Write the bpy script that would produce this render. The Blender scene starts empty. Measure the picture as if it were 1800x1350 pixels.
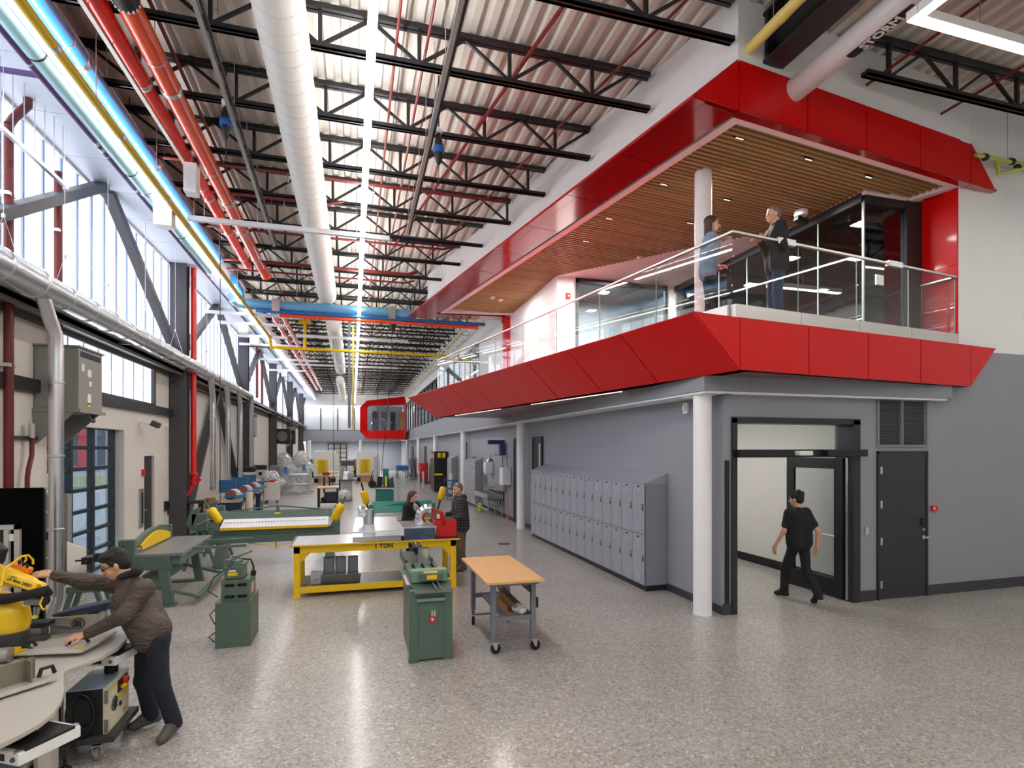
import bpy, math, random
import numpy as np
from mathutils import Vector, Matrix
random.seed(7)
SC = bpy.context.scene
COL = SC.collection
PI = math.pi
# ---------------------------------------------------------------- camera
FPX, HC, YAW = 970.0, 2.45, math.atan2(280.0, 970.0)
CC, SS = math.cos(YAW), math.sin(YAW)
cam_d = bpy.data.cameras.new('camera'); cam = bpy.data.objects.new('camera', cam_d); COL.objects.link(cam)
cam.location = (0, 0, HC); cam.rotation_euler = (PI/2, 0, -YAW)
cam_d.sensor_width = 36; cam_d.lens = FPX/1800*36; cam_d.shift_y = 114/1800; cam_d.clip_end = 500; cam_d.clip_start = .05
SC.camera = cam
# ---------------------------------------------------------------- view, world
vs = SC.view_settings
vs.view_transform = 'Standard'; vs.look = 'None'; vs.gamma = 1; vs.use_curve_mapping = False
vs.exposure = 0.95
cy = SC.cycles
cy.use_denoising = True; cy.max_bounces = 6; cy.diffuse_bounces = 4; cy.glossy_bounces = 4; cy.transmission_bounces = 6
cy.transparent_max_bounces = 16; cy.caustics_reflective = False; cy.caustics_refractive = False; cy.sample_clamp_indirect = 6
LAMP, LAMP2, PANE, SKY = 28.0, 8.0, 1.55, .65          # light-giving strengths
w = bpy.data.worlds.new('sky'); SC.world = w; w.use_nodes = True
w.node_tree.nodes['Background'].inputs[0].default_value = (.80, .88, 1.0, 1); w.node_tree.nodes['Background'].inputs[1].default_value = SKY

def proj_dir(u, v):
    r = (u-900)/FPX; t = (789-v)/FPX
    return Vector((r*CC+SS, CC-r*SS, t))
def Z(u, v, z):                         # point of the ray through a pixel on the level z
    d = proj_dir(u, v); k = (z-HC)/d.z; return Vector((d.x*k, d.y*k, z))
def F(u, v): return Z(u, v, 0)
def X(u, v, x):                         # ... on the plane x
    d = proj_dir(u, v); k = x/d.x; return Vector((x, d.y*k, HC+d.z*k))
def Y(u, v, y):
    d = proj_dir(u, v); k = y/d.y; return Vector((d.x*k, y, HC+d.z*k))
# ---------------------------------------------------------------- materials
def srgb(h):
    h = h.lstrip('#'); o = []
    for i in (0, 2, 4):
        c = int(h[i:i+2], 16)/255
        o.append(c/12.92 if c <= .04045 else ((c+.055)/1.055)**2.4)
    return (*o, 1)
MATS = {}
def mat(name, col, rough=.5, metal=0, noise=0, nscale=8, bump=0, bscale=60, coat=0, emit=0, alpha=None, spec=.5, stretch=None, bdist=.01):
    if name in MATS: return MATS[name]
    m = bpy.data.materials.new(name); m.use_nodes = True; nt = m.node_tree; b = nt.nodes['Principled BSDF']
    c = srgb(col) if isinstance(col, str) else (*col, 1)
    b.inputs['Base Color'].default_value = c; b.inputs['Roughness'].default_value = rough; b.inputs['Metallic'].default_value = metal
    b.inputs['Coat Weight'].default_value = coat; b.inputs['Coat Roughness'].default_value = .08; b.inputs['Specular IOR Level'].default_value = spec
    if emit: b.inputs['Emission Color'].default_value = c; b.inputs['Emission Strength'].default_value = emit
    if noise or bump:
        tc = nt.nodes.new('ShaderNodeTexCoord'); mp = nt.nodes.new('ShaderNodeMapping')
        nt.links.new(tc.outputs['Object'], mp.inputs[0])
        if stretch: mp.inputs['Scale'].default_value = stretch
    if noise:
        n = nt.nodes.new('ShaderNodeTexNoise'); n.inputs['Scale'].default_value = nscale; n.inputs['Detail'].default_value = 5
        nt.links.new(mp.outputs[0], n.inputs['Vector'])
        mx = nt.nodes.new('ShaderNodeMix'); mx.data_type = 'RGBA'
        mx.inputs[6].default_value = tuple(x*(1-noise) for x in c[:3])+(1,); mx.inputs[7].default_value = tuple(min(1, x*(1+noise)) for x in c[:3])+(1,)
        nt.links.new(n.outputs[0], mx.inputs[0]); nt.links.new(mx.outputs[2], b.inputs['Base Color'])
    if bump:
        n2 = nt.nodes.new('ShaderNodeTexNoise'); n2.inputs['Scale'].default_value = bscale; n2.inputs['Detail'].default_value = 3
        nt.links.new(mp.outputs[0], n2.inputs['Vector'])
        bp = nt.nodes.new('ShaderNodeBump'); bp.inputs['Strength'].default_value = bump; bp.inputs['Distance'].default_value = bdist
        nt.links.new(n2.outputs[0], bp.inputs['Height']); nt.links.new(bp.outputs[0], b.inputs['Normal'])
    MATS[name] = m; return m
def emat(name, col, strength):
    m = bpy.data.materials.new(name); m.use_nodes = True; nt = m.node_tree; nt.nodes.clear()
    e = nt.nodes.new('ShaderNodeEmission'); e.inputs[0].default_value = srgb(col); e.inputs[1].default_value = strength
    o = nt.nodes.new('ShaderNodeOutputMaterial'); nt.links.new(e.outputs[0], o.inputs[0]); MATS[name] = m; return m
def gmat(name, tint, refl=1.0, base=.04):
    m = bpy.data.materials.new(name); m.use_nodes = True; nt = m.node_tree; nt.nodes.clear()
    t = nt.nodes.new('ShaderNodeBsdfTransparent'); t.inputs[0].default_value = (*tint, 1)
    g = nt.nodes.new('ShaderNodeBsdfGlossy'); g.inputs['Roughness'].default_value = .0; g.inputs[0].default_value = (refl, refl, refl, 1)
    N = nt.nodes.new; ge = N('ShaderNodeNewGeometry'); dt = N('ShaderNodeVectorMath'); dt.operation = 'DOT_PRODUCT'
    nt.links.new(ge.outputs['Normal'], dt.inputs[0]); nt.links.new(ge.outputs['Incoming'], dt.inputs[1])
    def mth(op, a, b):
        n = N('ShaderNodeMath'); n.operation = op
        for i, q in enumerate((a, b)):
            if q is None: continue
            if isinstance(q, (int, float)): n.inputs[i].default_value = q
            else: nt.links.new(q, n.inputs[i])
        return n.outputs[0]
    f = mth('ADD', mth('MULTIPLY', mth('POWER', mth('SUBTRACT', 1.0, mth('ABSOLUTE', dt.outputs['Value'], None)), 5.0), .96), base)
    mx = N('ShaderNodeMixShader'); o = N('ShaderNodeOutputMaterial')
    nt.links.new(f, mx.inputs[0]); nt.links.new(t.outputs[0], mx.inputs[1]); nt.links.new(g.outputs[0], mx.inputs[2]); nt.links.new(mx.outputs[0], o.inputs[0])
    MATS[name] = m; return m
def floor_mat():
    m = bpy.data.materials.new('polished_terrazzo'); m.use_nodes = True; nt = m.node_tree; b = nt.nodes['Principled BSDF']
    N = nt.nodes.new; L = nt.links.new
    tc = N('ShaderNodeTexCoord')
    def vor(scale):
        v = N('ShaderNodeTexVoronoi'); v.inputs['Scale'].default_value = scale; L(tc.outputs['Object'], v.inputs['Vector'])
        s = N('ShaderNodeSeparateColor'); L(v.outputs['Color'], s.inputs[0]); return s.outputs[0], v.outputs['Distance']
    def ramp(src, pts):
        r = N('ShaderNodeValToRGB'); e = r.color_ramp.elements
        while len(e) < len(pts): e.new(.5)
        for i, (p, c) in enumerate(pts): e[i].position = p; e[i].color = srgb(c)
        L(src, r.inputs[0]); return r.outputs[0]
    a, _ = vor(48); b2, _ = vor(110)
    ca = ramp(a, [(0, '#77726c'), (.25, '#a19c95'), (.55, '#b3aea7'), (.80, '#bfbab3'), (.93, '#cac5be'), (1, '#f2eee8')])
    cb = ramp(b2, [(0, '#7a756f'), (.3, '#a29d96'), (.7, '#b6b1aa'), (1, '#d2cdc6')])
    n = N('ShaderNodeTexNoise'); n.inputs['Scale'].default_value = .7; n.inputs['Detail'].default_value = 3; L(tc.outputs['Object'], n.inputs['Vector'])
    m1 = N('ShaderNodeMix'); m1.data_type = 'RGBA'; m1.inputs[0].default_value = .5; L(ca, m1.inputs[6]); L(cb, m1.inputs[7]); m1.inputs[0].default_value = .42
    m2 = N('ShaderNodeMix'); m2.data_type = 'RGBA'; m2.blend_type = 'MULTIPLY'; m2.inputs[0].default_value = .35
    r2 = ramp(n.outputs[0], [(.3, '#cfcbc6'), (.7, '#ffffff')]); L(m1.outputs[2], m2.inputs[6]); L(r2, m2.inputs[7])
    # saw-cut control joints every 4.6 m
    sx = N('ShaderNodeSeparateXYZ'); L(tc.outputs['Object'], sx.inputs[0])
    def joint(out, off, per):
        p = N('ShaderNodeMath'); p.operation = 'ADD'; L(out, p.inputs[0]); p.inputs[1].default_value = off
        q = N('ShaderNodeMath'); q.operation = 'PINGPONG'; L(p.outputs[0], q.inputs[0]); q.inputs[1].default_value = per/2
        g = N('ShaderNodeMath'); g.operation = 'LESS_THAN'; L(q.outputs[0], g.inputs[0]); g.inputs[1].default_value = .0022; return g.outputs[0]
    mx = N('ShaderNodeMath'); mx.operation = 'MAXIMUM'; L(joint(sx.outputs[0], 1.97, 4.6), mx.inputs[0]); L(joint(sx.outputs[1], .5, 4.6), mx.inputs[1])
    m3 = N('ShaderNodeMix'); m3.data_type = 'RGBA'; L(mx.outputs[0], m3.inputs[0]); L(m2.outputs[2], m3.inputs[6]); m3.inputs[7].default_value = srgb('#86807a')
    L(m3.outputs[2], b.inputs['Base Color'])
    b.inputs['Roughness'].default_value = .42; b.inputs['Coat Weight'].default_value = .55; b.inputs['Coat Roughness'].default_value = .16; b.inputs['Coat IOR'].default_value = 1.45
    MATS['floor'] = m; return m
def wood_mat(name, dark, light, sc=(1, 14, 14), rough=.5):
    m = bpy.data.materials.new(name); m.use_nodes = True; nt = m.node_tree; b = nt.nodes['Principled BSDF']
    tc = nt.nodes.new('ShaderNodeTexCoord'); mp = nt.nodes.new('ShaderNodeMapping'); mp.inputs['Scale'].default_value = sc
    n = nt.nodes.new('ShaderNodeTexNoise'); n.inputs['Scale'].default_value = 2; n.inputs['Detail'].default_value = 6
    mx = nt.nodes.new('ShaderNodeMix'); mx.data_type = 'RGBA'; mx.inputs[6].default_value = srgb(dark); mx.inputs[7].default_value = srgb(light)
    oi = nt.nodes.new('ShaderNodeObjectInfo'); ad = nt.nodes.new('ShaderNodeMath'); ad.operation = 'MULTIPLY_ADD'; ad.inputs[1].default_value = .35
    nt.links.new(oi.outputs['Random'], ad.inputs[0]); nt.links.new(n.outputs[0], ad.inputs[2])
    su = nt.nodes.new('ShaderNodeMath'); su.operation = 'SUBTRACT'; su.inputs[1].default_value = .17; nt.links.new(ad.outputs[0], su.inputs[0])
    nt.links.new(tc.outputs['Object'], mp.inputs[0]); nt.links.new(mp.outputs[0], n.inputs['Vector']); nt.links.new(su.outputs[0], mx.inputs[0]); nt.links.new(mx.outputs[2], b.inputs['Base Color'])
    b.inputs['Roughness'].default_value = rough; MATS[name] = m; return m
floor_mat()
BLACK = mat('black_steel', '#232226', .45, noise=.15, nscale=3)
COLM = mat('column_steel', '#47454a', .5, noise=.08, nscale=2)
DECK = mat('deck_paint', '#dcd7cf', .6, noise=.04, nscale=4)
WHITE = mat('white_paint', '#f3f3f4', .6, noise=.02, nscale=2)
CREAM = mat('cream_wall', '#ddd8d0', .65, noise=.03, nscale=1.5)
GREY = mat('grey_wall', '#94979f', .6, noise=.03, nscale=1.5)
GREYD = mat('grey_band', '#8d9098', .6)
REDP = mat('red_panel', '#d4080c', .34, noise=.03, nscale=1.2, coat=.10, spec=.22)
REDD = mat('red_joint', '#3a0506', .6)
SLAT = wood_mat('slat_wood', '#86734a', '#c6ad74')
BROWN = mat('slat_backing', '#0d0a07', .9)
GALV = mat('galvanised', '#d2d5d8', .30, 1, noise=.05, nscale=6)
ALU = mat('aluminium', '#cfd0d2', .35, 1, noise=.06, nscale=12)
STEEL = mat('bare_steel', '#a9a8a6', .35, 1, noise=.15, nscale=9)
DSTEEL = mat('dark_plate', '#6d6a67', .4, 1, noise=.3, nscale=5)
ORANGE = mat('orange_pipe', '#f2501e', .25, coat=.6)
REDPIPE = mat('red_pipe', '#e8261a', .3, coat=.4)
MAROON = mat('maroon_pipe', '#6e2322', .45, noise=.08)
SPRINK = mat('sprinkler_red', '#76211d', .4)
BLUE = mat('blue_pipe', '#3f95dc', .3, coat=.5)
LBLUE = mat('pale_blue_pipe', '#a5d3e8', .25, coat=.5)
PURPLE = mat('purple_pipe', '#5b3a78', .35)
YELLOW = mat('yellow_paint', '#f3c80c', .4, noise=.05, nscale=6)
GOLD = mat('gas_yellow', '#d9b61e', .4)
PYEL = mat('pale_yellow_pipe', '#ead27a', .45)
GREEN = mat('machine_green', '#566b60', .42, noise=.06, nscale=5)
TEAL = mat('machine_teal', '#1e7f74', .42, noise=.06, nscale=5)
NBLK = mat('black_plastic', '#161617', .5)
RUB = mat('rubber', '#1b1b1c', .75)
XFMR = mat('transformer_grey', '#8f8f8a', .5)
LOCK = mat('locker_grey', '#9a9ca6', .45, noise=.02, nscale=3)
LOCKS = mat('locker_side', '#8a8c95', .45)
BASEB = mat('baseboard', '#3c3c42', .6)
DOORB = mat('door_black', '#2f2f33', .5)
FRAME = mat('frame_black', '#26262a', .45)
RED = mat('bright_red', '#d81e1e', .4)
WPL = mat('white_plastic', '#efefef', .4)
CARD = mat('cardboard', '#b98d5e', .8, noise=.08)
PLY = wood_mat('particle_board', '#d3a068', '#e3b884', (6, 6, 6), .55)
MAPLE = wood_mat('maple_top', '#d8b78c', '#e8cda6', (2, 10, 10), .5)
GLASS = gmat('clear_glass', (.955, .98, .97), base=.03)
DGLASS = gmat('dark_glass', (.70, .74, .76), base=.06)
WGLASS = gmat('window_glass', (.90, .96, .98), base=.03)
LAMPM = emat('lamp_white', '#fffdfa', LAMP)
LAMPM3 = emat('lamp_wall_side', '#fffdfa', LAMP*.4)
LAMPM2 = emat('lamp_soft', '#fff6e6', LAMP2)
PANEM = emat('daylit_polycarbonate', '#eef3ff', PANE)

# ---------------------------------------------------------------- mesh helpers
class MB:
    def __init__(s): s.v = []; s.f = []
    def add(s, vs, fs):
        o = len(s.v); s.v += [tuple(p) for p in vs]; s.f += [tuple(i+o for i in f) for f in fs]; return s
    def box(s, c, d, rz=0, tilt=None):
        x, y, z = (k/2 for k in d)
        P = [Vector((a*x, b*y, e*z)) for e in (-1, 1) for a, b in ((-1, -1), (1, -1), (1, 1), (-1, 1))]
        R = Matrix.Rotation(rz, 3, 'Z') if tilt is None else tilt
        P = [R @ p + Vector(c) for p in P]
        return s.add(P, [(3, 2, 1, 0), (4, 5, 6, 7), (0, 1, 5, 4), (1, 2, 6, 5), (2, 3, 7, 6), (3, 0, 4, 7)])
    def bx(s, x0, x1, y0, y1, z0, z1): return s.box(((x0+x1)/2, (y0+y1)/2, (z0+z1)/2), (abs(x1-x0), abs(y1-y0), abs(z1-z0)))
    def bar(s, p, q, w, h=None, up=(0, 0, 1)):
        p, q = Vector(p), Vector(q); h = h or w; d = (q-p)
        if d.length < 1e-6: return s
        d.normalize(); u = Vector(up)
        if abs(d.dot(u)) > .98: u = Vector((0, 1, 0))
        a = d.cross(u).normalized(); b = a.cross(d)
        P = [c + a*(i*w/2) + b*(j*h/2) for c in (p, q) for i, j in ((-1, -1), (1, -1), (1, 1), (-1, 1))]
        return s.add(P, [(3, 2, 1, 0), (4, 5, 6, 7), (0, 1, 5, 4), (1, 2, 6, 5), (2, 3, 7, 6), (3, 0, 4, 7)])
    def tube(s, pts, r, n=12, caps=True):
        pts = [Vector(p) for p in pts]; m = len(pts); rs = r if isinstance(r, (list, tuple)) else [r]*m
        t0 = (pts[1]-pts[0]).normalized(); a = t0.cross(Vector((0, 0, 1)))
        if a.length < .05: a = t0.cross(Vector((0, 1, 0)))
        a.normalize(); vs = []; fs = []
        for i, p in enumerate(pts):
            if i == 0: t = pts[1]-p
            elif i == m-1: t = p-pts[i-1]
            else: t = (pts[i+1]-p).normalized()+(p-pts[i-1]).normalized()
            t = t.normalized() if t.length > 1e-9 else t0
            a = (a - t*a.dot(t)).normalized(); b = t.cross(a)
            for k in range(n):
                g = 2*PI*k/n; vs.append(p + a*(math.cos(g)*rs[i]) + b*(math.sin(g)*rs[i]))
        for i in range(m-1):
            for k in range(n):
                k2 = (k+1) % n; fs.append((i*n+k, i*n+k2, (i+1)*n+k2, (i+1)*n+k))
        if caps: fs.append(tuple(range(n-1, -1, -1))); fs.append(tuple((m-1)*n+k for k in range(n)))
        return s.add(vs, fs)
    def lathe(s, c, prof, n=16, axis='Z'):          # prof: (radius, height)
        vs = []; fs = []
        for r, h in prof:
            for k in range(n):
                g = 2*PI*k/n; x, y = r*math.cos(g), r*math.sin(g)
                p = (x, y, h) if axis == 'Z' else ((h, x, y) if axis == 'X' else (y, h, x))
                vs.append(Vector(p)+Vector(c))
        for i in range(len(prof)-1):
            for k in range(n):
                k2 = (k+1) % n; fs.append((i*n+k, i*n+k2, (i+1)*n+k2, (i+1)*n+k))
        fs.append(tuple(range(n-1, -1, -1))); fs.append(tuple((len(prof)-1)*n+k for k in range(n)))
        return s.add(vs, fs)
    def prism(s, poly, vec):                       # poly of 3D points extruded by vec
        vec = Vector(vec); n = len(poly); P = [Vector(p) for p in poly]; Q = [p+vec for p in P]
        return s.add(P+Q, [tuple(range(n-1, -1, -1)), tuple(range(n, 2*n))]+[(i, (i+1) % n, n+(i+1) % n, n+i) for i in range(n)])
    def hex(s, P): return s.add(P, [(3, 2, 1, 0), (4, 5, 6, 7), (0, 1, 5, 4), (1, 2, 6, 5), (2, 3, 7, 6), (3, 0, 4, 7)])
    def ell(s, c, r, n=14, m=9, R=None):
        vs = []; fs = []
        for j in range(m+1):
            th = PI*j/m
            for k in range(n):
                g = 2*PI*k/n; p = Vector((r[0]*math.sin(th)*math.cos(g), r[1]*math.sin(th)*math.sin(g), r[2]*math.cos(th)))
                if R is not None: p = R @ p
                vs.append(p+Vector(c))
        for j in range(m):
            for k in range(n):
                k2 = (k+1) % n; fs.append((j*n+k, (j+1)*n+k, (j+1)*n+k2, j*n+k2))
        return s.add(vs, fs)
    def quad(s, *P): return s.add(P, [tuple(range(len(P)))])
    def build(s, name, m, parent=None, bevel=0, smooth=False, local=False):
        return obj(name, mesh(name, s.v, s.f, m, smooth, None if (parent is None or local) else W.get(parent.name)), parent, bevel)
W = {}
def mesh(name, v, f, m, smooth=False, Wm=None):
    me = bpy.data.meshes.new(name)
    if Wm is not None:
        iv = Wm.inverted(); v = [tuple(iv @ Vector(p)) for p in v]
    me.from_pydata(v, [], f); me.materials.append(m)
    bm_fix(me)
    if smooth:
        me.polygons.foreach_set('use_smooth', [True]*len(me.polygons))
        try: me.set_sharp_from_angle(angle=math.radians(40))
        except Exception: pass
    me.update(); return me
import bmesh
def bm_fix(me):
    b = bmesh.new(); b.from_mesh(me); bmesh.ops.recalc_face_normals(b, faces=b.faces); b.to_mesh(me); b.free()
def obj(name, me, parent=None, bevel=0):
    o = bpy.data.objects.new(name, me); COL.objects.link(o)
    if parent is not None:
        o.parent = parent; W[o.name] = W.get(parent.name, Matrix.Identity(4))
    else: W[o.name] = Matrix.Identity(4)
    if bevel:
        md = o.modifiers.new('edge', 'BEVEL'); md.width = bevel; md.segments = 2; md.limit_method = 'ANGLE'; md.angle_limit = math.radians(35)
    return o
def tag(o, label=None, cat=None, group=None, kind=None):
    if label: o['label'] = label
    if cat: o['category'] = cat
    if group: o['group'] = group
    if kind: o['kind'] = kind
    return o
def thing(name, label, cat, loc=(0, 0, 0), rz=0, group=None):
    o = bpy.data.objects.new(name, None); COL.objects.link(o); o.location = loc; o.rotation_euler = (0, 0, rz); o.empty_display_size = .1
    W[o.name] = Matrix.Translation(Vector(loc)) @ Matrix.Rotation(rz, 4, 'Z')
    return tag(o, label, cat, group)
KIDS = {}
def copy_tree(o, parent=None):
    c = o.copy(); COL.objects.link(c); c.parent = parent
    for ch in o.children: copy_tree(ch, c)
    return c
def dup(o, loc, rz=None, label=None, group=None):
    bpy.context.view_layer.update()
    c = copy_tree(o); c.location = loc
    if rz is not None: c.rotation_euler = (0, 0, rz)
    if label: c['label'] = label
    if group: c['group'] = group
    return c
def struct(name, mb, m, label=None, parent=None, bevel=0, smooth=False):
    o = mb.build(name, m, parent, bevel, smooth); o['kind'] = 'structure'
    if label: o['label'] = label
    return o
def inst(src_mesh, name, parent, loc, rot=(0, 0, 0), scale=None):     # a piece that shares mesh data; loc in the parent's own frame
    o = bpy.data.objects.new(name, src_mesh); COL.objects.link(o); o.parent = parent; o.location = loc; o.rotation_euler = rot
    if scale: o.scale = scale
    W[o.name] = W.get(parent.name, Matrix.Identity(4)) if parent else Matrix.Identity(4); return o
def lerp(a, b, t): return Vector(a)*(1-t)+Vector(b)*t
def slab_panel(poly, th, gap):                     # a sheet panel shrunk at its joints and given thickness inwards
    P = [Vector(p) for p in poly]; c = sum(P, Vector())/len(P)
    nrm = (P[1]-P[0]).cross(P[2]-P[0]).normalized()
    Q = [p + (c-p).normalized()*gap for p in P]
    return MB().prism(Q, -nrm*th)
def text(name, body, size, m, parent, loc, rot, ext=.001, align='CENTER'):
    cu = bpy.data.curves.new(name, 'FONT'); cu.body = body; cu.size = size; cu.extrude = ext; cu.align_x = align; cu.align_y = 'CENTER'; cu.resolution_u = 2; cu.offset = size*.03
    cu.materials.append(m); t_ = bpy.data.objects.new(name, cu); COL.objects.link(t_); bpy.context.view_layer.update(); me = bpy.data.meshes.new_from_object(t_.evaluated_get(bpy.context.evaluated_depsgraph_get())); bpy.data.objects.remove(t_)
    if not me.materials: me.materials.append(m)
    o = bpy.data.objects.new(name, me); COL.objects.link(o); o.parent = parent; o.location = loc; o.rotation_euler = rot; return o
# ================================================================ SHELL
XL, XR, YD, ZDECK = -4.77, 5.25, 6.95, 8.43
YEND = 58.5
st = struct('floor', MB().bx(-4.8, 16, -7, 66, -.3, 0), MATS['floor'], 'polished grey terrazzo floor of the workshop')
# corrugated deck, flutes along the hall
def deck():
    v = []; f = []; x = -4.9; prof = []
    while x < 16.2:
        prof += [(x, 0), (x+.10, 0), (x+.13, .075), (x+.22, .075)]; x += .25
    for (px, pz) in prof: v += [(px, -7, ZDECK+pz), (px, YEND+7, ZDECK+pz)]
    n = len(prof)
    for i in range(n-1): f.append((2*i, 2*i+1, 2*i+3, 2*i+2))
    m = MB(); m.add(v, f); return m
struct('ceiling', deck(), DECK, 'white corrugated steel roof deck')
struct('ceiling_roof', MB().bx(-5, 16.3, -7.2, YEND+7.2, ZDECK+.1, ZDECK+.3), DECK, 'solid roof above the corrugated deck')
struct('wall_back', MB().bx(-4.9, 16.2, -7.2, -7, 0, ZDECK), WHITE, 'white wall behind the camera')
struct('wall_right', MB().bx(16, 16.2, -7, YD, 0, ZDECK), WHITE, 'white wall at the far side of the front hall')
# left wall: cream lower part with openings
DY0, DY1, DZ = 10.7, 13.86, 2.86       # glazed garage door
EY0, EY1, EZ = 15.05, 15.75, 2.28      # exit door
wl = MB()
for y0, y1, z0, z1 in ((-7, DY0, 0, 3.3), (DY0, DY1, DZ, 3.3), (DY1, EY0, 0, 3.3), (EY0, EY1, EZ, 3.3), (EY1, YEND, 0, 3.3), (-7, 10.9, 3.3, 4.75), (15.8, YEND, 3.3, 4.75), (10.9, 15.8, 4.5, 4.75), (10.9, 15.8, 3.3, 3.55), (-7, YEND, 7.45, ZDECK)):
    wl.bx(XL-.35, XL, y0, y1, z0, z1)
struct('wall_left', wl, CREAM, 'cream workshop wall under the clerestory')
struct('trim_1', MB().bx(XL, XL+.10, 8.0, 16.9, 3.32, 3.52), BLACK, 'dark steel girt along the cream wall', bevel=.005)
struct('trim_2', MB().bx(XL, XL+.34, 4, YEND, 4.50, 4.58).bx(XL+.28, XL+.34, 4, YEND, 4.44, 4.74).bx(XL, XL+.05, 4, YEND, 4.4, 4.78), mat('ledge_steel', '#6a6663', .5), 'dark steel ledge beam below the clerestory')
struct('trim_3', MB().bx(XL, XL+.06, 17, YEND, 4.28, 4.34), MAROON, 'thin maroon conduit below the ledge')
bl = MB()
for y0, y1 in ((-7, DY0), (DY1, EY0), (EY1, YEND)): bl.bx(XL, XL+.015, y0, y1, 0, .12)
struct('baseboard_left', bl, BASEB, 'dark vinyl baseboard of the cream wall')
# clerestory: one window per bay, panes of ribbed polycarbonate
bays = [(-1.35+9.2*k, -1.35+9.2*(k+1)) for k in range(7)]
pane_h = (4.76, 7.46)
pm = MB().bx(-.02, .02, -.285, .285, pane_h[0], pane_h[1]); pane_me = mesh('pane', pm.v, pm.f, PANEM)
mul = MB().bx(-.015, .05, -.024, .024, pane_h[0], pane_h[1]); mul_me = mesh('mullion', mul.v, mul.f, mat('mullion_alu', '#9fb0cf', .5))
for i, (y0, y1) in enumerate(bays):
    wn = thing('window_%d' % (i+1), 'translucent clerestory glazing bay %s on the cream wall' % ['nearest the robot', 'above the garage door', 'one', 'two', 'three', 'four', 'five'][i], None, (XL-.1, y0, 0)); wn['kind'] = 'structure'
    n = 16; st_ = (min(y1, YEND)-y0)/n
    for k in range(n):
        inst(pane_me, 'pane', wn, (0, (k+.5)*st_, 0), scale=(1, st_*.97/.57, 1)); inst(mul_me, 'mullion', wn, (.0, k*st_, 0))
# lower translucent strip above the garage door
wn = thing('window_8', 'translucent strip window above the glazed garage door', None, (XL-.08, 10.9, 0)); wn['kind'] = 'structure'
for k in range(8):
    inst(pane_me, 'pane', wn, (0, .3+k*.61, -.78+1.4), scale=(1, 1, .34)) if 0 else None
p2 = MB().bx(-.02, .02, -.29, .29, 3.57, 4.49); p2m = mesh('pane', p2.v, p2.f, PANEM)
m2 = MB().bx(-.015, .03, -.022, .022, 3.57, 4.49); m2m = mesh('mullion', m2.v, m2.f, MATS['mullion_alu'])
for k in range(8):
    inst(p2m, 'pane', wn, (0, .3+k*.61, 0)); inst(m2m, 'mullion', wn, (0, (k+1)*.61-.005, 0))
MB().bx(XL-.10, XL+.02, 15.70, 15.80, 3.52, 4.5).bx(XL-.10, XL+.02, 10.9, 15.8, 3.5, 3.57).build('window_frame', FRAME, wn)
# glazed garage door with muntins and panes
gd = thing('door_1', 'black glazed overhead garage door looking out to the yard', None, (XL-.22, DY0, 0)); gd['kind'] = 'structure'
ys = [DY0+.02, DY0+.30, 11.93, 12.83, 13.80]; zs = [.04+.405*k for k in range(8)]
g = MB()
for y in ys: g.bx(XL-.27, XL-.17, y-.055, y+.055, 0, DZ)
for z in zs: g.bx(XL-.26, XL-.18, DY0, DY1, z-.035, z+.035)
g.build('muntin_grid', mat('muntin_blue_black', '#1d2a33', .4), gd)
for a in range(4):
    for b in range(7):
        MB().bx(XL-.225, XL-.215, ys[a]+.05, ys[a+1]-.05, zs[b]+.03, zs[b+1]-.03).build('pane', WGLASS, gd)
ex = thing('door_2', 'dark exit door set deep in the cream wall', None, (XL-.28, EY0, 0)); ex['kind'] = 'structure'
MB().bx(XL-.12, XL-.06, EY0, EY1, 0, EZ).build('door_leaf', DOORB, ex); MB().bx(XL-.06, XL-.01, EY0+.10, EY0+.2, .95, 1.0).build('handle', ALU, ex)
# yard outside the garage door
struct('ground_outside', MB().bx(-60, XL-.36, -5, 90, -.35, -.05), mat('yard_paving', '#aab0b8', .8, noise=.12, nscale=.8), 'pale paved yard outside the garage door')
tag(MB().bx(-60, -8, 40, 56, -.05, .10).build('grass', mat('winter_grass', '#9a9c78', .9, noise=.5, nscale=2)), 'strip of dull winter grass in the yard', 'grass', kind='stuff')
bo = thing('neighbour_building', 'red and grey panelled building across the yard', 'building', (-32, 75, 0)); OUTR = mat('outdoor_red', '#d23a40', .6); OUTG = mat('outdoor_grey', '#8fa0b2', .6)
for k in range(16): MB().bx(-47+1.6*k, -45.45+1.6*k, 74.8, 75, -.05, 8).build('panel', OUTR if k < 11 else OUTG, bo)
for k in range(7): MB().bx(-40+2.9*k, -39.1+2.9*k, 74.7, 74.8, .6, 6).build('window', mat('outdoor_dark', '#3c4a5a', .3), bo)
MB().bx(-50, -20, 75, 80, -.05, 8.4).build('wall', MATS['outdoor_dark'], bo)
# columns and chevron braces of the left wall
ordn = ['nearest', 'second', 'third', 'fourth', 'fifth']
for k in range(5):
    y = 17.05+9.2*k
    c = thing('steel_column', 'dark steel wall column, %s from the garage door' % ['first', 'second', 'third', 'fourth', 'fifth'][k], 'column', (-4.55, y, 0), group='dark columns of the window wall')
    MB().bx(-4.75, -4.35, y-.17, y-.145, 0, 7.5).bx(-4.75, -4.35, y+.145, y+.17, 0, 7.5).build('flange', COLM, c)
    MB().bx(-4.60, -4.54, y-.145, y+.145, 0, 7.5).build('web', COLM, c)
    MB().bx(-4.78, -4.32, y-.22, y+.22, 0, .03).build('base_plate', COLM, c)
def brace(lab, p, q, wd=.2):
    b = MB().bar(p, q, .16, wd, up=(1, 0, 0)); return tag(b.build('diagonal_brace', COLM, None, .006), lab, 'brace', 'chevron braces of the window wall')
nm = ['over the garage door', 'above the vertical duct drops', 'beyond the second column', 'beyond the third column', 'beyond the fourth column', 'at the far end of the wall']
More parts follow.
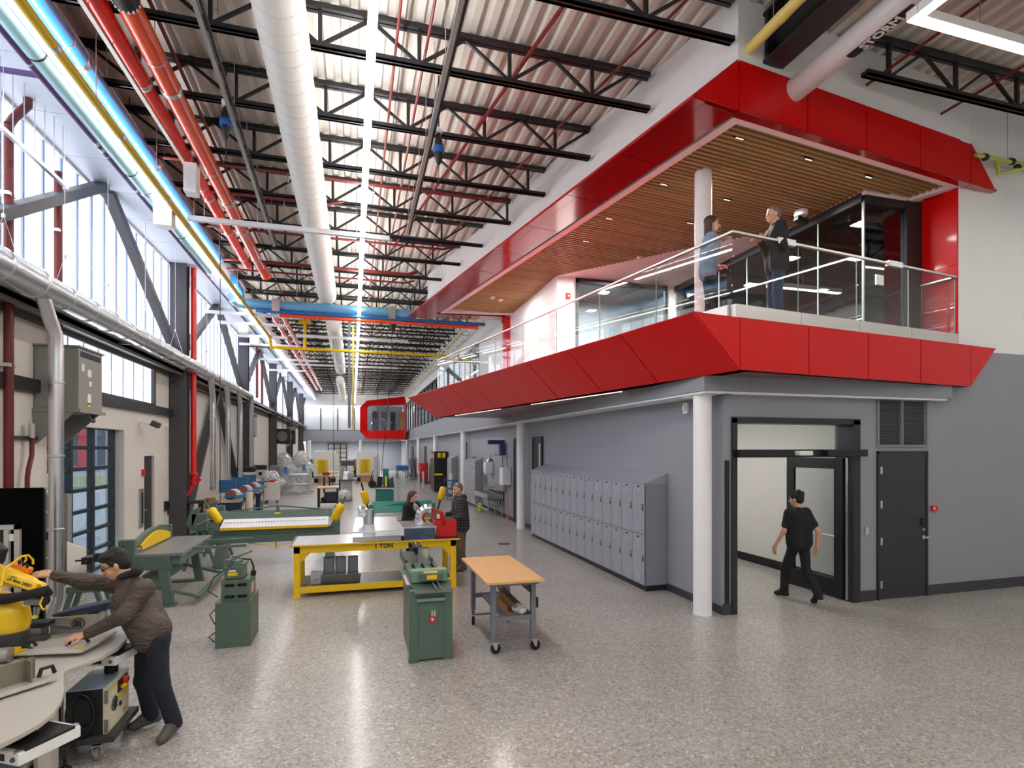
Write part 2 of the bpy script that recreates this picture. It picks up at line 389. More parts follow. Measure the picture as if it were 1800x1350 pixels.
for k in range(6):
    y0 = 7.85+9.2*k; ym = y0+4.6
    brace('dark chevron brace rising away from the camera, ' + nm[k], (-4.6, y0+.15, 5.0), (-4.6, ym-.1, 7.5))
    brace('dark chevron brace falling away from the camera, ' + nm[k], (-4.6, ym+.1, 7.5), (-4.6, y0+9.05, 5.0))
brace('dark lower brace leaning away from the camera between the duct drops', (-4.6, 17.4, .05), (-4.6, 21.55, 4.45), .22)
brace('dark lower brace leaning toward the camera between the duct drops', (-4.6, 25.9, .05), (-4.6, 21.75, 4.45), .22)
# pale bulkhead above the clerestory
so = MB()
for k in range(44): so.bx(-4.77, -3.55, -1+1.36*k, -1+1.36*k+1.345, 7.50, 8.0)
so.bx(-4.76, -3.56, -1, YEND, 7.52, 7.98)
struct('trim_4', so, mat('bulkhead_white', '#d6dbe6', .5), 'long pale boxed bulkhead over the clerestory')
# ---------------------------------------------------------------- grey lower walls
struct('wall_lockers', MB().bx(XR, XR+.3, YD+.3, 66, 0, 3.35), GREY, 'grey hall wall behind the lockers')
struct('baseboard_lockers', MB().bx(XR-.015, XR, YD, 66, 0, .12), BASEB, 'dark vinyl baseboard under the lockers wall')
OX0 = Y(1287, 900, YD).x; OX1 = Y(1508, 900, YD).x; OZ = Y(1290, 735, YD).z     # doorway
VX0, VX1 = Y(1543, 850, YD).x, Y(1627, 850, YD).x
VZ0, VZ1 = Y(1585, 782, YD).z, Y(1585, 699, YD).z
DZ2 = Y(1585, 794, YD).z
wd = MB()
wd.bx(XR, OX0, YD, YD+.3, 0, 3.4).bx(OX0, OX1, YD, YD+.3, OZ, 3.4).bx(OX1, VX0, YD, YD+.3, 0, 3.4).bx(VX0, VX1, YD, YD+.3, DZ2, VZ0).bx(VX0, VX1, YD, YD+.3, VZ1, 3.4)
XW0 = 9.95
ZG = Y(1775, 622, YD).z
wd.bx(VX1, 16, YD, YD+.3, 0, ZG-.0)
struct('wall_door', wd, GREY, 'grey wall of the double doorway')
struct('wall_upper_right', MB().bx(XW0, 16, YD, YD+.3, ZG, ZDECK), WHITE, 'white upper wall beside the red mezzanine frame')
bb = MB().bx(XR-.015, OX0-.02, YD-.015, YD, 0, .17).bx(OX1+.02, VX0, YD-.015, YD, 0, .17).bx(VX1, 16, YD-.015, YD, 0, .17)
struct('baseboard_door', bb, BASEB, 'dark baseboard of the doorway wall')
# corner guard
tag(MB().bx(XR+.02, XR+.09, YD-.02, YD, .17, 2.28).build('corner_guard', NBLK), 'black strip corner guard on the grey wall end', 'guard')
# doorway: frame, transom glass, operator, open leaf
df = thing('door_3', 'open black double doorway with transom and operator bar', None, ((OX0+OX1)/2, YD, 0)); df['kind'] = 'structure'
MB().bx(OX0-.02, OX0+.07, YD-.03, YD+.32, 0, OZ).bx(OX1-.12, OX1+.02, YD-.03, YD+.32, 0, OZ).bx(OX0-.02, OX1+.02, YD-.03, YD+.32, OZ-.07, OZ+.02).build('frame', FRAME, df)
zt = Y(1400, 797, YD).z
MB().bx(OX0, OX1, YD-.06, YD+.10, zt-.06, zt+.06).build('operator_bar', NBLK, df); MB().bx(OX0+.02, OX0+.95, YD-.16, YD-.05, zt-.05, zt+.06).bx(OX1-.75, OX1+.03, YD-.16, YD-.05, zt-.05, zt+.06).build('operator_box', NBLK, df, .01)
MB().bx((OX0+OX1)/2-.12, (OX0+OX1)/2+.12, YD-.19, YD-.06, zt-.03, zt+.04).build('sensor', WPL, df, .015)
MB().bx(OX0+.07, OX1-.12, YD+.12, YD+.13, zt+.06, OZ-.07).build('transom_glass', GLASS, df)
hx, hy = OX1-.14, YD+.14                      # hinge of the open leaf
lf = thing('door_4', 'open black door leaf with a large glass panel', None, (hx, hy, 0), math.radians(92.5)); lf['kind'] = 'structure'
LW = 1.14; LH = zt-.08
def L(m, name, mt, bev=0): return m.build(name, mt, lf, bev, local=True)
L(MB().bx(0, .16, -.025, .025, .02, LH).bx(LW-.16, LW, -.025, .025, .02, LH).bx(.16, LW-.16, -.025, .025, .02, .32).bx(.16, LW-.16, -.025, .025, LH-.18, LH), 'leaf_frame', NBLK, .004)
L(MB().bx(.16, LW-.16, -.006, .006, .32, LH-.18), 'glass', gmat('frosted_leaf', (.86, .88, .90), base=.05))
L(MB().tube([(.12, .06, 1.02), (LW-.12, .06, 1.02)], .014, 8).tube([(.14, .02, 1.02), (.14, .06, 1.02)], .01, 6).tube([(LW-.14, .02, 1.02), (LW-.14, .06, 1.02)], .01, 6), 'push_bar', ALU)
MB().bx(OX1-.14, OX1-.06, YD+.06, YD+.10, .02, LH).build('hinge_strip', ALU, df)
# corridor behind the doorway
cyd = YD+.3
CZ = OZ+.35; CXR = 8.3
struct('wall_corridor_right', MB().bx(CXR, CXR+.2, cyd, cyd+6.5, 0, CZ), CREAM, 'cream corridor wall seen through the doorway')
struct('wall_corridor_end', MB().bx(XR+.3, CXR+.2, cyd+6.5, cyd+6.7, 0, CZ), CREAM, 'cream corridor end wall')
struct('ceiling_corridor', MB().bx(XR+.3, CXR+.2, cyd, cyd+6.6, CZ, CZ+.1), WHITE, 'corridor ceiling')
struct('baseboard_corridor', MB().bx(CXR-.02, CXR, cyd, cyd+6.5, 0, .17).bx(XR+.3, CXR, cyd+6.48, cyd+6.5, 0, .17), NBLK, 'black corridor baseboard')
# grey service door and louvre
sd = thing('door_5', 'closed dark grey service door under the louvre', None, ((VX0+VX1)/2, YD, 0)); sd['kind'] = 'structure'
MB().bx(VX0+.01, VX1-.01, YD-.02, YD+.05, .01, DZ2-.02).build('door_leaf', DOORB, sd, .004)
MB().bx(VX0-.03, VX0+.02, YD-.03, YD+.1, 0, DZ2).bx(VX1-.02, VX1+.02, YD-.03, YD+.1, 0, DZ2).bx(VX0-.03, VX1+.02, YD-.03, YD+.1, DZ2-.03, DZ2+.01).build('frame', FRAME, sd)
for z in (.25, .95, 1.55, 2.1): MB().bx(VX0+.02, VX0+.06, YD-.035, YD-.015, z-.06, z+.06).build('hinge', ALU, sd)
MB().bx(VX1-.13, VX1-.05, YD-.045, YD-.015, 1.17, 1.30).build('card_reader', NBLK, sd, .005)
MB().tube([(VX1-.10, YD-.02, .98), (VX1-.10, YD-.075, .98), (VX1-.02, YD-.075, .98)], .016, 8).lathe((VX1-.10, YD-.05, .98), [(.035, 0), (.035, .03)], 12, 'Y').lathe((VX1-.10, YD-.05, 1.11), [(.02, 0), (.02, .03)], 10, 'Y').build('handle', ALU, sd)
lv = thing('louvre_vent', 'grey louvred air grille above the service door', 'vent', ((VX0+VX1)/2, YD, VZ0))
MB().bx(VX0-.03, VX1, YD-.03, YD, VZ0-.03, VZ0).bx(VX0-.03, VX1, YD-.03, YD, VZ1, VZ1+.03).bx(VX0-.03, VX0, YD-.03, YD, VZ0, VZ1).bx(VX1, VX1+.03, YD-.03, YD, VZ0-.03, VZ1+.03).bx((VX0+VX1)/2-.012, (VX0+VX1)/2+.012, YD-.015, YD+.05, VZ0, VZ1).build('frame', GREYD, lv)
MB().bx(VX0, VX1, YD+.12, YD+.2, VZ0, VZ1).build('backing', NBLK, lv)
sm = MB().box((0, 0, 0), (VX1-VX0, .006, .042), tilt=Matrix.Rotation(math.radians(38), 3, 'X')); sme = mesh('slat', sm.v, sm.f, mat('louvre_grey', '#5d6066', .5))
ns = 18
for k in range(ns): inst(sme, 'slat', lv, (0, .035, (k+.5)*(VZ1-VZ0)/ns))
p = Y(1640, 893, YD); fb = thing('fire_alarm_box', 'small red fire alarm box beside the service door', 'alarm', p)
MB().box((p.x, p.y-.02, p.z), (.12, .04, .085)).build('case', RED, fb, .006); MB().box((p.x-.02, p.y-.042, p.z), (.03, .006, .03)).build('button', WPL, fb)
p = Y(1523, 933, YD); sw = thing('door_switch', 'small steel door switch plate between doorway and service door', 'switch', p)
MB().box((p.x, p.y-.008, p.z), (.08, .016, .13)).build('plate', ALU, sw, .003); MB().lathe((p.x, p.y-.03, p.z+.02), [(.018, 0), (.018, .02)], 10, 'Y').build('button', WPL, sw)
# ---------------------------------------------------------------- slab edge, columns
se = MB()
ZS0, ZS1 = 3.28, 4.15
se.bx(4.80, 5.6, 6.78, 66, ZS0, ZS1).bx(5.6, 9.58, 6.78, YD+.3, ZS0, ZS1)
struct('trim_5', se, GREYD, 'grey slab edge band carrying the mezzanine', bevel=.005)
struct('ceiling_soffit', MB().bx(4.82, 5.3, 6.80, 66, ZS0-.03, ZS0+.01).bx(5.2, 9.5, 6.80, YD+.2, ZS0-.03, ZS0+.01), WHITE, 'white soffit under the slab edge')
for k in range(6):
    y = 7.09+9.2*k
    c = thing('round_column', 'round white column %s' % ['by the double doorway', 'at the far end of the lockers', 'by the far lockers', 'by the red bin rack', 'fifth along the grey hall wall', 'last along the grey hall wall'][k], 'column', (4.99, y, 0), group='round white columns')
    MB().lathe((4.99, y, 0), [(.133, 0), (.133, ZS0-.03)], 28).build('shaft', WHITE, c, smooth=True)
    MB().lathe((4.99, y, 0), [(.137, 0), (.137, .03)], 28).build('base_ring', WHITE, c)
# far end wall
struct('wall_end', MB().bx(-4.9, 5.5, 64, 64.3, 0, 3.4).bx(-4.9, 5.3, YEND+.0, 64, 3.25, 3.4), GREY, 'grey end wall below the far gallery')
struct('trim_6', MB().bx(-4.77, 5.0, YEND-.1, YEND+.2, 3.28, 4.3), GREYD, 'grey slab edge of the far gallery')
struct('wall_end_upper', MB().bx(-4.77, 5.0, YEND, YEND+.3, 6.55, ZDECK), WHITE, 'white wall above the far gallery glazing')
ew = thing('window_9', 'white-blinded gallery glazing at the far end of the hall', None, (0, YEND, 4.3)); ew['kind'] = 'structure'
for k in range(6):
    x0 = -4.7+1.62*k*1.0
    MB().bx(x0+.05, x0+1.57, YEND+.05, YEND+.08, 4.35, 6.5).build('pane', mat('white_blind', '#c3c8cb', .3), ew)
    MB().bx(x0-.05, x0+.05, YEND, YEND+.12, 4.3, 6.55).build('mullion', FRAME, ew)
MB().bx(-4.7, 5, YEND, YEND+.1, 4.27, 4.36).build('sill', FRAME, ew)
gd2 = thing('door_6', 'dark framed gridded doors in the far end wall', None, (0, 64, 0)); gd2['kind'] = 'structure'
a, b = Y(577, 800, 63.9).x, Y(609, 800, 63.9).x
m = MB()
for k in range(4): m.bx(a+(b-a)*k/3-.06, a+(b-a)*k/3+.06, 63.85, 63.95, 0, 3.0)
for k in range(7): m.bx(a, b, 63.86, 63.94, 3.0*k/6-.04, 3.0*k/6+.04)
m.build('muntin_grid', FRAME, gd2)
for i in range(3):
    for k in range(6): MB().bx(a+(b-a)*i/3+.06, a+(b-a)*(i+1)/3-.06, 63.9, 63.92, k*.5+.04, k*.5+.46).build('pane', mat('far_pane', '#8f8c80' if 1 else '', .3), gd2)


for j, x in enumerate((-2.8, 0, 2.8)):
    t = thing('soffit_downlight', 'round downlight under the far gallery, %s from the window wall' % ['first', 'second', 'third'][j], 'lamp', (x, 61, 3.2)); MB().lathe((x, 61, 3.20), [(.12, 0), (.13, .02), (.13, .06)], 16).build('trim_ring', WPL, t); ld = bpy.data.lights.new('gallery_lamp', 'AREA'); ld.energy = 90; ld.size = .3; lo = bpy.data.objects.new('gallery_lamp', ld); lo.location = (x, 61, 3.18); COL.objects.link(lo)
# ================================================================ ROOF STRUCTURE
def right_end(y):                                    # where a joist meets the slanting white wall or the far wall
    return 4.845-.1855*(y-6.168)-.02 if y < 18.9 else 4.9
ZT, ZBC = 8.36, 7.84
words_n = 'first second third fourth fifth sixth seventh eighth ninth tenth eleventh twelfth thirteenth fourteenth fifteenth sixteenth seventeenth eighteenth nineteenth twentieth'.split()
tens = ['twenty-'+q for q in words_n[:9]]+['thirtieth']+['thirty-'+q for q in words_n[:9]]
ordw = words_n+tens
PER = 1.32
def vb(p, q, wd): m = MB().bar(p, q, wd, wd*1.0, up=(0, 1, 0)); return m
_m = vb((0, 0, ZBC), (0, 0, ZT), .05); ST_V = mesh('strut', _m.v, _m.f, BLACK)
_m = vb((0, 0, ZT-.02), (PER/2, 0, ZBC+.02), .04); ST_D1 = mesh('strut', _m.v, _m.f, BLACK)
_m = vb((0, 0, ZBC+.02), (PER/2, 0, ZT-.02), .04); ST_D2 = mesh('strut', _m.v, _m.f, BLACK)
def joist(i, y, x0, x1, lab, fine):
    t = thing('roof_joist', lab, 'joist', (0, y, 0), group='open-web roof joists')
    MB().bx(x0, x1, y-.065, y-.012, ZT-.035, ZT+.035).bx(x0, x1, y+.012, y+.065, ZT-.035, ZT+.035).bx(x0, x1, y-.065, y+.065, ZT+.025, ZT+.035).build('top_chord', BLACK, t)
    MB().bx(x0+.0, x1, y-.06, y-.012, ZBC-.03, ZBC+.03).bx(x0, x1, y+.012, y+.06, ZBC-.03, ZBC+.03).bx(x0, x1, y-.06, y+.06, ZBC-.03, ZBC-.022).build('bottom_chord', BLACK, t)
    xs = 1.56-PER*5; far = MB()
    while xs < x1+PER:
        for me, xo, seg in ((ST_D1, 0, ((0, ZT), (PER/2, ZBC))), (ST_V, PER/2, ((PER/2, ZBC), (PER/2, ZT))), (ST_D2, PER/2, ((PER/2, ZBC), (PER, ZT)))):
            if x0 <= xs+min(seg[0][0], seg[1][0]) and xs+max(seg[0][0], seg[1][0]) <= x1:
                if fine: inst(me, 'strut', t, (xs+xo, 0, 0))
                else: far.bar((xs+seg[0][0], y, seg[0][1]), (xs+seg[1][0], y, seg[1][1]), .04, .04, up=(0, 1, 0))
        xs += PER
    if not fine: tag(far.build('web_struts', BLACK, t), kind='stuff')
for i in range(33):
    y = 6.2+1.62*i
    if y > YEND-.5: break
    joist(i, y, -4.7, right_end(y), 'black open-web roof joist over the hall, %s counted from the red frame corner' % ordw[i], i < 12)
for i, y in enumerate((4.58, 2.96)):
    joist(i, y, -4.7, 16, 'black open-web roof joist before the red frame, %s' % ['nearer the mezzanine', 'farther from the mezzanine'][i], True)
joist(0, 6.2, 7.05, 16, 'black open-web roof joist hanging past the pipe lettered STORM', True)
gb = thing('roof_girder', 'deep black roof girder running into the white wall above the red frame', 'girder', (5.5, 3, 7.7))
MB().bx(5.33, 5.67, -5, 6.25, 7.66, 7.70).bx(5.33, 5.67, -5, 6.25, 8.30, 8.34).build('flange', BLACK, gb); MB().bx(5.47, 5.53, -5, 6.25, 7.70, 8.30).build('web', BLACK, gb)
MB().bx(5.34, 5.66, 6.15, 6.2, 7.68, 8.3).build('end_plate', BLACK, gb)
# ================================================================ SERVICES (pipes along the hall)
def along(u, v, dz):                                 # x of a hall-parallel line through a pixel for a height above the camera
    return dz*CC*(u-620)/(789-v)
def rings(o, x, z, r, ys, m, name='coupling', wd=.09):
    for y in ys: MB().lathe((x, y-wd/2, z), [(r, 0), (r*1.06, .01), (r*1.06, wd-.01), (r, wd)], 18, 'Y').build(name, m, o, smooth=True)
def hanger(mb, x, y, z0, z1=8.5, r=.006): mb.tube([(x, y, z0), (x, y, z1)], r, 5)
def run(name, lab, cat, x, z, r, y0, y1, m, cps=(), cm=None, hang=4.6, n=18, grp=None, hm=None):
    t = thing(name, lab, cat, (x, y0, z), group=grp)
    MB().tube([(x, y0, z), (x, y1, z)], r, n).build('pipe', m, t, smooth=True)
    if cps: rings(t, x, z, r*1.02, cps, cm or ALU)
    if hang:
        y = y0+1.2
        while y < y1 and y < 30:
            h = MB(); hanger(h, x, y, z+r); h.lathe((x, y-.015, z), [(r*1.04, 0), (r*1.04, .03)], 18, 'Y'); h.build('hanger', hm or ALU, t); y += hang
    return t
# fabric duct
xd = along(490, 0, 5.2); zd = 7.6
t = thing('fabric_duct', 'large white round air duct with a domed end', 'duct', (xd, 2, zd))
yE = 19.9*1.0
MB().lathe((xd, 0, zd), [(.30, -4), (.30, yE-.5), (.29, yE-.3), (.25, yE-.12), (.16, yE-.03), (.03, yE)], 40, 'Y').build('duct_skin', mat('duct_fabric', '#e9e7e2', .75, bump=.15, bscale=5, noise=.03), t, smooth=True)
seam = MB().lathe((0, 0, 0), [(.301, 0), (.304, .004), (.301, .008)], 40, 'Y'); sme_ = mesh('seam', seam.v, seam.f, mat('duct_seam', '#cfccc6', .8))
for k in range(60): inst(sme_, 'seam', t, (0, 2.5+k*.28-2, 0))
for j, (u0, v0, u1, v1, rr) in enumerate(((578, 570, 604, 652, .24), (594, 668, 606, 700, .24))):
    pa = Z(u0, v0, 7.4); pb = Z(u1, v1, 7.4)
    q = thing('round_duct', ['white round duct beyond the blue cross pipe', 'farthest white round duct under the deck'][j], 'duct', (pa.x, pa.y, 7.4))
    x_ = (pa.x+pb.x)/2
    MB().lathe((x_, 0, 7.4), [(.30, pa.y), (.30, pb.y-.4), (.22, pb.y-.1), (.05, pb.y)], 24, 'Y').build('duct_skin', MATS['duct_fabric'], q, smooth=True)
    rings(q, x_, 7.4, .3, [pa.y+k*2.4 for k in range(1, 5)], MATS['duct_seam'], 'seam', .03)
    h = MB()
    for k in range(3): hanger(h, x_, pa.y+1+k*4, 7.7)
    tag(h.build('hangers', ALU, q), kind='stuff')
# orange exhaust pair
x1 = along(222, 0, 5.3); x2 = along(168, 0, 5.3); yT = 17.4
run('orange_pipe', 'thick orange pipe with silver couplings, the wider of the pair', 'pipe', x1, 7.75, .14, -2, yT, ORANGE, [Z(300, 155, 7.75).y, Z(398, 352, 7.75).y, 14.6, 16.6], ALU, 3.1, 24)
run('red_pipe', 'thick red pipe beside the wider orange pipe', 'pipe', x2, 7.75, .115, -2, yT, REDPIPE, [Z(252, 145, 7.75).y, Z(362, 345, 7.75).y, 14.8, 16.7], ALU, 3.3, 24)
for j, (xx, r) in enumerate(((x1, .10), (x2, .10))):
    run('far_orange_pipe', ['far orange riser pipe continuing the wider pipe', 'far red-orange pipe continuing the red pipe'][j], 'pipe', xx, 7.55, r, 21, 50, [ORANGE, REDPIPE][j], [24, 28, 32], ALU, 0, 14)
# printed pipe band with letters on the orange pipe
pb = thing('pipe_marker', 'black and white lettered marker band on the orange pipe', 'marker', (x1, 5.2, 7.75))
yb = Z(228, 8, 7.6).y
MB().lathe((x1, yb-.16, 7.75), [(.146, 0), (.146, .32)], 24, 'Y').build('band', NBLK, pb)
for k in range(18): MB().box((x1+.147*math.cos(k*PI/9), yb+.15, 7.75+.147*math.sin(k*PI/9)), (.02, .03, .02)).build('tick', WPL, pb)
# blue, yellow, purple
xb = along(164, 160, 5.0); run('blue_pipe', 'bright blue pipe above the yellow gas line', 'pipe', xb, 7.6, .13, -2, 16.5, BLUE, [Z(133, 105, 7.6).y, 8.6, 11.4], ALU, 3.0)
xl = along(62, 90, 4.75); run('pale_blue_pipe', 'pale blue pipe beside the purple conduit', 'pipe', xl, 7.2, .125, -2, 16.2, LBLUE, [Z(262, 333, 7.2).y], ALU, 2.9, hm=NBLK)
run('far_pale_blue_pipe', 'far pale blue pipe past the cross pipe', 'pipe', xl, 7.2, .11, 19.5, 45, LBLUE, [], ALU, 0)
xy = along(79, 60, 4.5); run('gas_pipe', 'yellow gas pipe with silver couplings along the light strip', 'pipe', xy, 6.95, .058, -2, 24.3, GOLD, [Z(97, 82, 6.95).y, Z(218, 240, 6.95).y, Z(297, 350, 6.95).y, 12.5, 15, 18], ALU, 2.3, 14)
xp = along(150, 235, 4.6); t = run('purple_conduit', 'thin purple pipe under the pale bulkhead', 'pipe', xp, 7.1, .035, -2, 50, PURPLE, [Z(160, 250, 7.1).y, Z(230, 333, 7.1).y, 10, 13], ALU, 2.2, 10)
q = Z(52, 130, 7.1)
MB().tube([(xp, q.y, 7.1), (XL+.05, q.y, 7.1)], .035, 10).build('branch', PURPLE, t)
# cross pipes
yc = Z(560, 545, 7.1).y
t = thing('blue_cross_pipe', 'thick pale blue pipe crossing the hall below the joists', 'pipe', (0, yc, 7.15))
MB().tube([(-3.4, yc, 7.15), (2.05, yc, 7.15)], .17, 24).build('pipe', mat('cross_blue', '#6fb4de', .3, coat=.5), t, smooth=True)
MB().tube([(xb, yc-1.2, 7.55), (xb, yc-.3, 7.5), (xb, yc, 7.2)], .14, 16).build('elbow', BLUE, t, smooth=True)
MB().tube([(-3.4, yc, 7.15), (-3.62, yc-.15, 7.17), (-3.66, yc-.5, 7.2)], .16, 16).build('end_elbow', LBLUE, t, smooth=True)
for xx in (-2.4, 1.3): MB().bx(xx-.12, xx+.12, yc-.22, yc-.16, 6.93, 7.33).build('strap', ALU, t)
t2 = thing('dark_blue_cross_pipe', 'thin deep blue pipe under the pale blue cross pipe', 'pipe', (0, yc, 6.93)); MB().tube([(-3.0, yc-.1, 6.94), (4.6, yc-.1, 6.94)], .06, 12).build('pipe', mat('deep_blue', '#2f6fb5', .35), t2, smooth=True)
t3 = thing('orange_cross_pipe', 'thin orange pipe crossing just below the deep blue one', 'pipe', (0, yc, 6.82)); MB().tube([(-2.3, yc-.05, 6.83), (4.35, yc-.05, 6.83)], .06, 12).build('pipe', ORANGE, t3, smooth=True)
MB().tube([(x1, yT-.05, 7.75), (x1+.05, yT+.3, 7.72), (x1+.1, yT+.5, 7.6)], .15, 14).build('elbow', ORANGE, t3, smooth=True)
yy = Z(600, 617, 6.6).y
t = thing('yellow_cross_pipe', 'bright yellow gas pipe crossing the hall with a valve riser', 'pipe', (0, yy, 6.6))
MB().tube([(xy, 24.0, 7.0), (xy, yy, 6.62), (4.85, yy, 6.6), (4.85, yy, 5.0)], .075, 12).build('pipe', YELLOW, t, smooth=True)
xv = Y(536, 600, yy).x
MB().tube([(xv, yy, 6.6), (xv, yy, 7.75)], .06, 10).build('riser', YELLOW, t, smooth=True)
vz = Y(536, 566, yy).z
MB().lathe((xv-.25, yy, vz), [(.1, 0), (.1, .08), (.06, .1), (.14, .2), (.14, .3), (.06, .4), (.1, .42), (.1, .5)], 12, 'X').lathe((xv, yy-.3, vz), [(.16, 0), (.16, .04), (.03, .05), (.03, .25)], 14, 'Y').build('valve', YELLOW, t, smooth=True)
# red sprinkler mains
sl = [(705, 0, 'beside the long light strip'), (490+600*0+275, 0, 'right of the light strip'), (262, 0, 'beside the orange pipe'), (1120, 95, 'nearest the white slanting wall'), (1190, 0, 'crossing the joist ends by the red frame')]
for j, (u, v, nm_) in enumerate(sl):
    xx = along(u, v, 5.55) if j < 3 else None
    rr = [.02, .02, .028, .03, .02][j]
    if xx is not None: t = thing('sprinkler_pipe', 'thin red sprinkler pipe under the deck, '+nm_, 'pipe', (xx, 5, 8.0)); MB().tube([(xx, 0, 8.0), (xx, 55, 8.0)], rr, 8).build('pipe', SPRINK, t, smooth=True)
    else:
        xa = [0, 0, 0, 2.9, 4.2][j]; xe = [0, 0, 0, .9, 2.0][j]
        t = thing('sprinkler_pipe', 'thin red sprinkler pipe under the deck, '+nm_, 'pipe', (xa, 6.5, 7.95)); MB().tube([(xa, 4.6 if j == 3 else 5.2, 8.1), (xe, 17, 8.1)], rr, 8).build('pipe', SPRINK if j == 3 else SPRINK, t, smooth=True)
for j, (y, x0_, x1_) in enumerate(((11.4, -4, 3.2), (14.6, -4.2, 2.6), (17.0, -4.2, 1.9), (17.9, -4.2, 1.9), (12.6, -2.6, -.2))):
    t = thing('sprinkler_cross_pipe', 'thin red pipe crossing between the joists, %s row' % words_n[j], 'pipe', (0, y, 7.75)); MB().tube([(x0_, y, 7.75), (x1_-.3, y, 7.75), (x1_, y, 7.85)], .03 if j != 2 else .05, 8).build('pipe', SPRINK, t, smooth=True)
    for k in range(3):
        xx = x0_+1.2+k*1.6; MB().tube([(xx, y, 7.75), (xx, y, 7.62)], .012, 6).lathe((xx, y, 7.59), [(.03, 0), (.03, .03)], 8).build('sprinkler_head', ALU, t)
# tracks (strut channel) hung along the hall
def track(lab, u0, v0, u1, v1, z, m2=ALU, bus=True):
    a = Z(u0, v0, z); b = Z(u1, v1, z)
    t = thing('strut_track', lab, 'rail', a)
    MB().bar(a, b, .055, .055).build('channel', m2, t); d = Vector((.06, 0, .03))
    if bus: MB().bar(a+d, b+d, .03, .05).build('bus_bar', NBLK, t)
    h = MB()
    for k in range(7): p = lerp(a, b, (k+.5)/7); hanger(h, p.x, p.y, z+.03)
    h.build('hanger_rods', ALU, t); return t
track('silver and black power track hanging right of the light strip', 825, -60, 715, 412, 7.35)
track('silver and black power track hanging between orange pipe and duct', 318, -70, 482, 432, 7.4)
track('silver channel above the red pipe', 130, -20, 345, 318, 7.55, bus=False)
track('silver channel hanging at the near windows', -10, 213, 118, 330, 6.6, bus=False)
# unistrut bridge with junction boxes
a = Z(330, 383, 6.9); b = Z(686, 412, 6.9)
t = thing('strut_bridge', 'white strut channel crossing below pipes and duct', 'rail', (a.x, a.y, 6.9)); MB().bar((a.x, a.y, 6.9), (b.x, a.y, 6.9), .09, .09).build('channel', WPL, t)
h = MB()
for k in range(4): hanger(h, a.x+(b.x-a.x)*(k+.3)/4, a.y, 6.95)
h.build('hanger_rods', ALU, t)
for (u0, v0, u1, v1, z, lab) in ((272, 358, 306, 402, 6.85, 'pale junction box below the gas pipe'), (325, 288, 349, 345, 7.2, 'pale junction box below the red pipe')):
    c = Z((u0+u1)/2, (v0+v1)/2, z); D = c.y*CC+c.x*SS; wd_ = (u1-u0)/FPX*D; ht = (v1-v0)/FPX*D
    t = thing('junction_box', lab, 'box', c); MB().box(c, (wd_*.85, .25, ht*.9)).build('case', WPL, t, .008); h = MB(); hanger(h, c.x, c.y, z+ht*.45); h.build('hanger_rods', ALU, t)
# cross struts over the left side
for j, (u0, v0, u1) in enumerate(((333, 546, 530), (365, 565, 500), (385, 588, 505), (413, 604, 520), (440, 630, 560), (470, 650, 540), (520, 590, 720), (513, 640, 700))):
    a = Z(u0, v0, 6.95); b = Z(u1, v0+6, 6.95)
    if j < 6: a = Vector((XL+.1, a.y, 6.95))
    t = thing('cross_strut', 'white strut channel hung across the hall, %s beyond the blue cross pipe' % words_n[j], 'rail', a, group='white cross struts'); MB().bar(a, (b.x, a.y, 6.95), .10, .10).build('channel', WPL, t)
    h = MB(); hanger(h, a.x+.5, a.y, 7); hanger(h, b.x-.2, a.y, 7); h.build('hanger_rods', ALU, t)
    if j in (1, 2, 5): MB().box((a.x+.9, a.y, 6.75), (.3, .3, .3)).build('junction_box', WPL, t)
# hoists / hose reels
for j, (u, v, z) in enumerate(((771, 262, 7.15), (397, 215, 7.4))):
    c = Z(u, v, z); t = thing('hose_reel', ['black and blue balancer hanging from the power track', 'black and blue balancer hanging by the white duct'][j], 'reel', c)
    MB().ell(c, (.07, .07, .26)).build('body', NBLK, t, smooth=True); MB().lathe((c.x, c.y, c.z-.02), [(.085, -.05), (.09, 0), (.085, .05)], 14, 'Z').build('band', mat('reel_blue', '#1f5fb0', .4), t)
    MB().bx(c.x-.05, c.x+.05, c.y-.05, c.y+.05, c.z+.24, c.z+.32).build('hook_block', WPL, t); MB().tube([c+Vector((0, 0, .3)), (c.x, c.y, 8.3)], .012, 6).tube([c-Vector((0, 0, .25)), c-Vector((0, 0, .55))], .006, 5).build('cable', NBLK, t)
# lettered storm pipe, pale yellow pipe
xs_, zs_ = 5.92, 7.45
t = thing('storm_pipe', 'thick white drain pipe lettered STORM entering the red fascia', 'pipe', (xs_, 4, zs_)); MB().tube([(xs_, -5, zs_+.05), (xs_, 6.5, zs_)], .155, 28).build('pipe', mat('storm_white', '#dcd8da', .35), t, smooth=True)
yl = Z(1535, 47, 7.35).y
lb = MB(); na = 8
for i_ in range(na+1):
    g = math.radians(-112+62*i_/na); lb.v += [(xs_+.158*math.cos(g), yl+.42, zs_+.0065+.159*math.sin(g)), (xs_+.158*math.cos(g), yl-.42, zs_+.0065+.159*math.sin(g))]
lb.f = [(2*i_, 2*i_+1, 2*i_+3, 2*i_+2) for i_ in range(na)]
lb.build('label_band', NBLK, t, smooth=True)
g = math.radians(-90); Mx = Matrix(((0, -1, 0), (-1, 0, 0), (0, 0, -1)))
text('lettering', 'STORM', .155, WPL, t, (.162*math.cos(g), yl-4.0, .0065+.1615*math.sin(g)), Mx.to_euler(), .002)
xg = 5.08; t = thing('pale_yellow_pipe', 'pale yellow gas pipe ending at the white wall above the red frame', 'pipe', (xg, 4, 7.78)); MB().tube([(xg, -5, 7.78), (xg, 6.25, 7.78)], .07, 18).build('pipe', PYEL, t, smooth=True)
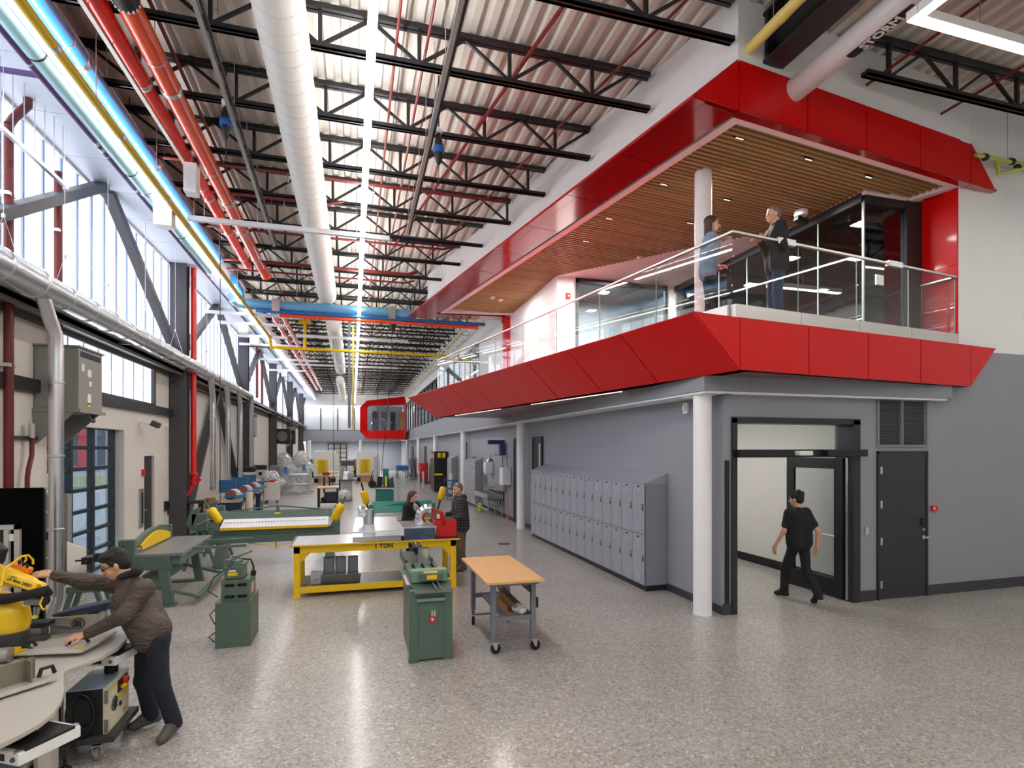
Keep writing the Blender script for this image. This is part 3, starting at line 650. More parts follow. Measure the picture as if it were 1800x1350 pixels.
rings(t, xg, 7.78, .07, [5.6], PYEL); h = MB(); hanger(h, xg, 5.75, 7.85); h.build('hanger', ALU, t)
p = Y(1740, 285, 6.75); t = thing('valve_pipe', 'pale green valved pipe loop on the white wall right of the frame', 'pipe', p)
VG = mat('pale_green_pipe', '#b9c25a', .45); y_ = 6.75
P_ = lambda u, v: Y(u, v, y_)
MB().tube([P_(1715, 272), P_(1800, 290), P_(1880, 310)], .035, 10).tube([P_(1753, 282), P_(1755, 305), P_(1780, 300), P_(1860, 275)], .035, 10).build('pipe', VG, t, smooth=True)
for u, v in ((1732, 277), (1779, 285), (1788, 294)): MB().ell(P_(u, v), (.06, .06, .05)).box(P_(u, v-5), (.12, .03, .03)).build('valve', NBLK, t)
MB().tube([P_(1771, 280), P_(1771, 195)], .006, 5).build('hanger', ALU, t)
for j, (x0_, y0_, x1_, y1_) in enumerate(((7.4, 3.0, 7.4, 6.6), (9.2, 3.0, 9.2, 6.8))):
    t = thing('sprinkler_drop_pipe', ['thin red pipe behind the joist past the storm pipe', 'thin red pipe over the right wall'][j], 'pipe', (x0_, y0_, 7.9)); MB().tube([(x0_, y0_, 7.95), (x1_, y1_, 7.9)], .022, 8).build('pipe', SPRINK, t, smooth=True)
# ================================================================ LAMPS
def lamp(lab, x, z, y0, y1, wd_=.085, emit=LAMPM, hang=True, along_x=False, up=False):
    t = thing('linear_light', lab, 'lamp', (x, y0, z))
    if along_x: MB().bx(y0, y1, x-wd_/2-.01, x+wd_/2+.01, z+.004, z+.1).build('housing', WPL, t); MB().bx(y0+.01, y1-.01, x-wd_/2, x+wd_/2, z-.006, z+.01).build('diffuser', emit, t)
    else:
        MB().bx(x-wd_/2-.01, x+wd_/2+.01, y0, y1, z+.004, z+.1).build('housing', WPL, t); MB().bx(x-wd_/2, x+wd_/2, y0+.01, y1-.01, z-.006, z+.01).build('diffuser', emit, t)
    if up:
        (MB().bx(y0+.01, y1-.01, x-.05, x+.05, z+.1, z+.106) if along_x else MB().bx(x-.05, x+.05, y0+.01, y1-.01, z+.1, z+.106)).build('uplight_diffuser', emit, t)
    if hang:
        h = MB(); y = y0+1
        while y < y1: hanger(h, x, y, z+.1) if not along_x else hanger(h, y, x, z+.1); y += 3.6
        tag(h.build('hanger_wires', ALU, t), kind='stuff')
    return t
zl = 7.0
lamp('long white light strip down the middle of the hall', along(640, 360, zl-HC), zl, -6, 57, up=True)
lamp('long white light strip beside the yellow gas pipe', along(62, 60, 4.7), 7.15, -6, 56, .07, LAMPM3, up=True)
cz = 7.0; c0 = Z(1602, 32, cz)
lamp('bright arm of the square light ring, across the hall', c0.y, cz, c0.x, 15, .10, LAMPM2, along_x=True, up=False)
lamp('bright arm of the square light ring, toward the camera', c0.x+.06, cz, -6, c0.y-.07, .10, LAMPM2)
lamp('light strip over the floor behind the camera', 3.3, 7.1, -6, 1.0)
lamp('light strip over the front hall by the end wall', 12.5, 7.1, -6, c0.y-.2)
lamp('light strip crossing the far end of the hall', YEND-.6, 6.75, -4.5, 4, .1, along_x=True)
# lamp inside the corridor
lamp('corridor ceiling light beyond the doorway', 6.4, CZ-.11, cyd+.8, cyd+4.5, .10, LAMPM, False)
# ================================================================ RED MEZZANINE
LD = Vector((-.1824, .9831, 0)).normalized(); RD = Vector((.9927, .1185, 0)).normalized()
ZB, ZTP, ZSF, ZUP = 3.4965, 4.197, 6.927, 7.60
ON = Vector((4.159, 6.088, 0)); IN = Vector((4.914, 6.178, 0))          # outer and inner near corners in plan
TL = 13.0; WR_O = 6.62; WR_I = 5.10                                      # lengths of the slanting and the door side
OF = ON+LD*TL; INF = Vector((2.67, 18.29, 0)); OR_ = ON+RD*WR_O; IR = IN+RD*WR_I
OB = Vector((5.05, 18.55, 0)); IB = Vector((5.05, 18.05, 0))             # far corners at the hall wall
up = lambda p, z: Vector((p.x, p.y, z))
bal = thing('mezzanine_fascia', 'red panelled leaning parapet of the mezzanine balcony', 'balcony', up(ON, ZB))
# backing body (dark joints show between panels)
k_ = .022
def inset(o, n): return o+n*k_
nl = Vector((-.9831, -.1824, 0)); nr = Vector((.1185, -.9927, 0))
body = MB()
o_ = lambda p: p - nl*k_*1.2 - nr*k_*1.2
body.hex([up(o_(IN), ZB+.02), up(IR-nr*.03, ZB+.02), up(IR+Vector((0, .05, 0)), ZB+.02), up(INF-nl*.03, ZB+.02), up(o_(ON), ZTP-.01), up(OR_-nr*.03, ZTP-.01), up(OR_+Vector((0, .05, 0)), ZTP-.01), up(OF-nl*.03, ZTP-.01)])
MB_ = MB()
def side_body(p_low, p_high, q_low, q_high, n, th=.25):
    MB_.hex([p_low-n*.02, q_low-n*.02, q_low-n*th, p_low-n*th, p_high-n*.02, q_high-n*.02, q_high-n*th, p_high-n*th])
side_body(up(IN, ZB), up(ON, ZTP), up(INF, ZB), up(OF, ZTP), nl); side_body(up(IN, ZB), up(ON, ZTP), up(IR, ZB), up(OR_, ZTP), nr, .10)
MB_.build('backing', REDD, bal)
# slanting side panels: joints every 1.5 m
ts = [0]+[1.5*k for k in range(1, 9)]+[TL]
lo0 = (IN-ON).dot(LD)
def lowp(t):                                   # point of the lower edge at the same run
    a = (t-lo0)/((INF-IN).length+.0); return up(lerp(IN, INF, min(max(a, 0), 1)), ZB)
for a, b in zip(ts[:-1], ts[1:]):
    pa, pb = up(ON+LD*a, ZTP), up(ON+LD*b, ZTP); la = lowp(a) if a > 0 else up(IN, ZB); lb = lowp(b) if b < TL else up(INF, ZB)
    slab_panel([pa, la, lb, pb], .018, .011).build('panel', REDP, bal)
# door-side panels (vertical face), triangular at both ends
us = [1301, 1422, 1526.5, 1618.5, 1706]
def on_right(u, v): d = proj_dir(u, v); n = nr; k = (ON.dot(n))/(Vector((d.x, d.y, 0)).dot(n)); return Vector((d.x*k, d.y*k, HC+d.z*k))
rx = [(on_right(u, 620)-up(ON, on_right(u, 620).z)) for u in us]; rt = [p_.dot(RD) for p_ in rx]
inner0 = (IN-ON).dot(RD); rt[0] = max(rt[0], inner0+.001)
R_ = lambda t, z: up(ON+RD*t, z)
slab_panel([R_(0, ZTP), R_(inner0, ZB), R_(rt[0], ZB), R_(rt[0], ZTP)], .018, .009).build('panel', REDP, bal)
for a, b in zip(rt[:-1], rt[1:]): slab_panel([R_(a, ZTP), R_(a, ZB), R_(b, ZB), R_(b, ZTP)], .018, .009).build('panel', REDP, bal)
slab_panel([R_(rt[-1], ZTP), R_(rt[-1], ZB), R_(WR_O, ZTP)], .018, .009).build('panel', REDP, bal)
# end faces and red top shelf
MB().hex([up(INF, ZB), up(IB, ZB), up(IB, ZB)+Vector((0, -.2, 0)), up(INF, ZB)+Vector((.05, -.2, 0)), up(OF, ZTP), up(OB, ZTP), up(OB, ZTP)+Vector((0, -.2, 0)), up(OF, ZTP)+Vector((.05, -.2, 0))]).build('end_panel', REDP, bal)
deckp = [up(ON-nl*.03-nr*.03, ZTP-.03), up(OR_+Vector((0, .03, 0)), ZTP-.03), Vector((9.9, 7.6, ZTP-.03)), Vector((9.9, 18, ZTP-.03)), up(OB, ZTP-.03), up(OF-nl*.03, ZTP-.03)]
MB().prism(deckp, (0, 0, .03)).build('top_shelf', REDP, bal)
# underside between parapet and slab edge
und = MB().prism([up(IN-nl*.02-nr*.02, ZB), up(IR, ZB), Vector((IR.x, 7.0, ZB)), Vector((4.9, 7.0, ZB)), Vector((4.9, 18.05, ZB)), up(INF-nl*.02, ZB)], (0, 0, .05))
und.build('underside', mat('red_soffit', '#8d5a60', .4, coat=.2), bal)
lt = thing('recessed_light', 'slim recessed light line under the red parapet', 'lamp', up(IN, ZB))
for a, b in (((1093, 688.5), (934, 711)), ((880, 719), (800, 730.5))): MB().bar(Z(*a, ZB-.004), Z(*b, ZB-.004), .012, .008).build('diffuser', emat('lamp_dim', '#fff6e6', 1.6) if 'lamp_dim' not in MATS else MATS['lamp_dim'], lt)
a = Z(1248, 660, ZB-.006); b = Z(1224, 662, ZB-.006)
# upper red frame
frm = thing('mezzanine_canopy', 'red panelled canopy frame above the mezzanine', 'canopy', up(ON, ZSF))
U2 = MB()
U2.hex([p_ for p_ in [up(ON, ZSF+.02)-nl*.04-nr*.025, up(OR_, ZSF+.02)-nr*.025, up(OR_, ZSF+.02)-nr*.12, up(ON, ZSF+.02)-nl*.3-nr*.12, up(IN, ZUP-.0)-nl*.0-nr*.025, up(IR, ZUP)-nr*.025, up(IR, ZUP)-nr*.12, up(IN, ZUP)-nl*.3-nr*.12]])
U2.hex([up(ON, ZSF+.02)-nl*.03, up(OF, ZSF+.02)-nl*.03, up(OF, ZSF+.02)-nl*.3, up(ON, ZSF+.02)-nl*.3, up(IN, ZUP)-nl*.03, up(INF, ZUP)-nl*.03, up(INF, ZUP)-nl*.3, up(IN, ZUP)-nl*.3])
U2.build('backing', REDD, frm)
us2 = [1294, 1420, 1524, 1618, 1708]; rt2 = [(on_right(u, 250)-up(ON, on_right(u, 250).z)).dot(RD) for u in us2]; rt2[0] = max(rt2[0], inner0+.001)
slab_panel([R_(0, ZSF), R_(rt2[0], ZSF), R_(rt2[0], ZUP), R_(inner0, ZUP)], .018, .009).build('panel', REDP, frm)
for a, b in zip(rt2[:-1], rt2[1:]): slab_panel([R_(a, ZSF), R_(b, ZSF), R_(b, ZUP), R_(a, ZUP)], .018, .009).build('panel', REDP, frm)
slab_panel([R_(rt2[-1], ZSF), R_(WR_O, ZSF), R_(rt2[-1], ZUP)], .018, .009).build('panel', REDP, frm)
for a, b in zip(ts[:-1], ts[1:]):
    pa, pb = up(ON+LD*a, ZSF), up(ON+LD*b, ZSF); la = up(lowp(a) if a > 0 else IN, ZUP); lb = up(lowp(b) if b < TL else INF, ZUP)
    slab_panel([pa, pb, lb, la], .018, .009).build('panel', REDP, frm)
    # soffit panels: a narrow strip and a wide strip
    q = lambda t, s: up(ON+LD*t-nl*s, ZSF)
    wS = .745
    for s0, s1 in ((0, .20), (.20, wS)):
        a2, b2 = a, b
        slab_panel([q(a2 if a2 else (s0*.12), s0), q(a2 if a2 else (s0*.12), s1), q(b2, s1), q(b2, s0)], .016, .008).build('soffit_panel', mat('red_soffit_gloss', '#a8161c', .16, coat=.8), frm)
for a, b in zip([inner0]+rt2[1:], rt2[1:]+[WR_O]):
    slab_panel([up(ON+RD*a-nr*.0, ZSF), up(ON+RD*a-nr*.13, ZSF), up(ON+RD*b-nr*.13, ZSF), up(ON+RD*b, ZSF)], -.016, .006).build('soffit_panel', MATS['red_soffit_gloss'], frm)
# far end soffit (red) and end face
MB().prism([up(ON+RD*.05-nr*.03, ZSF+.017), up(ON+RD*.05-nl*.05-nr*.03, ZSF+.017), up(IN+LD*.4, ZSF+.017), up(IN+RD*.3-nr*.03, ZSF+.017)], (0, 0, .01)).build('soffit_filler', MATS['red_soffit_gloss'], frm)
slab_panel([up(OF, ZSF), up(OB, ZSF), up(IB, ZSF), up(INF-LD*.0, ZSF)], .016, .004).build('soffit_panel', MATS['red_soffit_gloss'], frm)
MB().hex([up(OF, ZSF+.02), up(OB, ZSF+.02), up(OB, ZSF+.02)+Vector((0, -.2, 0)), up(OF, ZSF+.02)+Vector((.05, -.2, 0)), up(INF, ZUP), up(IB, ZUP), up(IB, ZUP)+Vector((0, -.2, 0)), up(INF, ZUP)+Vector((.05, -.2, 0))]).build('end_panel', REDP, frm)
# right soffit return, red jambs
jr = XW0
MB().prism([Vector((IR.x-.1, 6.8, ZSF)), Vector((OR_.x, 6.86, ZSF)), Vector((OR_.x, 6.94, ZSF)), Vector((IR.x-.1, 7.5, ZSF))], (0, 0, .02)).build('soffit_panel', MATS['red_soffit_gloss'], frm)
for z0, z1 in ((ZTP-.25, 5.6), (5.61, ZSF)): MB().bx(XW0-.04, XW0-.004, YD-.004, 7.55, z0, z1).build('jamb_panel', REDP, frm)
MB().bx(4.99, 5.16, 17.95, 18.4, ZTP, ZSF).build('jamb_panel', REDP, frm)
# white wall above the canopy
wu = MB()
A_ = IN+Vector((-.02, .0, 0)); bA = A_+LD*13.2
wu.prism([up(A_, ZUP-.02), up(bA, ZUP-.02), up(bA+Vector((1.2, 0, 0)), ZUP-.02), Vector((9.9, 7.4, ZUP-.02)), up(IR, ZUP-.02)], (0, 0, ZDECK+.05-ZUP))
struct('wall_slanting', wu, WHITE, 'white slanting wall above the red canopy')
# white trim and wooden slats
tr = MB()
C1 = up(ON-nl*.745-nr*.13+LD*.10, ZSF); C1 = up(IN-nr*.12-nl*.05, ZSF)
L0 = C1; L1 = up(L0+LD*12.0, ZSF)
Rr = up(L0+RD*5.05, ZSF)
def strip(p, q, n, wdt, z0, z1): tr.hex([up(p, z0), up(q, z0), up(q+n*wdt, z0), up(p+n*wdt, z0), up(p, z1), up(q, z1), up(q+n*wdt, z1), up(p+n*wdt, z1)])
strip(L0, L1, -nl, .14, ZSF-.01, ZSF+.13); strip(L0, Rr, -nr, .11, ZSF-.013, ZSF+.128)
endp = Vector((5.12, L1.y-.35, 0)); strip(L1, endp, Vector((0, -1, 0)), .10, ZSF-.013, ZSF+.128)
strip(Rr, up(Rr+Vector((-.25, .85, 0)), ZSF), Vector((-1, 0, 0)), .14, ZSF-.016, ZSF+.126)
struct('trim_7', tr, WHITE, 'white trim around the wooden slat ceiling')
sc = thing('slat_ceiling', 'slatted wooden ceiling of the mezzanine', 'ceiling', up(L0, ZSF))
bpoly = [L0-nl*.05, Rr, Vector((9.8, 7.8, 0)), Vector((8.66, 7.7, 0)), Vector((8.6, 9.25, 0)), Vector((5.15, 13.5, 0)), Vector((5.15, 17.8, 0)), L1]
MB().prism([up(p_, ZSF+.12) for p_ in bpoly], (0, 0, .04)).build('backing', BROWN, sc)
edges = [(Vector((9.75, 6.9, 0)), Vector((9.75, 7.62, 0))), (Vector((9.75, 7.62, 0)), Vector((8.64, 7.65, 0))), (Vector((8.64, 7.65, 0)), Vector((8.6, 9.25, 0))), (Vector((8.6, 9.25, 0)), Vector((5.15, 13.5, 0))), (Vector((5.15, 13.5, 0)), Vector((5.12, 17.9, 0)))]
def hit(p):
    best = None
    for a, b in edges:
        e = b-a; den = RD.x*e.y-RD.y*e.x
        if abs(den) < 1e-6: continue
        r = a-p; t = (r.x*e.y-r.y*e.x)/den; s = (r.x*RD.y-r.y*RD.x)/den
        if t > .2 and -1e-4 <= s <= 1.0001 and (best is None or t < best): best = t
    return best
slm = MB().bx(0, 1, -.021, .021, 0, .075); slme = mesh('slat', slm.v, slm.f, SLAT)
rz_ = math.atan2(RD.y, RD.x)
k = 0; s_ = .17
while s_ < 11.9:
    p_ = L0-nl*.13+LD*s_; t = hit(p_)
    if t: inst(slme, 'slat', sc, up(p_, ZSF+.035)-up(L0, ZSF), (0, 0, rz_), (t, 1, 1))
    s_ += .098
# plain white ceiling behind the slats and glass room ceiling
struct('ceiling_gallery', MB().prism([Vector((8.64, 9.2, ZSF+.03)), Vector((8.64, 13.6, ZSF+.03)), Vector((5.12, 13.6, ZSF+.03)), Vector((5.15, 13.45, ZSF+.03))], (0, 0, .05)), WHITE, 'plain white ceiling beyond the wooden slats')
for j, (u, v) in enumerate(((1300, 243), (1421, 280), (1527, 311), (1167, 324), (1278, 351), (1071, 384), (1213, 392), (1030, 424))):
    c = Z(u, v, ZSF+.03); t = thing('slot_downlight', 'small slot downlight between ceiling slats, %s counted from the canopy corner' % words_n[j], 'lamp', c, group='slot downlights')
    MB().box((c.x, c.y, c.z+.02), (.16, .035, .05), rz_).build('housing', NBLK, t)
    for q in range(6): p_ = c+RD*(-.06+.024*q); MB().box((p_.x, p_.y, c.z-.006), (.014, .018, .004), rz_).build('lens', emat('lamp_dim', '#fff6e6', 1.6) if 'lamp_dim' not in MATS else MATS['lamp_dim'], t)
for j, (u, v, lab) in enumerate(((1124, 453, 'white smoke detector under the slat ceiling'), (880, 527, 'white dome detector at the far slats'), (866, 523, 'small white sensor at the far slats'))):
    c = Z(u, v, ZSF+.03); t = thing('smoke_detector', lab, 'detector', c); MB().lathe((c.x, c.y, c.z-.05), [(.03, 0), (.06, .015), (.065, .03), (.065, .06)], 14).build('dome', WPL, t, smooth=True); MB().lathe((c.x, c.y, c.z), [(.075, 0), (.075, .02)], 14).build('base', WPL, t)
# mezzanine interior walls
FL = ZTP
struct('wall_gallery', MB().bx(5.12, 5.25, 13.625, 18.0, FL-.2, ZSF+.1), WHITE, 'white gallery wall beside the slat ceiling')
struct('wall_gallery_far', MB().bx(4.95, 5.1, 18.4, 22.0, ZS1, 6.9).bx(4.95, 5.12, 18.4, 66, 6.8, ZDECK), WHITE, 'white wall beyond the red jamb')
struct('floor_gallery', MB().bx(5.3, 10.2, 7.3, 22, FL-.25, FL), mat('gallery_floor', '#d2cec7', .5), 'mezzanine floor')
gw = thing('window_10', 'full-height dark framed gallery window in the white wall', None, (7, 13.5, FL)); gw['kind'] = 'structure'
wx0, wx1 = 5.64, 8.36
MB().bx(wx0, wx0+.07, 13.46, 13.56, FL, ZSF).bx(wx1-.07, wx1, 13.46, 13.56, FL, ZSF).bx(wx0, wx1, 13.46, 13.56, ZSF-.1, ZSF+.02).build('frame', FRAME, gw)
for a, b in ((wx0+.07, 6.62), (6.62, wx1-.07)): MB().bx(a, b, 13.5, 13.51, FL, ZSF-.1).build('pane', DGLASS, gw)
struct('wall_gallery_back', MB().bx(5.12, wx0, 13.5, 13.62, FL, ZSF+.05).bx(wx1, 8.64, 13.5, 13.62, FL, ZSF+.05), WHITE, 'white gallery wall around the dark window')
# room behind that window
struct('wall_studio', MB().bx(5.3, 10, 17.6, 17.7, FL, 7.6).bx(9.9, 10.0, 13.6, 17.6, FL, 7.6), WHITE, 'white studio wall behind the gallery window')
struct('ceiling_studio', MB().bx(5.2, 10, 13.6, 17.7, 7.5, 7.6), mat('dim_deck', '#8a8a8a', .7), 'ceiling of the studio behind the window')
for j, (x0_, x1_) in enumerate(((6.4, 7.1), (7.9, 9.3))): struct('window_%d' % (11+j), MB().bx(x0_, x1_, 17.56, 17.6, FL+.1, 6.1), mat('far_blue_window', '#3a4658', .2), 'dark blue inner window of the studio')
# dark glass room
dg = thing('window_13', 'dark glazed corner room on the mezzanine', None, (8.64, 7.65, FL)); dg['kind'] = 'structure'
gx, gy = 8.64, 7.62
MB().bx(gx-.05, gx+.05, gy-.05, gy+.05, FL, FL+.1).bx(gx, XW0, gy-.05, gy+.05, ZSF-.16, ZSF+.03).bx(gx-.05, gx+.05, gy, 13.5, ZSF-.13, ZSF+.03).bx(XW0-.38, XW0, gy-.06, gy+.06, FL, ZSF).bx(gx, XW0, gy-.05, gy+.05, FL, FL+.06).bx(gx-.05, gx+.05, gy, 13.5, FL, FL+.06).build('frame', FRAME, dg)
yv = [gy, 8.6, 9.6, 10.6, 11.6, 12.5, 13.45]
for a, b in zip(yv[:-1], yv[1:]):
    MB().bx(gx-.006, gx+.006, a+.012, b-.012, FL+.06, ZSF-.13).build('pane', DGLASS, dg); MB().bx(gx-.012, gx+.012, b-.012, b+.012, FL, ZSF-.1).build('mullion', mat('silver_edge', '#8fa19d', .3), dg)
MB().bx(gx+.01, XW0-.38, gy-.006, gy+.006, FL+.06, ZSF-.16).build('pane', DGLASS, dg); MB().bx(gx-.014, gx+.014, gy-.02, gy+.02, FL, ZSF-.1).build('mullion', MATS['silver_edge'], dg)
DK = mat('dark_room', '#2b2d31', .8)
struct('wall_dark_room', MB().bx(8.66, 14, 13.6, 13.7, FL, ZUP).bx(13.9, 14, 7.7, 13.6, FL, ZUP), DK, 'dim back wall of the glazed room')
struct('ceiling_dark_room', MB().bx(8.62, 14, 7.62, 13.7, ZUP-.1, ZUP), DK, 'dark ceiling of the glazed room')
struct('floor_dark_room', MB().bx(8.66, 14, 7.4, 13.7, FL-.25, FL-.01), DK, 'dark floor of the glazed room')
struct('wall_room_header', MB().bx(8.6, XW0+.1, 7.56, 7.68, ZSF-.02, ZUP).bx(8.6, 8.68, 7.6, 13.6, ZSF-.02, ZUP), WHITE, 'white header above the dark glazing')
t = lamp('pendant light inside the dark glazed room', 10.6, 6.2, 9.2, 11.3, .10, LAMPM2, True, True)
t.location = (0, 0, 0) if 0 else t.location
jo = thing('dark_room_truss', 'dark roof truss inside the glazed room', 'truss', (11, 9.5, 6.8))
for y in (9.4, 11.4):
    m = MB().bx(8.8, 13.8, y-.03, y+.03, 7.25, 7.31).bx(8.8, 13.8, y-.03, y+.03, 6.75, 6.81)
    for k in range(8): m.bar((8.9+k*.6, y, 6.8 if k % 2 else 7.28), (9.5+k*.6, y, 7.28 if k % 2 else 6.8), .035)
    m.build('web', mat('truss_grey', '#55565a', .5), jo)
# glazing along the far hall mezzanine
fw = thing('window_14', 'long gallery glazing over the grey slab edge', None, (4.97, 22, ZS1)); fw['kind'] = 'structure'
m = MB().bx(4.92, 5.02, 22, 58, ZS1, ZS1+.06).bx(4.92, 5.02, 22, 58, 6.74, 6.8)
m.build('frame', FRAME, fw); y = 22.0
while y < 58:
    MB().bx(4.93, 5.01, y-.04, y+.04, ZS1, 6.8).build('mullion', FRAME, fw); MB().bx(4.97, 4.98, y+.04, y+1.96, ZS1+.06, 6.74).build('pane', DGLASS, fw); y += 2.0
struct('wall_gallery_room', MB().bx(8.2, 8.4, 18, 64, ZS1-.2, 7).bx(5.05, 8.4, 18, 64, 6.9, 7.0).bx(5.05, 8.4, 18, 64, ZS1-.2, ZS1), WHITE, 'pale rooms behind the long gallery glazing')
lamp('light line in the gallery corridor', 6.6, 6.75, 22, 56, .1, LAMPM2, False)
# railing of glass
def rail_top(p, q): return MB().bar(p, q, .05, .035)
RC = Z(1288, 535, 4.40); RZ = 5.38
RLf = RC+LD*12.2; RRe = Z(1679, 588, 4.40); RRb = Vector((RRe.x-.05, 7.5, 4.40))
rg = thing('glass_railing', 'frameless glass railing with steel handrail around the balcony', 'railing', (RC.x, RC.y, 4.2))
up2 = lambda p, z: Vector((p.x, p.y, z))
MB().bar(up2(RC, RZ), up2(RLf, RZ), .05, .035).bar(up2(RC-RD*.02, RZ), up2(RRe, RZ), .05, .035).bar(up2(RRe, RZ), up2(RRb, RZ), .05, .035).build('handrail', ALU, rg, .006)
SH = mat('shoe_steel', '#d6d2ce', .35, .6)
def shoe(p, q, n): 
    for k in range(n):
        a, b = lerp(p, q, (k+.004)/n), lerp(p, q, (k+.996)/n); MB().bar(up2(a, 4.30), up2(b, 4.30), .09, .20).build('base_shoe', SH, rg)
shoe(RC, RRe, 4); shoe(RC+LD*.05, RLf, 8); shoe(RRe+Vector((0, .05, 0)), RRb, 1)
def gl(p, q, n, gapn=.012):
    d = (q-p).normalized()
    for k in range(n):
        a, b = lerp(p, q, k/n)+d*gapn, lerp(p, q, (k+1)/n)-d*gapn; MB().bar(up2(a, 4.88), up2(b, 4.88), .014, .95).build('glass_panel', GLASS, rg)
        MB().bar(up2(b, 4.41), up2(b, 5.34), .012, .012).build('glass_edge', MATS['silver_edge'], rg)
gl(RC, RLf, 8); gl(RC, RRe, 4); gl(RRe, RRb, 1)
MB().bar(up2(RLf, RZ), Vector((4.95, RLf.y-.2, RZ)), .05, .035).build('handrail', ALU, rg)
for u in (1397, 1591): p_ = on_right(u, 430)-nr*.2; c = lerp(RC, RRe, (p_-RC).dot(RRe-RC)/(RRe-RC).length_squared); MB().box((c.x, c.y, RZ+.0), (.34, .07, .09), rz_).build('rail_bracket', ALU, rg, .004)
c = lerp(RC, RRe, .60); MB().box((c.x, c.y-.02, 5.08), (.17, .03, .16), rz_).build('glass_clamp', ALU, rg, .005)
# upper round column on the balcony
c = thing('balcony_column', 'round white column standing on the balcony under the slats', 'column', (5.63, 8.35, FL)); c_ = Z(1236, 305, ZSF+.03)
c.location = (c_.x, c_.y, FL); W[c.name] = Matrix.Translation(c.location)
MB().lathe((c_.x, c_.y, FL), [(.135, 0), (.135, ZSF+.06-FL)], 28).build('shaft', WHITE, c, smooth=True); MB().lathe((c_.x, c_.y, FL), [(.14, 0), (.14, .04)], 28).build('base_ring', WHITE, c)
p = X(998, 520, 0) if 0 else None
# far pod
pod = thing('far_pod', 'small red octagonal window bay jutting into the far hall', 'bay window', (2.6, 49.3, 3.4))
yp = 49.3; Pp = lambda u, v: Y(u, v, yp)
outer = [(633, 715), (645, 704), (711, 697), (714, 705), (714, 757), (711, 771), (646, 771), (633, 758)]
inner = [(646, 716), (650, 712), (711, 710), (712.5, 711), (712.5, 754), (711, 756), (650, 757), (646, 756)]
for k in range(8):
    a, b, c, d = Pp(*outer[k]), Pp(*outer[(k+1) % 8]), Pp(*inner[(k+1) % 8])+Vector((0, .25, 0)), Pp(*inner[k])+Vector((0, .25, 0))
    e = Vector((0, 1.3, 0)); MB().hex([a, b, c, d, a+e, b+e, c+e, d+e]).build('panel', REDP, pod)
a, b = Pp(646, 757), Pp(712, 711); MB().bx(a.x, b.x, yp+.9, yp+.91, a.z, b.z).build('glass', WGLASS, pod)
MB().bx(a.x, b.x, yp+2.6, yp+2.7, a.z, b.z).build('back_wall', mat('pod_wall', '#aab0b8', .5), pod)
for k, cl in enumerate(('#3d4c66', '#6f7f96', '#2c3442', '#c98f5e')): MB().bx(a.x+.5+k*.8, a.x+.9+k*.8, yp+2.5, yp+2.6, a.z+.1, b.z-.5).build('banner', mat('banner%d' % k, cl, .7), pod)
MB().bx(.9, 4.82, yp+1.2, yp+2.8, 3.30, 3.5).bx(4.3, 4.86, yp+.9, yp+2.8, 3.3, 4.0).build('floor_slab', GREYD, pod)
# slanted brackets and pale pipes under the upper hall wall
br = MB().bar((0, 0, 0), (.55, 0, -.0), .05, .05).bar((.55, 0, 0), (.1, 0, .5), .04, .04); bme = mesh('bracket', br.v, br.f, WPL)
bk = thing('pipe_rack', 'row of pale slanted brackets carrying pale yellow pipes by the gallery', 'rack', (4.2, 20, 7.3))
for k in range(28): inst(bme, 'bracket', bk, (0.1, .6+k*1.3, 0))
for dx in (.15, .3): MB().tube([(4.2+dx, 19.8, 7.36), (4.2+dx, 57, 7.36)], .035, 8).build('pipe', mat('rack_pipe', '#dcdca0', .5), bk, smooth=True)
# wall device on gallery
p = X(998, 521, 5.12); al = thing('gallery_alarm', 'red alarm box on the white gallery wall', 'alarm', p); p = Y(998, 521, 13.5); al.location = p; W[al.name] = Matrix.Translation(p)
MB().box((p.x, p.y-.03, p.z), (.12, .06, .15)).build('case', RED, al, .008); MB().box((p.x, p.y-.065, p.z), (.04, .01, .04)).build('lens', WPL, al)

for j, (x, y, pw) in enumerate(((6.2, 8.2, 60), (7.6, 8.6, 65), (5.9, 10.2, 70), (7.4, 10.6, 90), (4.6, 12.5, 28), (6.9, 12.6, 150), (4.2, 15.5, 25))):
    ld = bpy.data.lights.new('gallery_downlight', 'AREA'); ld.energy = pw; ld.size = .25; ld.color = (1, .93, .84)
    lo = bpy.data.objects.new('gallery_downlight', ld); lo.location = (x, y, ZSF-.02); COL.objects.link(lo)
ld = bpy.data.lights.new('wall_washer', 'SPOT'); ld.energy = 45; ld.spot_size = math.radians(38); ld.spot_blend = .5; ld.color = (1, .93, .84)
lo = bpy.data.objects.new('wall_washer', ld); lo.location = (4.92, 14.35, ZSF-.02); COL.objects.link(lo)
ld = bpy.data.lights.new('studio_lamp', 'AREA'); ld.energy = 120; ld.size = 1.5; lo = bpy.data.objects.new('studio_lamp', ld); lo.location = (7.5, 15.6, 7.4); COL.objects.link(lo)
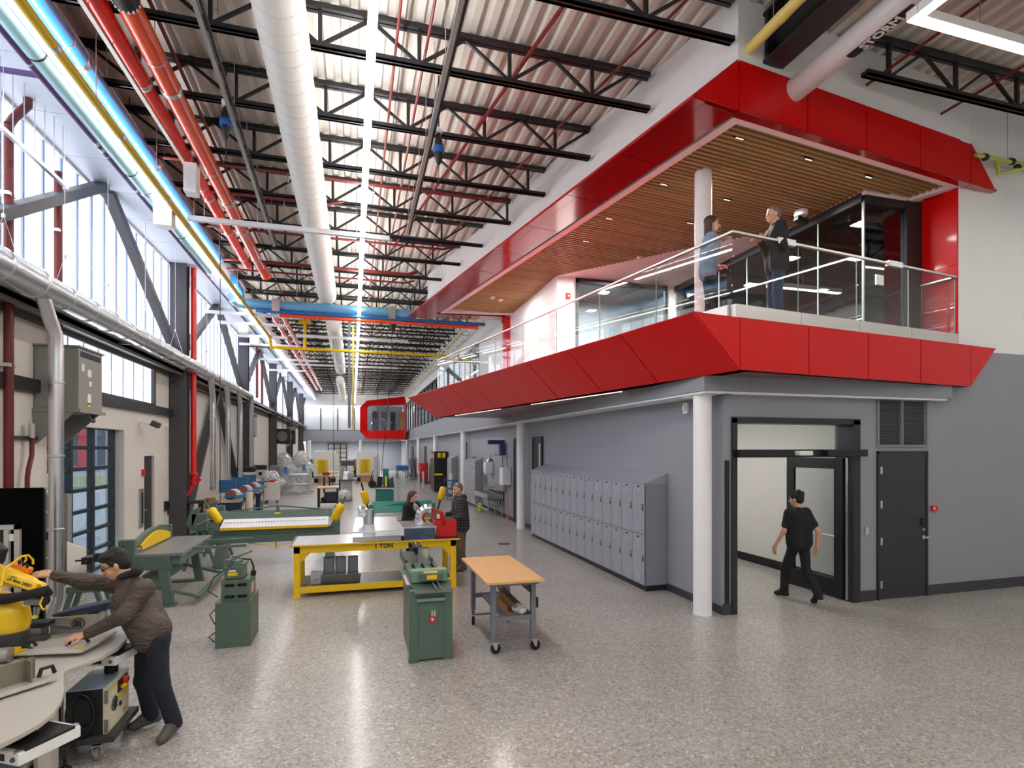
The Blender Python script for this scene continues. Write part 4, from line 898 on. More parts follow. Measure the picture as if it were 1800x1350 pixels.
# ================================================================ LEFT WALL EQUIPMENT
dx_, dz_ = -4.1, 4.68
sd_ = thing('spiral_duct', 'galvanised dust extraction duct stepping down along the clerestory ledge', 'duct', (dx_, 8, dz_))
secs = [(-1, 9.0, .205), (9.0, 11.6, .185), (11.6, 15.0, .165), (15.0, 18.7, .145), (18.7, 20.9, .125), (20.9, 23.1, .105), (23.1, 25.2, .09)]
for y0, y1, r in secs: MB().tube([(dx_, y0, dz_), (dx_, y1-.25, dz_), (dx_, y1, dz_)], [r, r, r-.018 if y1 < 25 else r], 24).build('duct_section', GALV, sd_, smooth=True)
y = 1.0
rr = lambda y: next(r for a, b, r in secs if a <= y <= b)
while y < 25: MB().lathe((dx_, y, dz_), [(rr(y), 0), (rr(y)+.012, .012), (rr(y)+.012, .03), (rr(y), .042)], 24, 'Y').build('flange_ring', GALV, sd_, smooth=True); y += .78
MB().tube([(dx_, 25.2, dz_), (dx_, 25.36, dz_-.03), (dx_, 25.42, dz_-.16), (dx_, 25.42, 1.35)], .09, 16).build('drop_pipe', GALV, sd_, smooth=True)
def drop(y, r, zb, off=.0):
    MB().tube([(dx_, y-.32, dz_-.08), (dx_+off*.4, y-.12, dz_-.42), (dx_+off, y, dz_-.62), (dx_+off, y, dz_-.9), (dx_+off, y, zb)], r, 18).build('drop_pipe', GALV, sd_, smooth=True)
    z = dz_-1.3
    while z > zb: MB().lathe((dx_+off, y, z), [(r, 0), (r+.012, .008), (r+.012, .03), (r, .038)], 18).build('flange_ring', GALV, sd_, smooth=True); z -= 1.05
drop(9.38, .088, .32, .03)
MB().tube([(dx_+.03, 9.38, .34), (dx_+.0, 9.34, .2), (dx_-.08, 9.3, .0)], [.088, .10, .13], 18).build('floor_hood', GALV, sd_, smooth=True)
for z in (.9, 1.55, .45): MB().bx(dx_-.75, dx_+.13, 9.36, 9.39, z-.012, z+.012).build('bracket', ALU, sd_)
for y in (18.72, 20.85, 23.05): drop(y, .08, 1.2)
h = MB()
for y in (6, 8.2, 9.7, 11.2, 13, 15, 18): h.tube([(dx_-.15, y, dz_+.1), (dx_, y, dz_+.62), (dx_, y, 7.5)], .004, 4).tube([(dx_+.15, y, dz_+.1), (dx_, y, dz_+.62)], .004, 4).box((dx_, y, dz_+.62), (.03, .03, .05))
tag(h.build('wire_hangers', ALU, sd_), kind='stuff')
# white conduit on the ledge
cd = thing('ledge_conduit', 'pale conduit running along the ledge under the duct', 'conduit', (-4.45, 10, 4.6)); MB().tube([(-4.4, 6, 4.62), (-4.4, 57, 4.62)], .03, 8).build('tube', mat('pale_conduit', '#d8d6cc', .5), cd, smooth=True)
for k in range(8): MB().bx(-4.77, -4.2, 12.5+5*k, 12.53+5*k, 4.5, 4.53).build('bracket', DSTEEL, cd)
# transformers
def transformer(y0, lab, s=1.0, detail=True):
    t = thing('transformer', lab, 'transformer', (-4.77, y0, 3.08), group=None)
    x1 = -4.77+.6*s; y1 = y0+.85*s; z0, z1 = 3.08, 3.08+.98*s
    MB().bx(-4.76, x1, y0, y1, z0, z1).build('case', XFMR, t, .008); MB().bx(-4.76, x1+.03, y0-.03, y1+.03, z1, z1+.03).build('lid', XFMR, t, .004)
    m = MB()
    for k in range(16): m.bx(x1, x1+.012, y0+.06+k*.046*s, y0+.075+k*.046*s, z1-.14, z1-.05)
    m.build('vent_slots', mat('slot_dark', '#55565a', .6), t)
    for yg in (y0-.02, y1): MB().hex([(-4.76, yg, z0-.55), (-4.72, yg, z0-.55), (-4.72, yg+.02, z0-.55), (-4.76, yg+.02, z0-.55), (-4.76, yg, z0), (x1, yg, z0), (x1, yg+.02, z0), (-4.76, yg+.02, z0)]).build('bracket_gusset', XFMR, t)
    MB().bx(-4.77, x1+.04, y0-.04, y1+.04, z0-.05, z0).build('shelf', XFMR, t)
    if detail:
        for (dy, dz, w, h_, c) in ((.1, .62, .09, .12, '#e8e6e0'), (.3, .55, .14, .12, '#e8e6e0'), (.35, .4, .1, .08, '#e9e7e1'), (.3, .1, .12, .17, '#efe9d8'), (.3, .06, .12, .06, '#e4c25a')): MB().bx(x1+.001, x1+.004, y0+dy, y0+dy+w, z0+dz, z0+dz+h_).build('sticker', mat('sticker'+c, c, .6), t)
        MB().tube([(x1-.1, y1-.3, z0-.02), (x1-.08, y1-.25, z0-.14), (x1-.1, y1-.08, z0-.16), (x1-.14, y1-.02, z0-.04)], .035, 10).build('flex_conduit', DSTEEL, t, smooth=True)
    return t
transformer(10.3, 'large grey transformer cabinet on a wall bracket above the electrical panel')
transformer(26.6, 'grey transformer cabinet beyond the vertical duct drops', .95, False); transformer(44.2, 'grey transformer cabinet near the far black wall heater', 1, False)
# maroon conduits
for j, (y, zz, lab) in enumerate(((9.42, ((0, 4.3), (4.85, 7.2)), 'thick maroon conduit riser nearest the black screen'), (10.78, ((1.7, 4.3), (4.85, 7.2)), 'maroon conduit riser passing behind the transformer'))):
    t = thing('conduit_riser', lab, 'conduit', (-4.65, y, 0))
    MB().tube([(-4.65, y, zz[0][0]), (-4.65, y, 7.0)], .058, 14).build('tube', MAROON, t, smooth=True)
    if j == 0: MB().tube([(-4.65, y, 7.0), (-4.63, y+.08, 7.15), (-4.5, y+.16, 7.4), (-4.5, y+.16, 8)], .058, 14).build('offset_bend', MAROON, t, smooth=True)
    for z in (1.2, 3.6, 6.0): MB().bx(-4.76, -4.6, y-.09, y+.09, z, z+.05).build('clamp', ALU, t)
t = thing('conduit_riser', 'thin bent maroon conduit dropping from the transformer bracket', 'conduit', (-4.6, 10.15, 2))
P_ = [X(56, v, -4.66) for v in (770, 790, 800, 825, 840, 900)]; P_[3] = X(50, 825, -4.66); P_[4] = X(48, 840, -4.66); P_[5] = X(48, 930, -4.66)
MB().tube(P_, .032, 10).build('tube', MAROON, t, smooth=True); MB().tube([P_[0]+Vector((0, 0, .22)), P_[0]], .04, 10).build('fitting', ALU, t); MB().bx(-4.76, -4.7, P_[0].y-.3, P_[0].y+.35, P_[0].z-.02, P_[0].z+.03).build('strut', DSTEEL, t)
t = thing('standpipe', 'bright red fire standpipe beside the first dark column', 'pipe', (-4.28, 17.3, 0))
MB().tube([(-4.28, 17.3, 1.75), (-4.28, 17.3, 7.9)], .075, 16).build('pipe', REDPIPE, t, smooth=True); MB().lathe((-4.28, 17.3, 1.45), [(.1, 0), (.1, .05), (.08, .07), (.08, .25), (.11, .27), (.11, .32), (.075, .34)], 16).tube([(-4.28, 17.3, 1.5), (-4.1, 17.3, 1.62)], .06, 10).tube([(-4.28, 17.3, 1.5), (-4.4, 17.25, 1.2), (-4.55, 17.2, 1.1)], .07, 12).build('valve', RED, t, smooth=True)
for j, (y, z0, z1) in enumerate(((27.3, 1.8, 3.0), (30.0, 5, 7.5), (31.6, 4.6, 7.5), (27.2, 6.6, 7.4))): 
    t = thing('conduit_riser', 'far maroon conduit riser, %s beyond the duct drops' % words_n[j], 'conduit', (-4.6, y, z0)); MB().tube([(-4.6, y, z0), (-4.6, y, z1)] if j < 3 else [(-4.6, y, 5), (-4.6, y, 6.9), (-4.5, y, 7.1), (-3.6, y, 7.1)], .06, 10).build('tube', MAROON, t, smooth=True)
# electrical panel by the garage door
t = thing('electrical_panel', 'tall grey electrical panel beside the glazed garage door', 'panel', (-4.6, 10.6, .5)); MB().bx(-4.76, -4.42, 10.55, 10.69, .5, 1.72).build('case', XFMR, t, .006); MB().bx(-4.72, -4.46, 10.53, 10.55, .54, 1.68).build('door', XFMR, t, .004); MB().bx(-4.70, -4.67, 10.515, 10.53, 1.0, 1.12).build('latch', NBLK, t)
MB().bx(-4.62, -4.56, 10.527, 10.532, 1.5, 1.6).build('label_plate', WPL, t)
for k in range(3): MB().tube([(-4.68+k*.08, 10.62, 1.72), (-4.68+k*.08, 10.62, 1.86)], .02, 8).build('conduit_stub', ALU, t)
# cream screen by the door
a, b = F(118, 1066), F(152, 1054); za, zb_ = 1.0, .82
t = MB().hex([a, b, b+Vector((-.05, .1, 0)), a+Vector((-.05, .1, 0)), (a.x, a.y, za), (b.x, b.y, zb_), (b.x-.05, b.y+.1, zb_), (a.x-.05, a.y+.1, za)]); tag(t.build('low_screen', CREAM, None, .01), 'low cream screen with a sloping top beside the garage door', 'screen')
# black screen and aluminium frame behind the robot
y_ = 7.7; p0, p1 = Y(-60, 862, y_), Y(76, 857, y_)
t = thing('black_screen', 'tall black screen panel behind the robot', 'screen', (p0.x, y_, 0)); MB().bx(p0.x, p1.x, y_-.01, y_+.02, .05, p1.z).build('panel', mat('screen_black', '#050506', .95, spec=.1), t); MB().bx(p0.x, p1.x, y_+.02, y_+.06, 0, .06).bx(p1.x-.05, p1.x, y_+.02, y_+.06, 0, p1.z-.02).build('frame', NBLK, t)
y_ = 6.7; q0, q1 = Y(-60, 925, y_), Y(36, 922, y_)
t = thing('guard_frame', 'aluminium profile frame with a dark sheet before the black screen', 'frame', (q0.x, y_, 0)); MB().bx(q1.x-.045, q1.x, y_-.02, y_+.02, 0, q1.z).bx(q0.x, q1.x, y_-.02, y_+.02, q1.z-.045, q1.z).bx(q1.x-.13, q1.x-.09, y_-.02, y_+.02, .6, q1.z-.05).build('profile', ALU, t); MB().bx(q0.x, q1.x-.13, y_, y_+.01, .6, q1.z-.05).build('sheet', mat('dark_sheet', '#1c1c20', .4), t); c = Y(19, 945, y_-.01); MB().box(c, (.05, .005, .07)).build('paper_tag', WPL, t)
# small wall devices
def wallbox(name, lab, cat, u, v, wy, hz, m, th=.05):
    p = X(u, v, XL); t = thing(name, lab, cat, p); MB().box((XL+th/2, p.y, p.z), (th, wy, hz)).build('case', m, t, .006); return t, p
t, p = wallbox('pull_station', 'red pull station beside the recessed exit door', 'alarm', 250, 831, .12, .16, RED); MB().box((XL+.06, p.y, p.z), (.02, .08, .05)).build('lever', RED, t)
t, p = wallbox('vent_panel', 'tall narrow steel door window panel on the cream wall', 'panel', 247, 893, .26, .9, ALU, .03); MB().box((XL+.035, p.y+.02, p.z), (.015, .05, .72)).build('slot', NBLK, t)
t, p = wallbox('wall_phone', 'black wall phone between exit door and dark column', 'phone', 290, 889, .2, .24, NBLK, .08); MB().tube([(XL+.06, p.y, p.z-.12), (XL+.08, p.y-.06, p.z-.24), (XL+.06, p.y+.05, p.z-.26), (XL+.06, p.y+.08, p.z-.1)], .01, 6).build('cord', NBLK, t)
p = X(243, 742, XL); t = thing('security_camera', 'white wall camera with a dark lens under the girt', 'camera', p); MB().lathe((XL, p.y, p.z), [(.07, 0), (.07, .03)], 14, 'X').tube([(XL+.03, p.y, p.z), (XL+.22, p.y+.03, p.z-.03)], .03, 8).build('arm', WPL, t, smooth=True); MB().box((XL+.34, p.y+.05, p.z-.05), (.18, .16, .13), tilt=Matrix.Rotation(.45, 3, 'Y')).build('body', mat('cam_dark', '#4c4a48', .5), t, .01)
for j, (u, v) in enumerate(((291, 748),)): p = X(u, v, XL); t = thing('wall_speaker', 'small white wall speaker near the first column', 'speaker', p); MB().lathe((XL, p.y, p.z), [(.07, 0), (.06, .06)], 12, 'X').build('shell', WPL, t)
# black wall heaters far along
for j, (y, dx) in enumerate(((35.5, 0), (38.2, 0))):
    t = thing('unit_heater', ['black unit heater hung beyond the third column', 'second black unit heater farther along the wall'][j], 'heater', (-4.0, y, 3.0)); MB().bx(-4.5, -3.6, y, y+.6, 2.75, 3.65).build('case', NBLK, t, .02); MB().lathe((-4.05, y-.02, 3.2), [(.3, 0), (.3, .02)], 18, 'Y').build('grille', mat('grille_grey', '#6a6a6c', .4), t); MB().tube([(-4.05, y+.3, 3.65), (-4.05, y+.3, 7.5)], .02, 6).build('rod', NBLK, t)
# ================================================================ FOREGROUND MACHINES
def caster(t, x, y, r=.06, m=RUB, side=False):
    if side:
        MB().lathe((x, y-.016, r), [(r*.55, -.002), (r, .004), (r, .028), (r*.55, .034)], 20, 'Y').build('caster_wheel', m, t, smooth=True)
        MB().hex([(x-.012, y-.03, r*.9), (x+.012, y-.03, r*.9), (x+.012, y-.022, r*.9), (x-.012, y-.022, r*.9), (x-.045, y-.03, r*2.1), (x+.02, y-.03, r*2.1), (x+.02, y-.022, r*2.1), (x-.045, y-.022, r*2.1)]).bx(x-.05, x+.03, y-.035, y+.035, r*2.1, r*2.1+.012).build('caster_fork', ALU, t); return
    w_ = MB().lathe((x-.016, y, r), [(r*.55, -.002), (r, .004), (r, .028), (r*.55, .034)], 18, 'X').build('caster_wheel', m, t, smooth=True)
    f = MB().bx(x-.03, x-.022, y-.025, y+.025, r*.8, r*2.1).bx(x+.022, x+.03, y-.025, y+.025, r*.8, r*2.1).bx(x-.035, x+.035, y-.04, y+.04, r*2.1, r*2.1+.01).lathe((x-.034, y, r), [(.012, 0), (.012, .068)], 8, 'X'); f.build('caster_fork', ALU, t)
# --- mobile workbench
MWX0, MWX1, MWY0, MWY1, MWZ = 1.47, 2.17, 6.13, 7.65, .92
t = thing('mobile_workbench', 'mobile grey workbench with a bare particle board top', 'workbench', (1.82, 6.9, 0))
MB().bx(MWX0, MWX1, MWY0, MWY1, MWZ-.035, MWZ).build('top_board', PLY, t, .008)
WG = mat('bench_grey', '#777a83', .45)
MB().bx(MWX0+.06, MWX1-.06, MWY0+.05, MWY1-.05, MWZ-.065, MWZ-.036).build('top_frame', WG, t)
LX = (MWX0+.14, MWX1-.06); LYs = (MWY0+.26, MWY1-.12)
for x in LX:
    for y in LYs:
        MB().bx(x-.03, x+.03, y-.03, y+.03, .22, MWZ-.06).bx(x-.02, x+.02, y-.02, y+.02, .14, .25).build('leg', WG, t, .003); caster(t, x+.03*(y < 7), y, .062, side=(y < 7))
for y in LYs: MB().bx(LX[0], LX[1], y-.012, y+.012, .13, .15).build('foot_bar', WG, t); MB().bx(LX[0], LX[1], y-.012, y+.012, .38, .44).build('end_rail', WG, t)
MB().bx(LX[0]+.1, LX[1]-.02, LYs[0], LYs[1], .415, .425).bx(LX[0]+.1, LX[0]+.11, LYs[0], LYs[1], .425, .46).bx(LX[1]-.03, LX[1]-.02, LYs[0], LYs[1], .36, .46).build('lower_shelf', WG, t)
MB().bx(LX[1]-.035, LX[1]-.01, LYs[0], LYs[1], .70, .80).build('back_rail', mat('rail_dark', '#4c4d52', .4), t)
MB().bx(LX[1]+.03, LX[1]+.06, LYs[0]-.03, LYs[0]+.03, .52, .64).build('switch_box', NBLK, t)
bx_ = thing('scrap_box', 'torn cardboard and plastic parts box on the mobile workbench shelf', 'box', (1.95, 6.75, .43))
MB().bx(1.80, 1.92, 6.45, 7.3, .43, .432).bx(1.80, 1.805, 6.45, 7.3, .43, .54).bx(1.92, 1.925, 6.45, 7.3, .43, .54).build('cardboard', CARD, bx_)
bg = MB(); random.seed(3)
bg = MB().ell((1.98, 6.52, .48), (.09, .15, .05), 16, 10); bg.v = [tuple(c+random.uniform(-.012, .012) for c in p) for p in bg.v]; tag(bg.build('plastic_bag', mat('clear_bag', '#d9dcd6', .15, coat=.6), None), 'crumpled clear plastic bag of parts on the workbench shelf', 'bag')
tag(MB().bar((2.0, 6.6, .45), (1.95, 7.4, .56), .06, .08).build('metal_offcut', STEEL, None, .003), 'bare metal channel offcut lying on the workbench shelf', 'offcut')
# --- one-ton bench
BX0, BX1, BY0, BY1, BZ = -.93, 1.76, 9.66, 10.62, .87
t = thing('welding_bench', 'long yellow steel bench lettered 1 TON', 'bench', (.4, 10.1, 0))
MB().bx(BX0-.06, BX1+.06, BY0-.05, BY1+.05, BZ-.015, BZ).build('top_plate', DSTEEL, t)
MB().bx(BX0-.05, BX1+.05, BY0-.06, BY0-.045, BZ-.02, BZ+.004).build('top_edge', YELLOW, t)
for (x0, x1, y0, y1) in ((BX0, BX1, BY0, BY0+.06), (BX0, BX1, BY1-.06, BY1), (BX0, BX0+.06, BY0, BY1), (BX1-.06, BX1, BY0, BY1)): MB().bx(x0, x1, y0, y1, BZ-.14, BZ-.016).build('top_rail', YELLOW, t, .004)
for x in (BX0, BX1-.10):
    for y in (BY0, BY1-.10): MB().bx(x, x+.10, y, y+.10, 0.012, BZ-.016).bx(x-.02, x+.12, y-.01, y+.11, 0, .012).build('leg', YELLOW, t, .004)
MB().hex([(BX0+.10, BY0+.02, BZ-.30), (BX0+.105, BY0+.02, BZ-.30), (BX0+.105, BY0+.04, BZ-.30), (BX0+.10, BY0+.04, BZ-.30), (BX0+.10, BY0+.02, BZ-.14), (BX0+.26, BY0+.02, BZ-.14), (BX0+.26, BY0+.04, BZ-.14), (BX0+.10, BY0+.04, BZ-.14)]).build('gusset', YELLOW, t)
MB().hex([(BX1-.105, BY0+.02, BZ-.30), (BX1-.10, BY0+.02, BZ-.30), (BX1-.10, BY0+.04, BZ-.30), (BX1-.105, BY0+.04, BZ-.30), (BX1-.26, BY0+.02, BZ-.14), (BX1-.10, BY0+.02, BZ-.14), (BX1-.10, BY0+.04, BZ-.14), (BX1-.26, BY0+.04, BZ-.14)]).build('gusset', YELLOW, t)
for y0 in (BY0+.01, BY1-.07): MB().bx(BX0, BX1, y0, y0+.06, .07, .17).build('lower_rail', YELLOW, t, .004)
for k in range(4): MB().bx(BX0+.1+k*.63, BX0+.725+k*.63, BY0+.07, BY1-.07, .155, .168).build('shelf_plate', DSTEEL, t)
text('lettering', '1 TON', .105, NBLK, t, (.11, BY0-.003-10.1, BZ-.078), (PI/2, 0, 0), .002)
# things on the bench
def sheet(name, lab, cat, x0, x1, y0, y1, z0, z1, m, rz=0): o = MB().box(((x0+x1)/2, (y0+y1)/2, (z0+z1)/2), (x1-x0, y1-y0, z1-z0), rz).build(name, m, None, .002); return tag(o, lab, cat)
sheet('sheet_metal', 'flat galvanised sheet on the near end of the yellow bench', 'sheet', BX0-.02, .12, BY0-.02, BY1, BZ, BZ+.004, GALV)
bt = thing('bent_panel', 'folded galvanised panel with an upright end on the yellow bench', 'sheet', (.35, 10, BZ))
MB().bx(.0, .85, BY0, BY0+.55, BZ+.085, BZ+.09).bx(.0, .006, BY0, BY0+.55, BZ+.004, BZ+.09).bx(.0, .8, BY0+.0, BY0+.005, BZ+.004, BZ+.09).build('tray', GALV, bt); MB().hex([(.0, BY0+.5, BZ+.09), (.83, BY0+.5, BZ+.09), (.8, BY1+.2, BZ+.09), (.06, BY1+.2, BZ+.09), (.0, BY0+.5, BZ+.11), (.83, BY0+.5, BZ+.11), (.8, BY1+.2, BZ+.28), (.06, BY1+.2, BZ+.28)]).build('sloped_panel', GALV, bt)
def elbow(name, lab, c, r, R, a0, a1, seg, rz, m=GALV):
    t = thing(name, lab, 'duct fitting', c, rz); n = 7
    pts = [(R*math.cos(a0+(a1-a0)*k/n), 0, R*math.sin(a0+(a1-a0)*k/n)) for k in range(n+1)]
    for k in range(n): MB().tube([pts[k], pts[k+1]], r*(1.0 if k % 2 else .975), 20, caps=False).build('gore', m, t, smooth=True, local=True)
    return t
elbow('duct_elbow', 'segmented galvanised duct elbow standing on the folded panel', (.12, 10.55, BZ+.26), .10, .17, 0.02, PI/2+.1, 6, .1)
mb_ = MB().tube([(.28, 10.55, BZ+.10), (.285, 10.55, BZ+.46)], .10, 20, caps=False); tag(mb_.build('duct_sleeve', GALV, None, smooth=True), 'short round galvanised sleeve beside the duct elbow', 'duct fitting')
db = thing('duct_box', 'galvanised rectangular duct box with blue-grey front on the yellow bench', 'duct fitting', (1.15, 10, BZ))
MB().hex([(.86, BY0+.02, BZ), (1.38, BY0+.02, BZ), (1.36, BY1-.05, BZ), (.82, BY1-.05, BZ), (.84, BY0+.02, BZ+.22), (1.42, BY0+.02, BZ+.22), (1.36, BY1-.05, BZ+.22), (.80, BY1-.05, BZ+.22)]).build('body', GALV, db, .004); MB().bx(.86, 1.39, BY0+.012, BY0+.018, BZ+.01, BZ+.2).build('front_panel', mat('blue_steel', '#56687c', .4, .8, noise=.3, nscale=6), db)
elbow('duct_elbow', 'shiny gored duct elbow lying on the duct box', (1.33, 10.05, BZ+.33), .085, .17, PI*.42, PI*1.22, 6, -.1, mat('bright_galv', '#e3e5ea', .25, 1, noise=.1, nscale=30))
tb = thing('red_toolbox', 'open red metal toolbox on the end of the yellow bench', 'toolbox', (1.55, 10.1, BZ)); tx0, tx1 = 1.42, 1.80
MB().bx(tx0, tx1, 9.85, 10.30, BZ, BZ+.30).build('body', RED, tb, .008); MB().hex([(tx0+.16, 9.74, BZ+.22), (tx0+.18, 9.78, BZ+.22), (tx0+.03, 10.2, BZ+.26), (tx0+.01, 10.18, BZ+.26), (tx0+.12, 9.74, BZ+.46), (tx0+.14, 9.78, BZ+.46), (tx0-.04, 10.2, BZ+.52), (tx0-.06, 10.18, BZ+.52)]).build('lid', RED, tb, .006)
MB().bx(1.32, 1.42, 9.95, 10.3, BZ+.06, BZ+.2).build('side_tray', RED, tb, .006); MB().bx(tx0+.02, tx1-.02, 9.87, 10.28, BZ+.295, BZ+.305).build('tool_insert', DSTEEL, tb)
MB().box((tx0+.055, 9.88, BZ+.37), (.09, .012, .08), 1.95).build('lid_badge', WPL, tb)
MB().box((tx0-.01, 9.79, BZ+.2), (.03, .02, .04)).build('latch', ALU, tb)
# below: dark folded ducts
ft = thing('folded_duct', 'dark folded sheet duct with three flaps on the bench shelf', 'duct fitting', (-.35, 9.95, .17)); DK2 = mat('dark_galv', '#6b6e74', .3, 1, noise=.2, nscale=10)
MB().hex([(-.52, 9.80, .17), (.12, 9.80, .17), (.05, 10.15, .17), (-.50, 10.15, .17), (-.50, 9.78, .32), (.14, 9.78, .32), (.08, 10.15, .34), (-.50, 10.15, .34)]).build('body', DK2, ft, .004)
for k in range(3): MB().hex([(-.48+k*.2, 9.92, .32), (-.31+k*.2, 9.92, .32), (-.31+k*.2, 10.08, .32), (-.48+k*.2, 10.08, .32), (-.48+k*.2, 9.95, .60), (-.31+k*.2, 9.95, .60), (-.31+k*.2, 10.10, .58), (-.48+k*.2, 10.10, .58)]).build('flap', DK2, ft, .015)
sheet('metal_can', 'small bare metal box beside the dark folded duct', 'box', -.68, -.52, 9.85, 10.0, .17, .37, mat('pale_metal', '#b9c2cc', .4, .8))
tag(MB().tube([(-.80, 9.85, .18), (-.55, 9.80, .26)], .008, 6).build('metal_rod', STEEL), 'thin metal rod leaning on the bench shelf', 'rod')
# --- lock former (roll forming machine)
t = thing('roll_former', 'tall green sheet metal roll forming machine with a red switch', 'machine', (.86, 6.9, 0)); x0, x1, y0, y1 = .62, 1.12, 6.38, 7.35
MB().bx(x0+.09, x1-.09, y0+.01, y1, .02, .80).bx(x0+.02, x1-.02, y0+.05, y1, .03, .80).build('cabinet', GREEN, t, .004)
for x in (x0, x1-.10): MB().bx(x, x+.10, y0, y0+.05, .02, .82).bx(x-.01, x+.11, y0-.01, y0+.08, 0, .02).build('corner_post', GREEN, t, .004)
MB().bx(x0-.02, x1+.02, y0+.2, y1+.1, .80, .84).build('table', GREEN, t, .004)
MB().hex([(x0+.06, y0-.08, .80), (x1-.04, y0-.08, .80), (x1+.04, y0+.3, .84), (x0+.04, y0+.3, .84), (x0+.06, y0-.08, .81), (x1-.04, y0-.08, .81), (x1+.04, y0+.3, .85), (x0+.04, y0+.3, .85)]).build('feed_plate', mat('plate_green_grey', '#6f7a70', .35, .6), t)
MB().bx(x0+.08, x1-.10, y0-.04, y0-.03, .70, .72).bx(x0+.08, x1-.10, y0-.04, y0+.1, .72, .735).build('guard_lip', mat('light_green', '#6f927c', .45), t)
MB().bx(x0+.05, x1-.02, y0+.24, y0+.38, .85, 1.0).build('head', mat('light_green', '#6f927c', .45), t, .015); MB().bx(x0+.15, x1-.10, y0+.16, y0+.26, .88, .98).build('gearbox', GREEN, t, .01)
MB().bx(x0+.22, x1-.16, y0+.15, y0+.16, .905, .955).bx(x0+.19, x1-.15, y0+.17, y0+.22, .98, .99).build('yellow_plate', YELLOW, t)
for k in range(2): MB().bar((x0+.28+k*.06, y0+.18, .88), (x0+.31+k*.06, y0-.03, .82), .015, .015).build('guide_bar', STEEL, t)
MB().bx(x0+.05, x1-.05, y0+.36, y1+.1, .84, .93).build('roller_deck', mat('deck_green', '#5d7262', .35, .3), t, .004)
for r_ in range(3):
    for k in range(4): MB().lathe((x0+.12+r_*.12, y0+.42+k*.12, .93), [(.016, 0), (.016, .035), (.01, .045)], 8).build('roller_bolt', NBLK, t)
MB().bx(x1-.07, x1-.03, y0+.45, y0+.8, .93, .94).build('side_plate', mat('pinkish_steel', '#9a8f88', .4, .6), t); MB().bx(x1-.085, x1-.02, y0+.55, y0+.65, .94, .945).build('yellow_label', YELLOW, t)
MB().bx(x0+.05, x1-.08, y1+.1, y1+.95, .86, .93).bx(x0+.05, x0+.08, y1+.1, y1+.95, .93, .97).bx(x1-.11, x1-.08, y1+.1, y1+.95, .93, .97).build('runout_table', mat('runout_steel', '#4e534c', .4, .5), t, .004)
for yy_ in (y1+.85,): MB().bx(x0+.1, x0+.15, yy_, yy_+.05, 0, .86).bx(x1-.18, x1-.13, yy_, yy_+.05, 0, .86).build('rear_leg', GREEN, t)
MB().bx(x0+.20, x1-.17, y0+.002, y0+.01, .36, .68).build('access_panel', mat('panel_green', '#527061', .45), t, .002)
MB().bx(x0+.23, x1-.20, y0-.02, y0+.01, .45, .52).build('switch', RED, t, .005); MB().bx(x0+.25, x0+.27, y0-.015, y0+.01, .52, .58).bx(x0+.28, x0+.30, y0-.015, y0+.01, .52, .58).build('switch_buttons', ALU, t); MB().box((x0+.263, y0-.022, .485), (.025, .006, .025)).build('switch_key', WPL, t)
MB().bx(x0-.01, x0+.02, y0+.2, y0+.7, .845, .855).build('pink_rag', mat('pink', '#e6b0b8', .8), t)
tag(MB().tube([(.90, 7.34, .93), (.90, 7.34, 1.14)], .07, 20, caps=False).build('duct_sleeve', GALV, None, smooth=True), 'round galvanised sleeve standing on the green roll former', 'duct fitting')
elbow('duct_elbow', 'dark round elbow behind the sleeve on the roll former', (.80, 7.72, 1.0), .07, .10, -.2, 1.9, 5, .4, DK2)
# --- stacked green machine
t = thing('bench_grinder_stand', 'small stacked green machine on a square green cabinet', 'machine', (-1.42, 7.8, 0)); x0, x1, y0, y1 = -1.62, -1.22, 7.50, 8.10
MB().bx(x0, x1, y0, y1, 0, .545).build('cabinet', GREEN, t, .004); MB().bx(x0-.004, x1+.004, y0-.004, y1+.004, .545, .555).build('cabinet_lid', GREEN, t)
ux0, ux1 = -1.56, -1.24
MB().bx(ux0, ux1, y0+.04, y1-.1, .555, .82).build('upper_box', GREEN, t, .004)
for z in (.60, .74):
    for a in (ux0+.04, ux0+.18): MB().bx(a+.015, a+.095, y0+.033, y0+.045, z, z+.035).lathe((a+.015, y0+.033, z+.0175), [(.0175, 0), (.0175, .012)], 10, 'Y').lathe((a+.095, y0+.033, z+.0175), [(.0175, 0), (.0175, .012)], 10, 'Y').build('slot', NBLK, t)
MB().bx(ux1+.001, ux1+.006, y0+.15, y0+.33, .62, .74).build('copper_label', mat('copper_label', '#d9a58c', .35), t)
MB().bx(-1.53, -1.32, y0+.06, y0+.36, .83, .98).build('motor_box', GREEN, t, .006); MB().bx(-1.48, -1.40, y0+.054, y0+.06, .92, .94).build('paper_label', WPL, t); MB().bx(-1.49, -1.38, y0+.053, y0+.06, .87, .91).build('yellow_label', YELLOW, t)
for a in (-1.52, -1.35): MB().bx(a, a+.04, y0+.08, y0+.34, .82, .832).build('foot', NBLK, t)
MB().bx(-1.50, -1.30, y0+.08, y0+.34, .98, 1.01).lathe((-1.42, y0+.2, 1.01), [(.08, 0), (.08, .03), (.05, .05), (.05, .09)], 14).bar((-1.5, y0+.1, 1.06), (-1.25, y0+.28, 1.13), .02, .02).bx(-1.52, -1.46, y0+.05, y0+.12, 1.0, 1.07).build('forming_head', mat('steel_green', '#6a7a70', .4, .4), t)
MB().tube([(-1.36, y0+.2, 1.05), (-1.25, y0+.2, 1.04), (-1.22, y0+.2, .95), (-1.22, y0+.2, .90)], .012, 8).build('switch_cord', NBLK, t, smooth=True); MB().bx(-1.25, -1.19, y0+.17, y0+.23, .83, .90).build('pendant_switch', NBLK, t, .01)
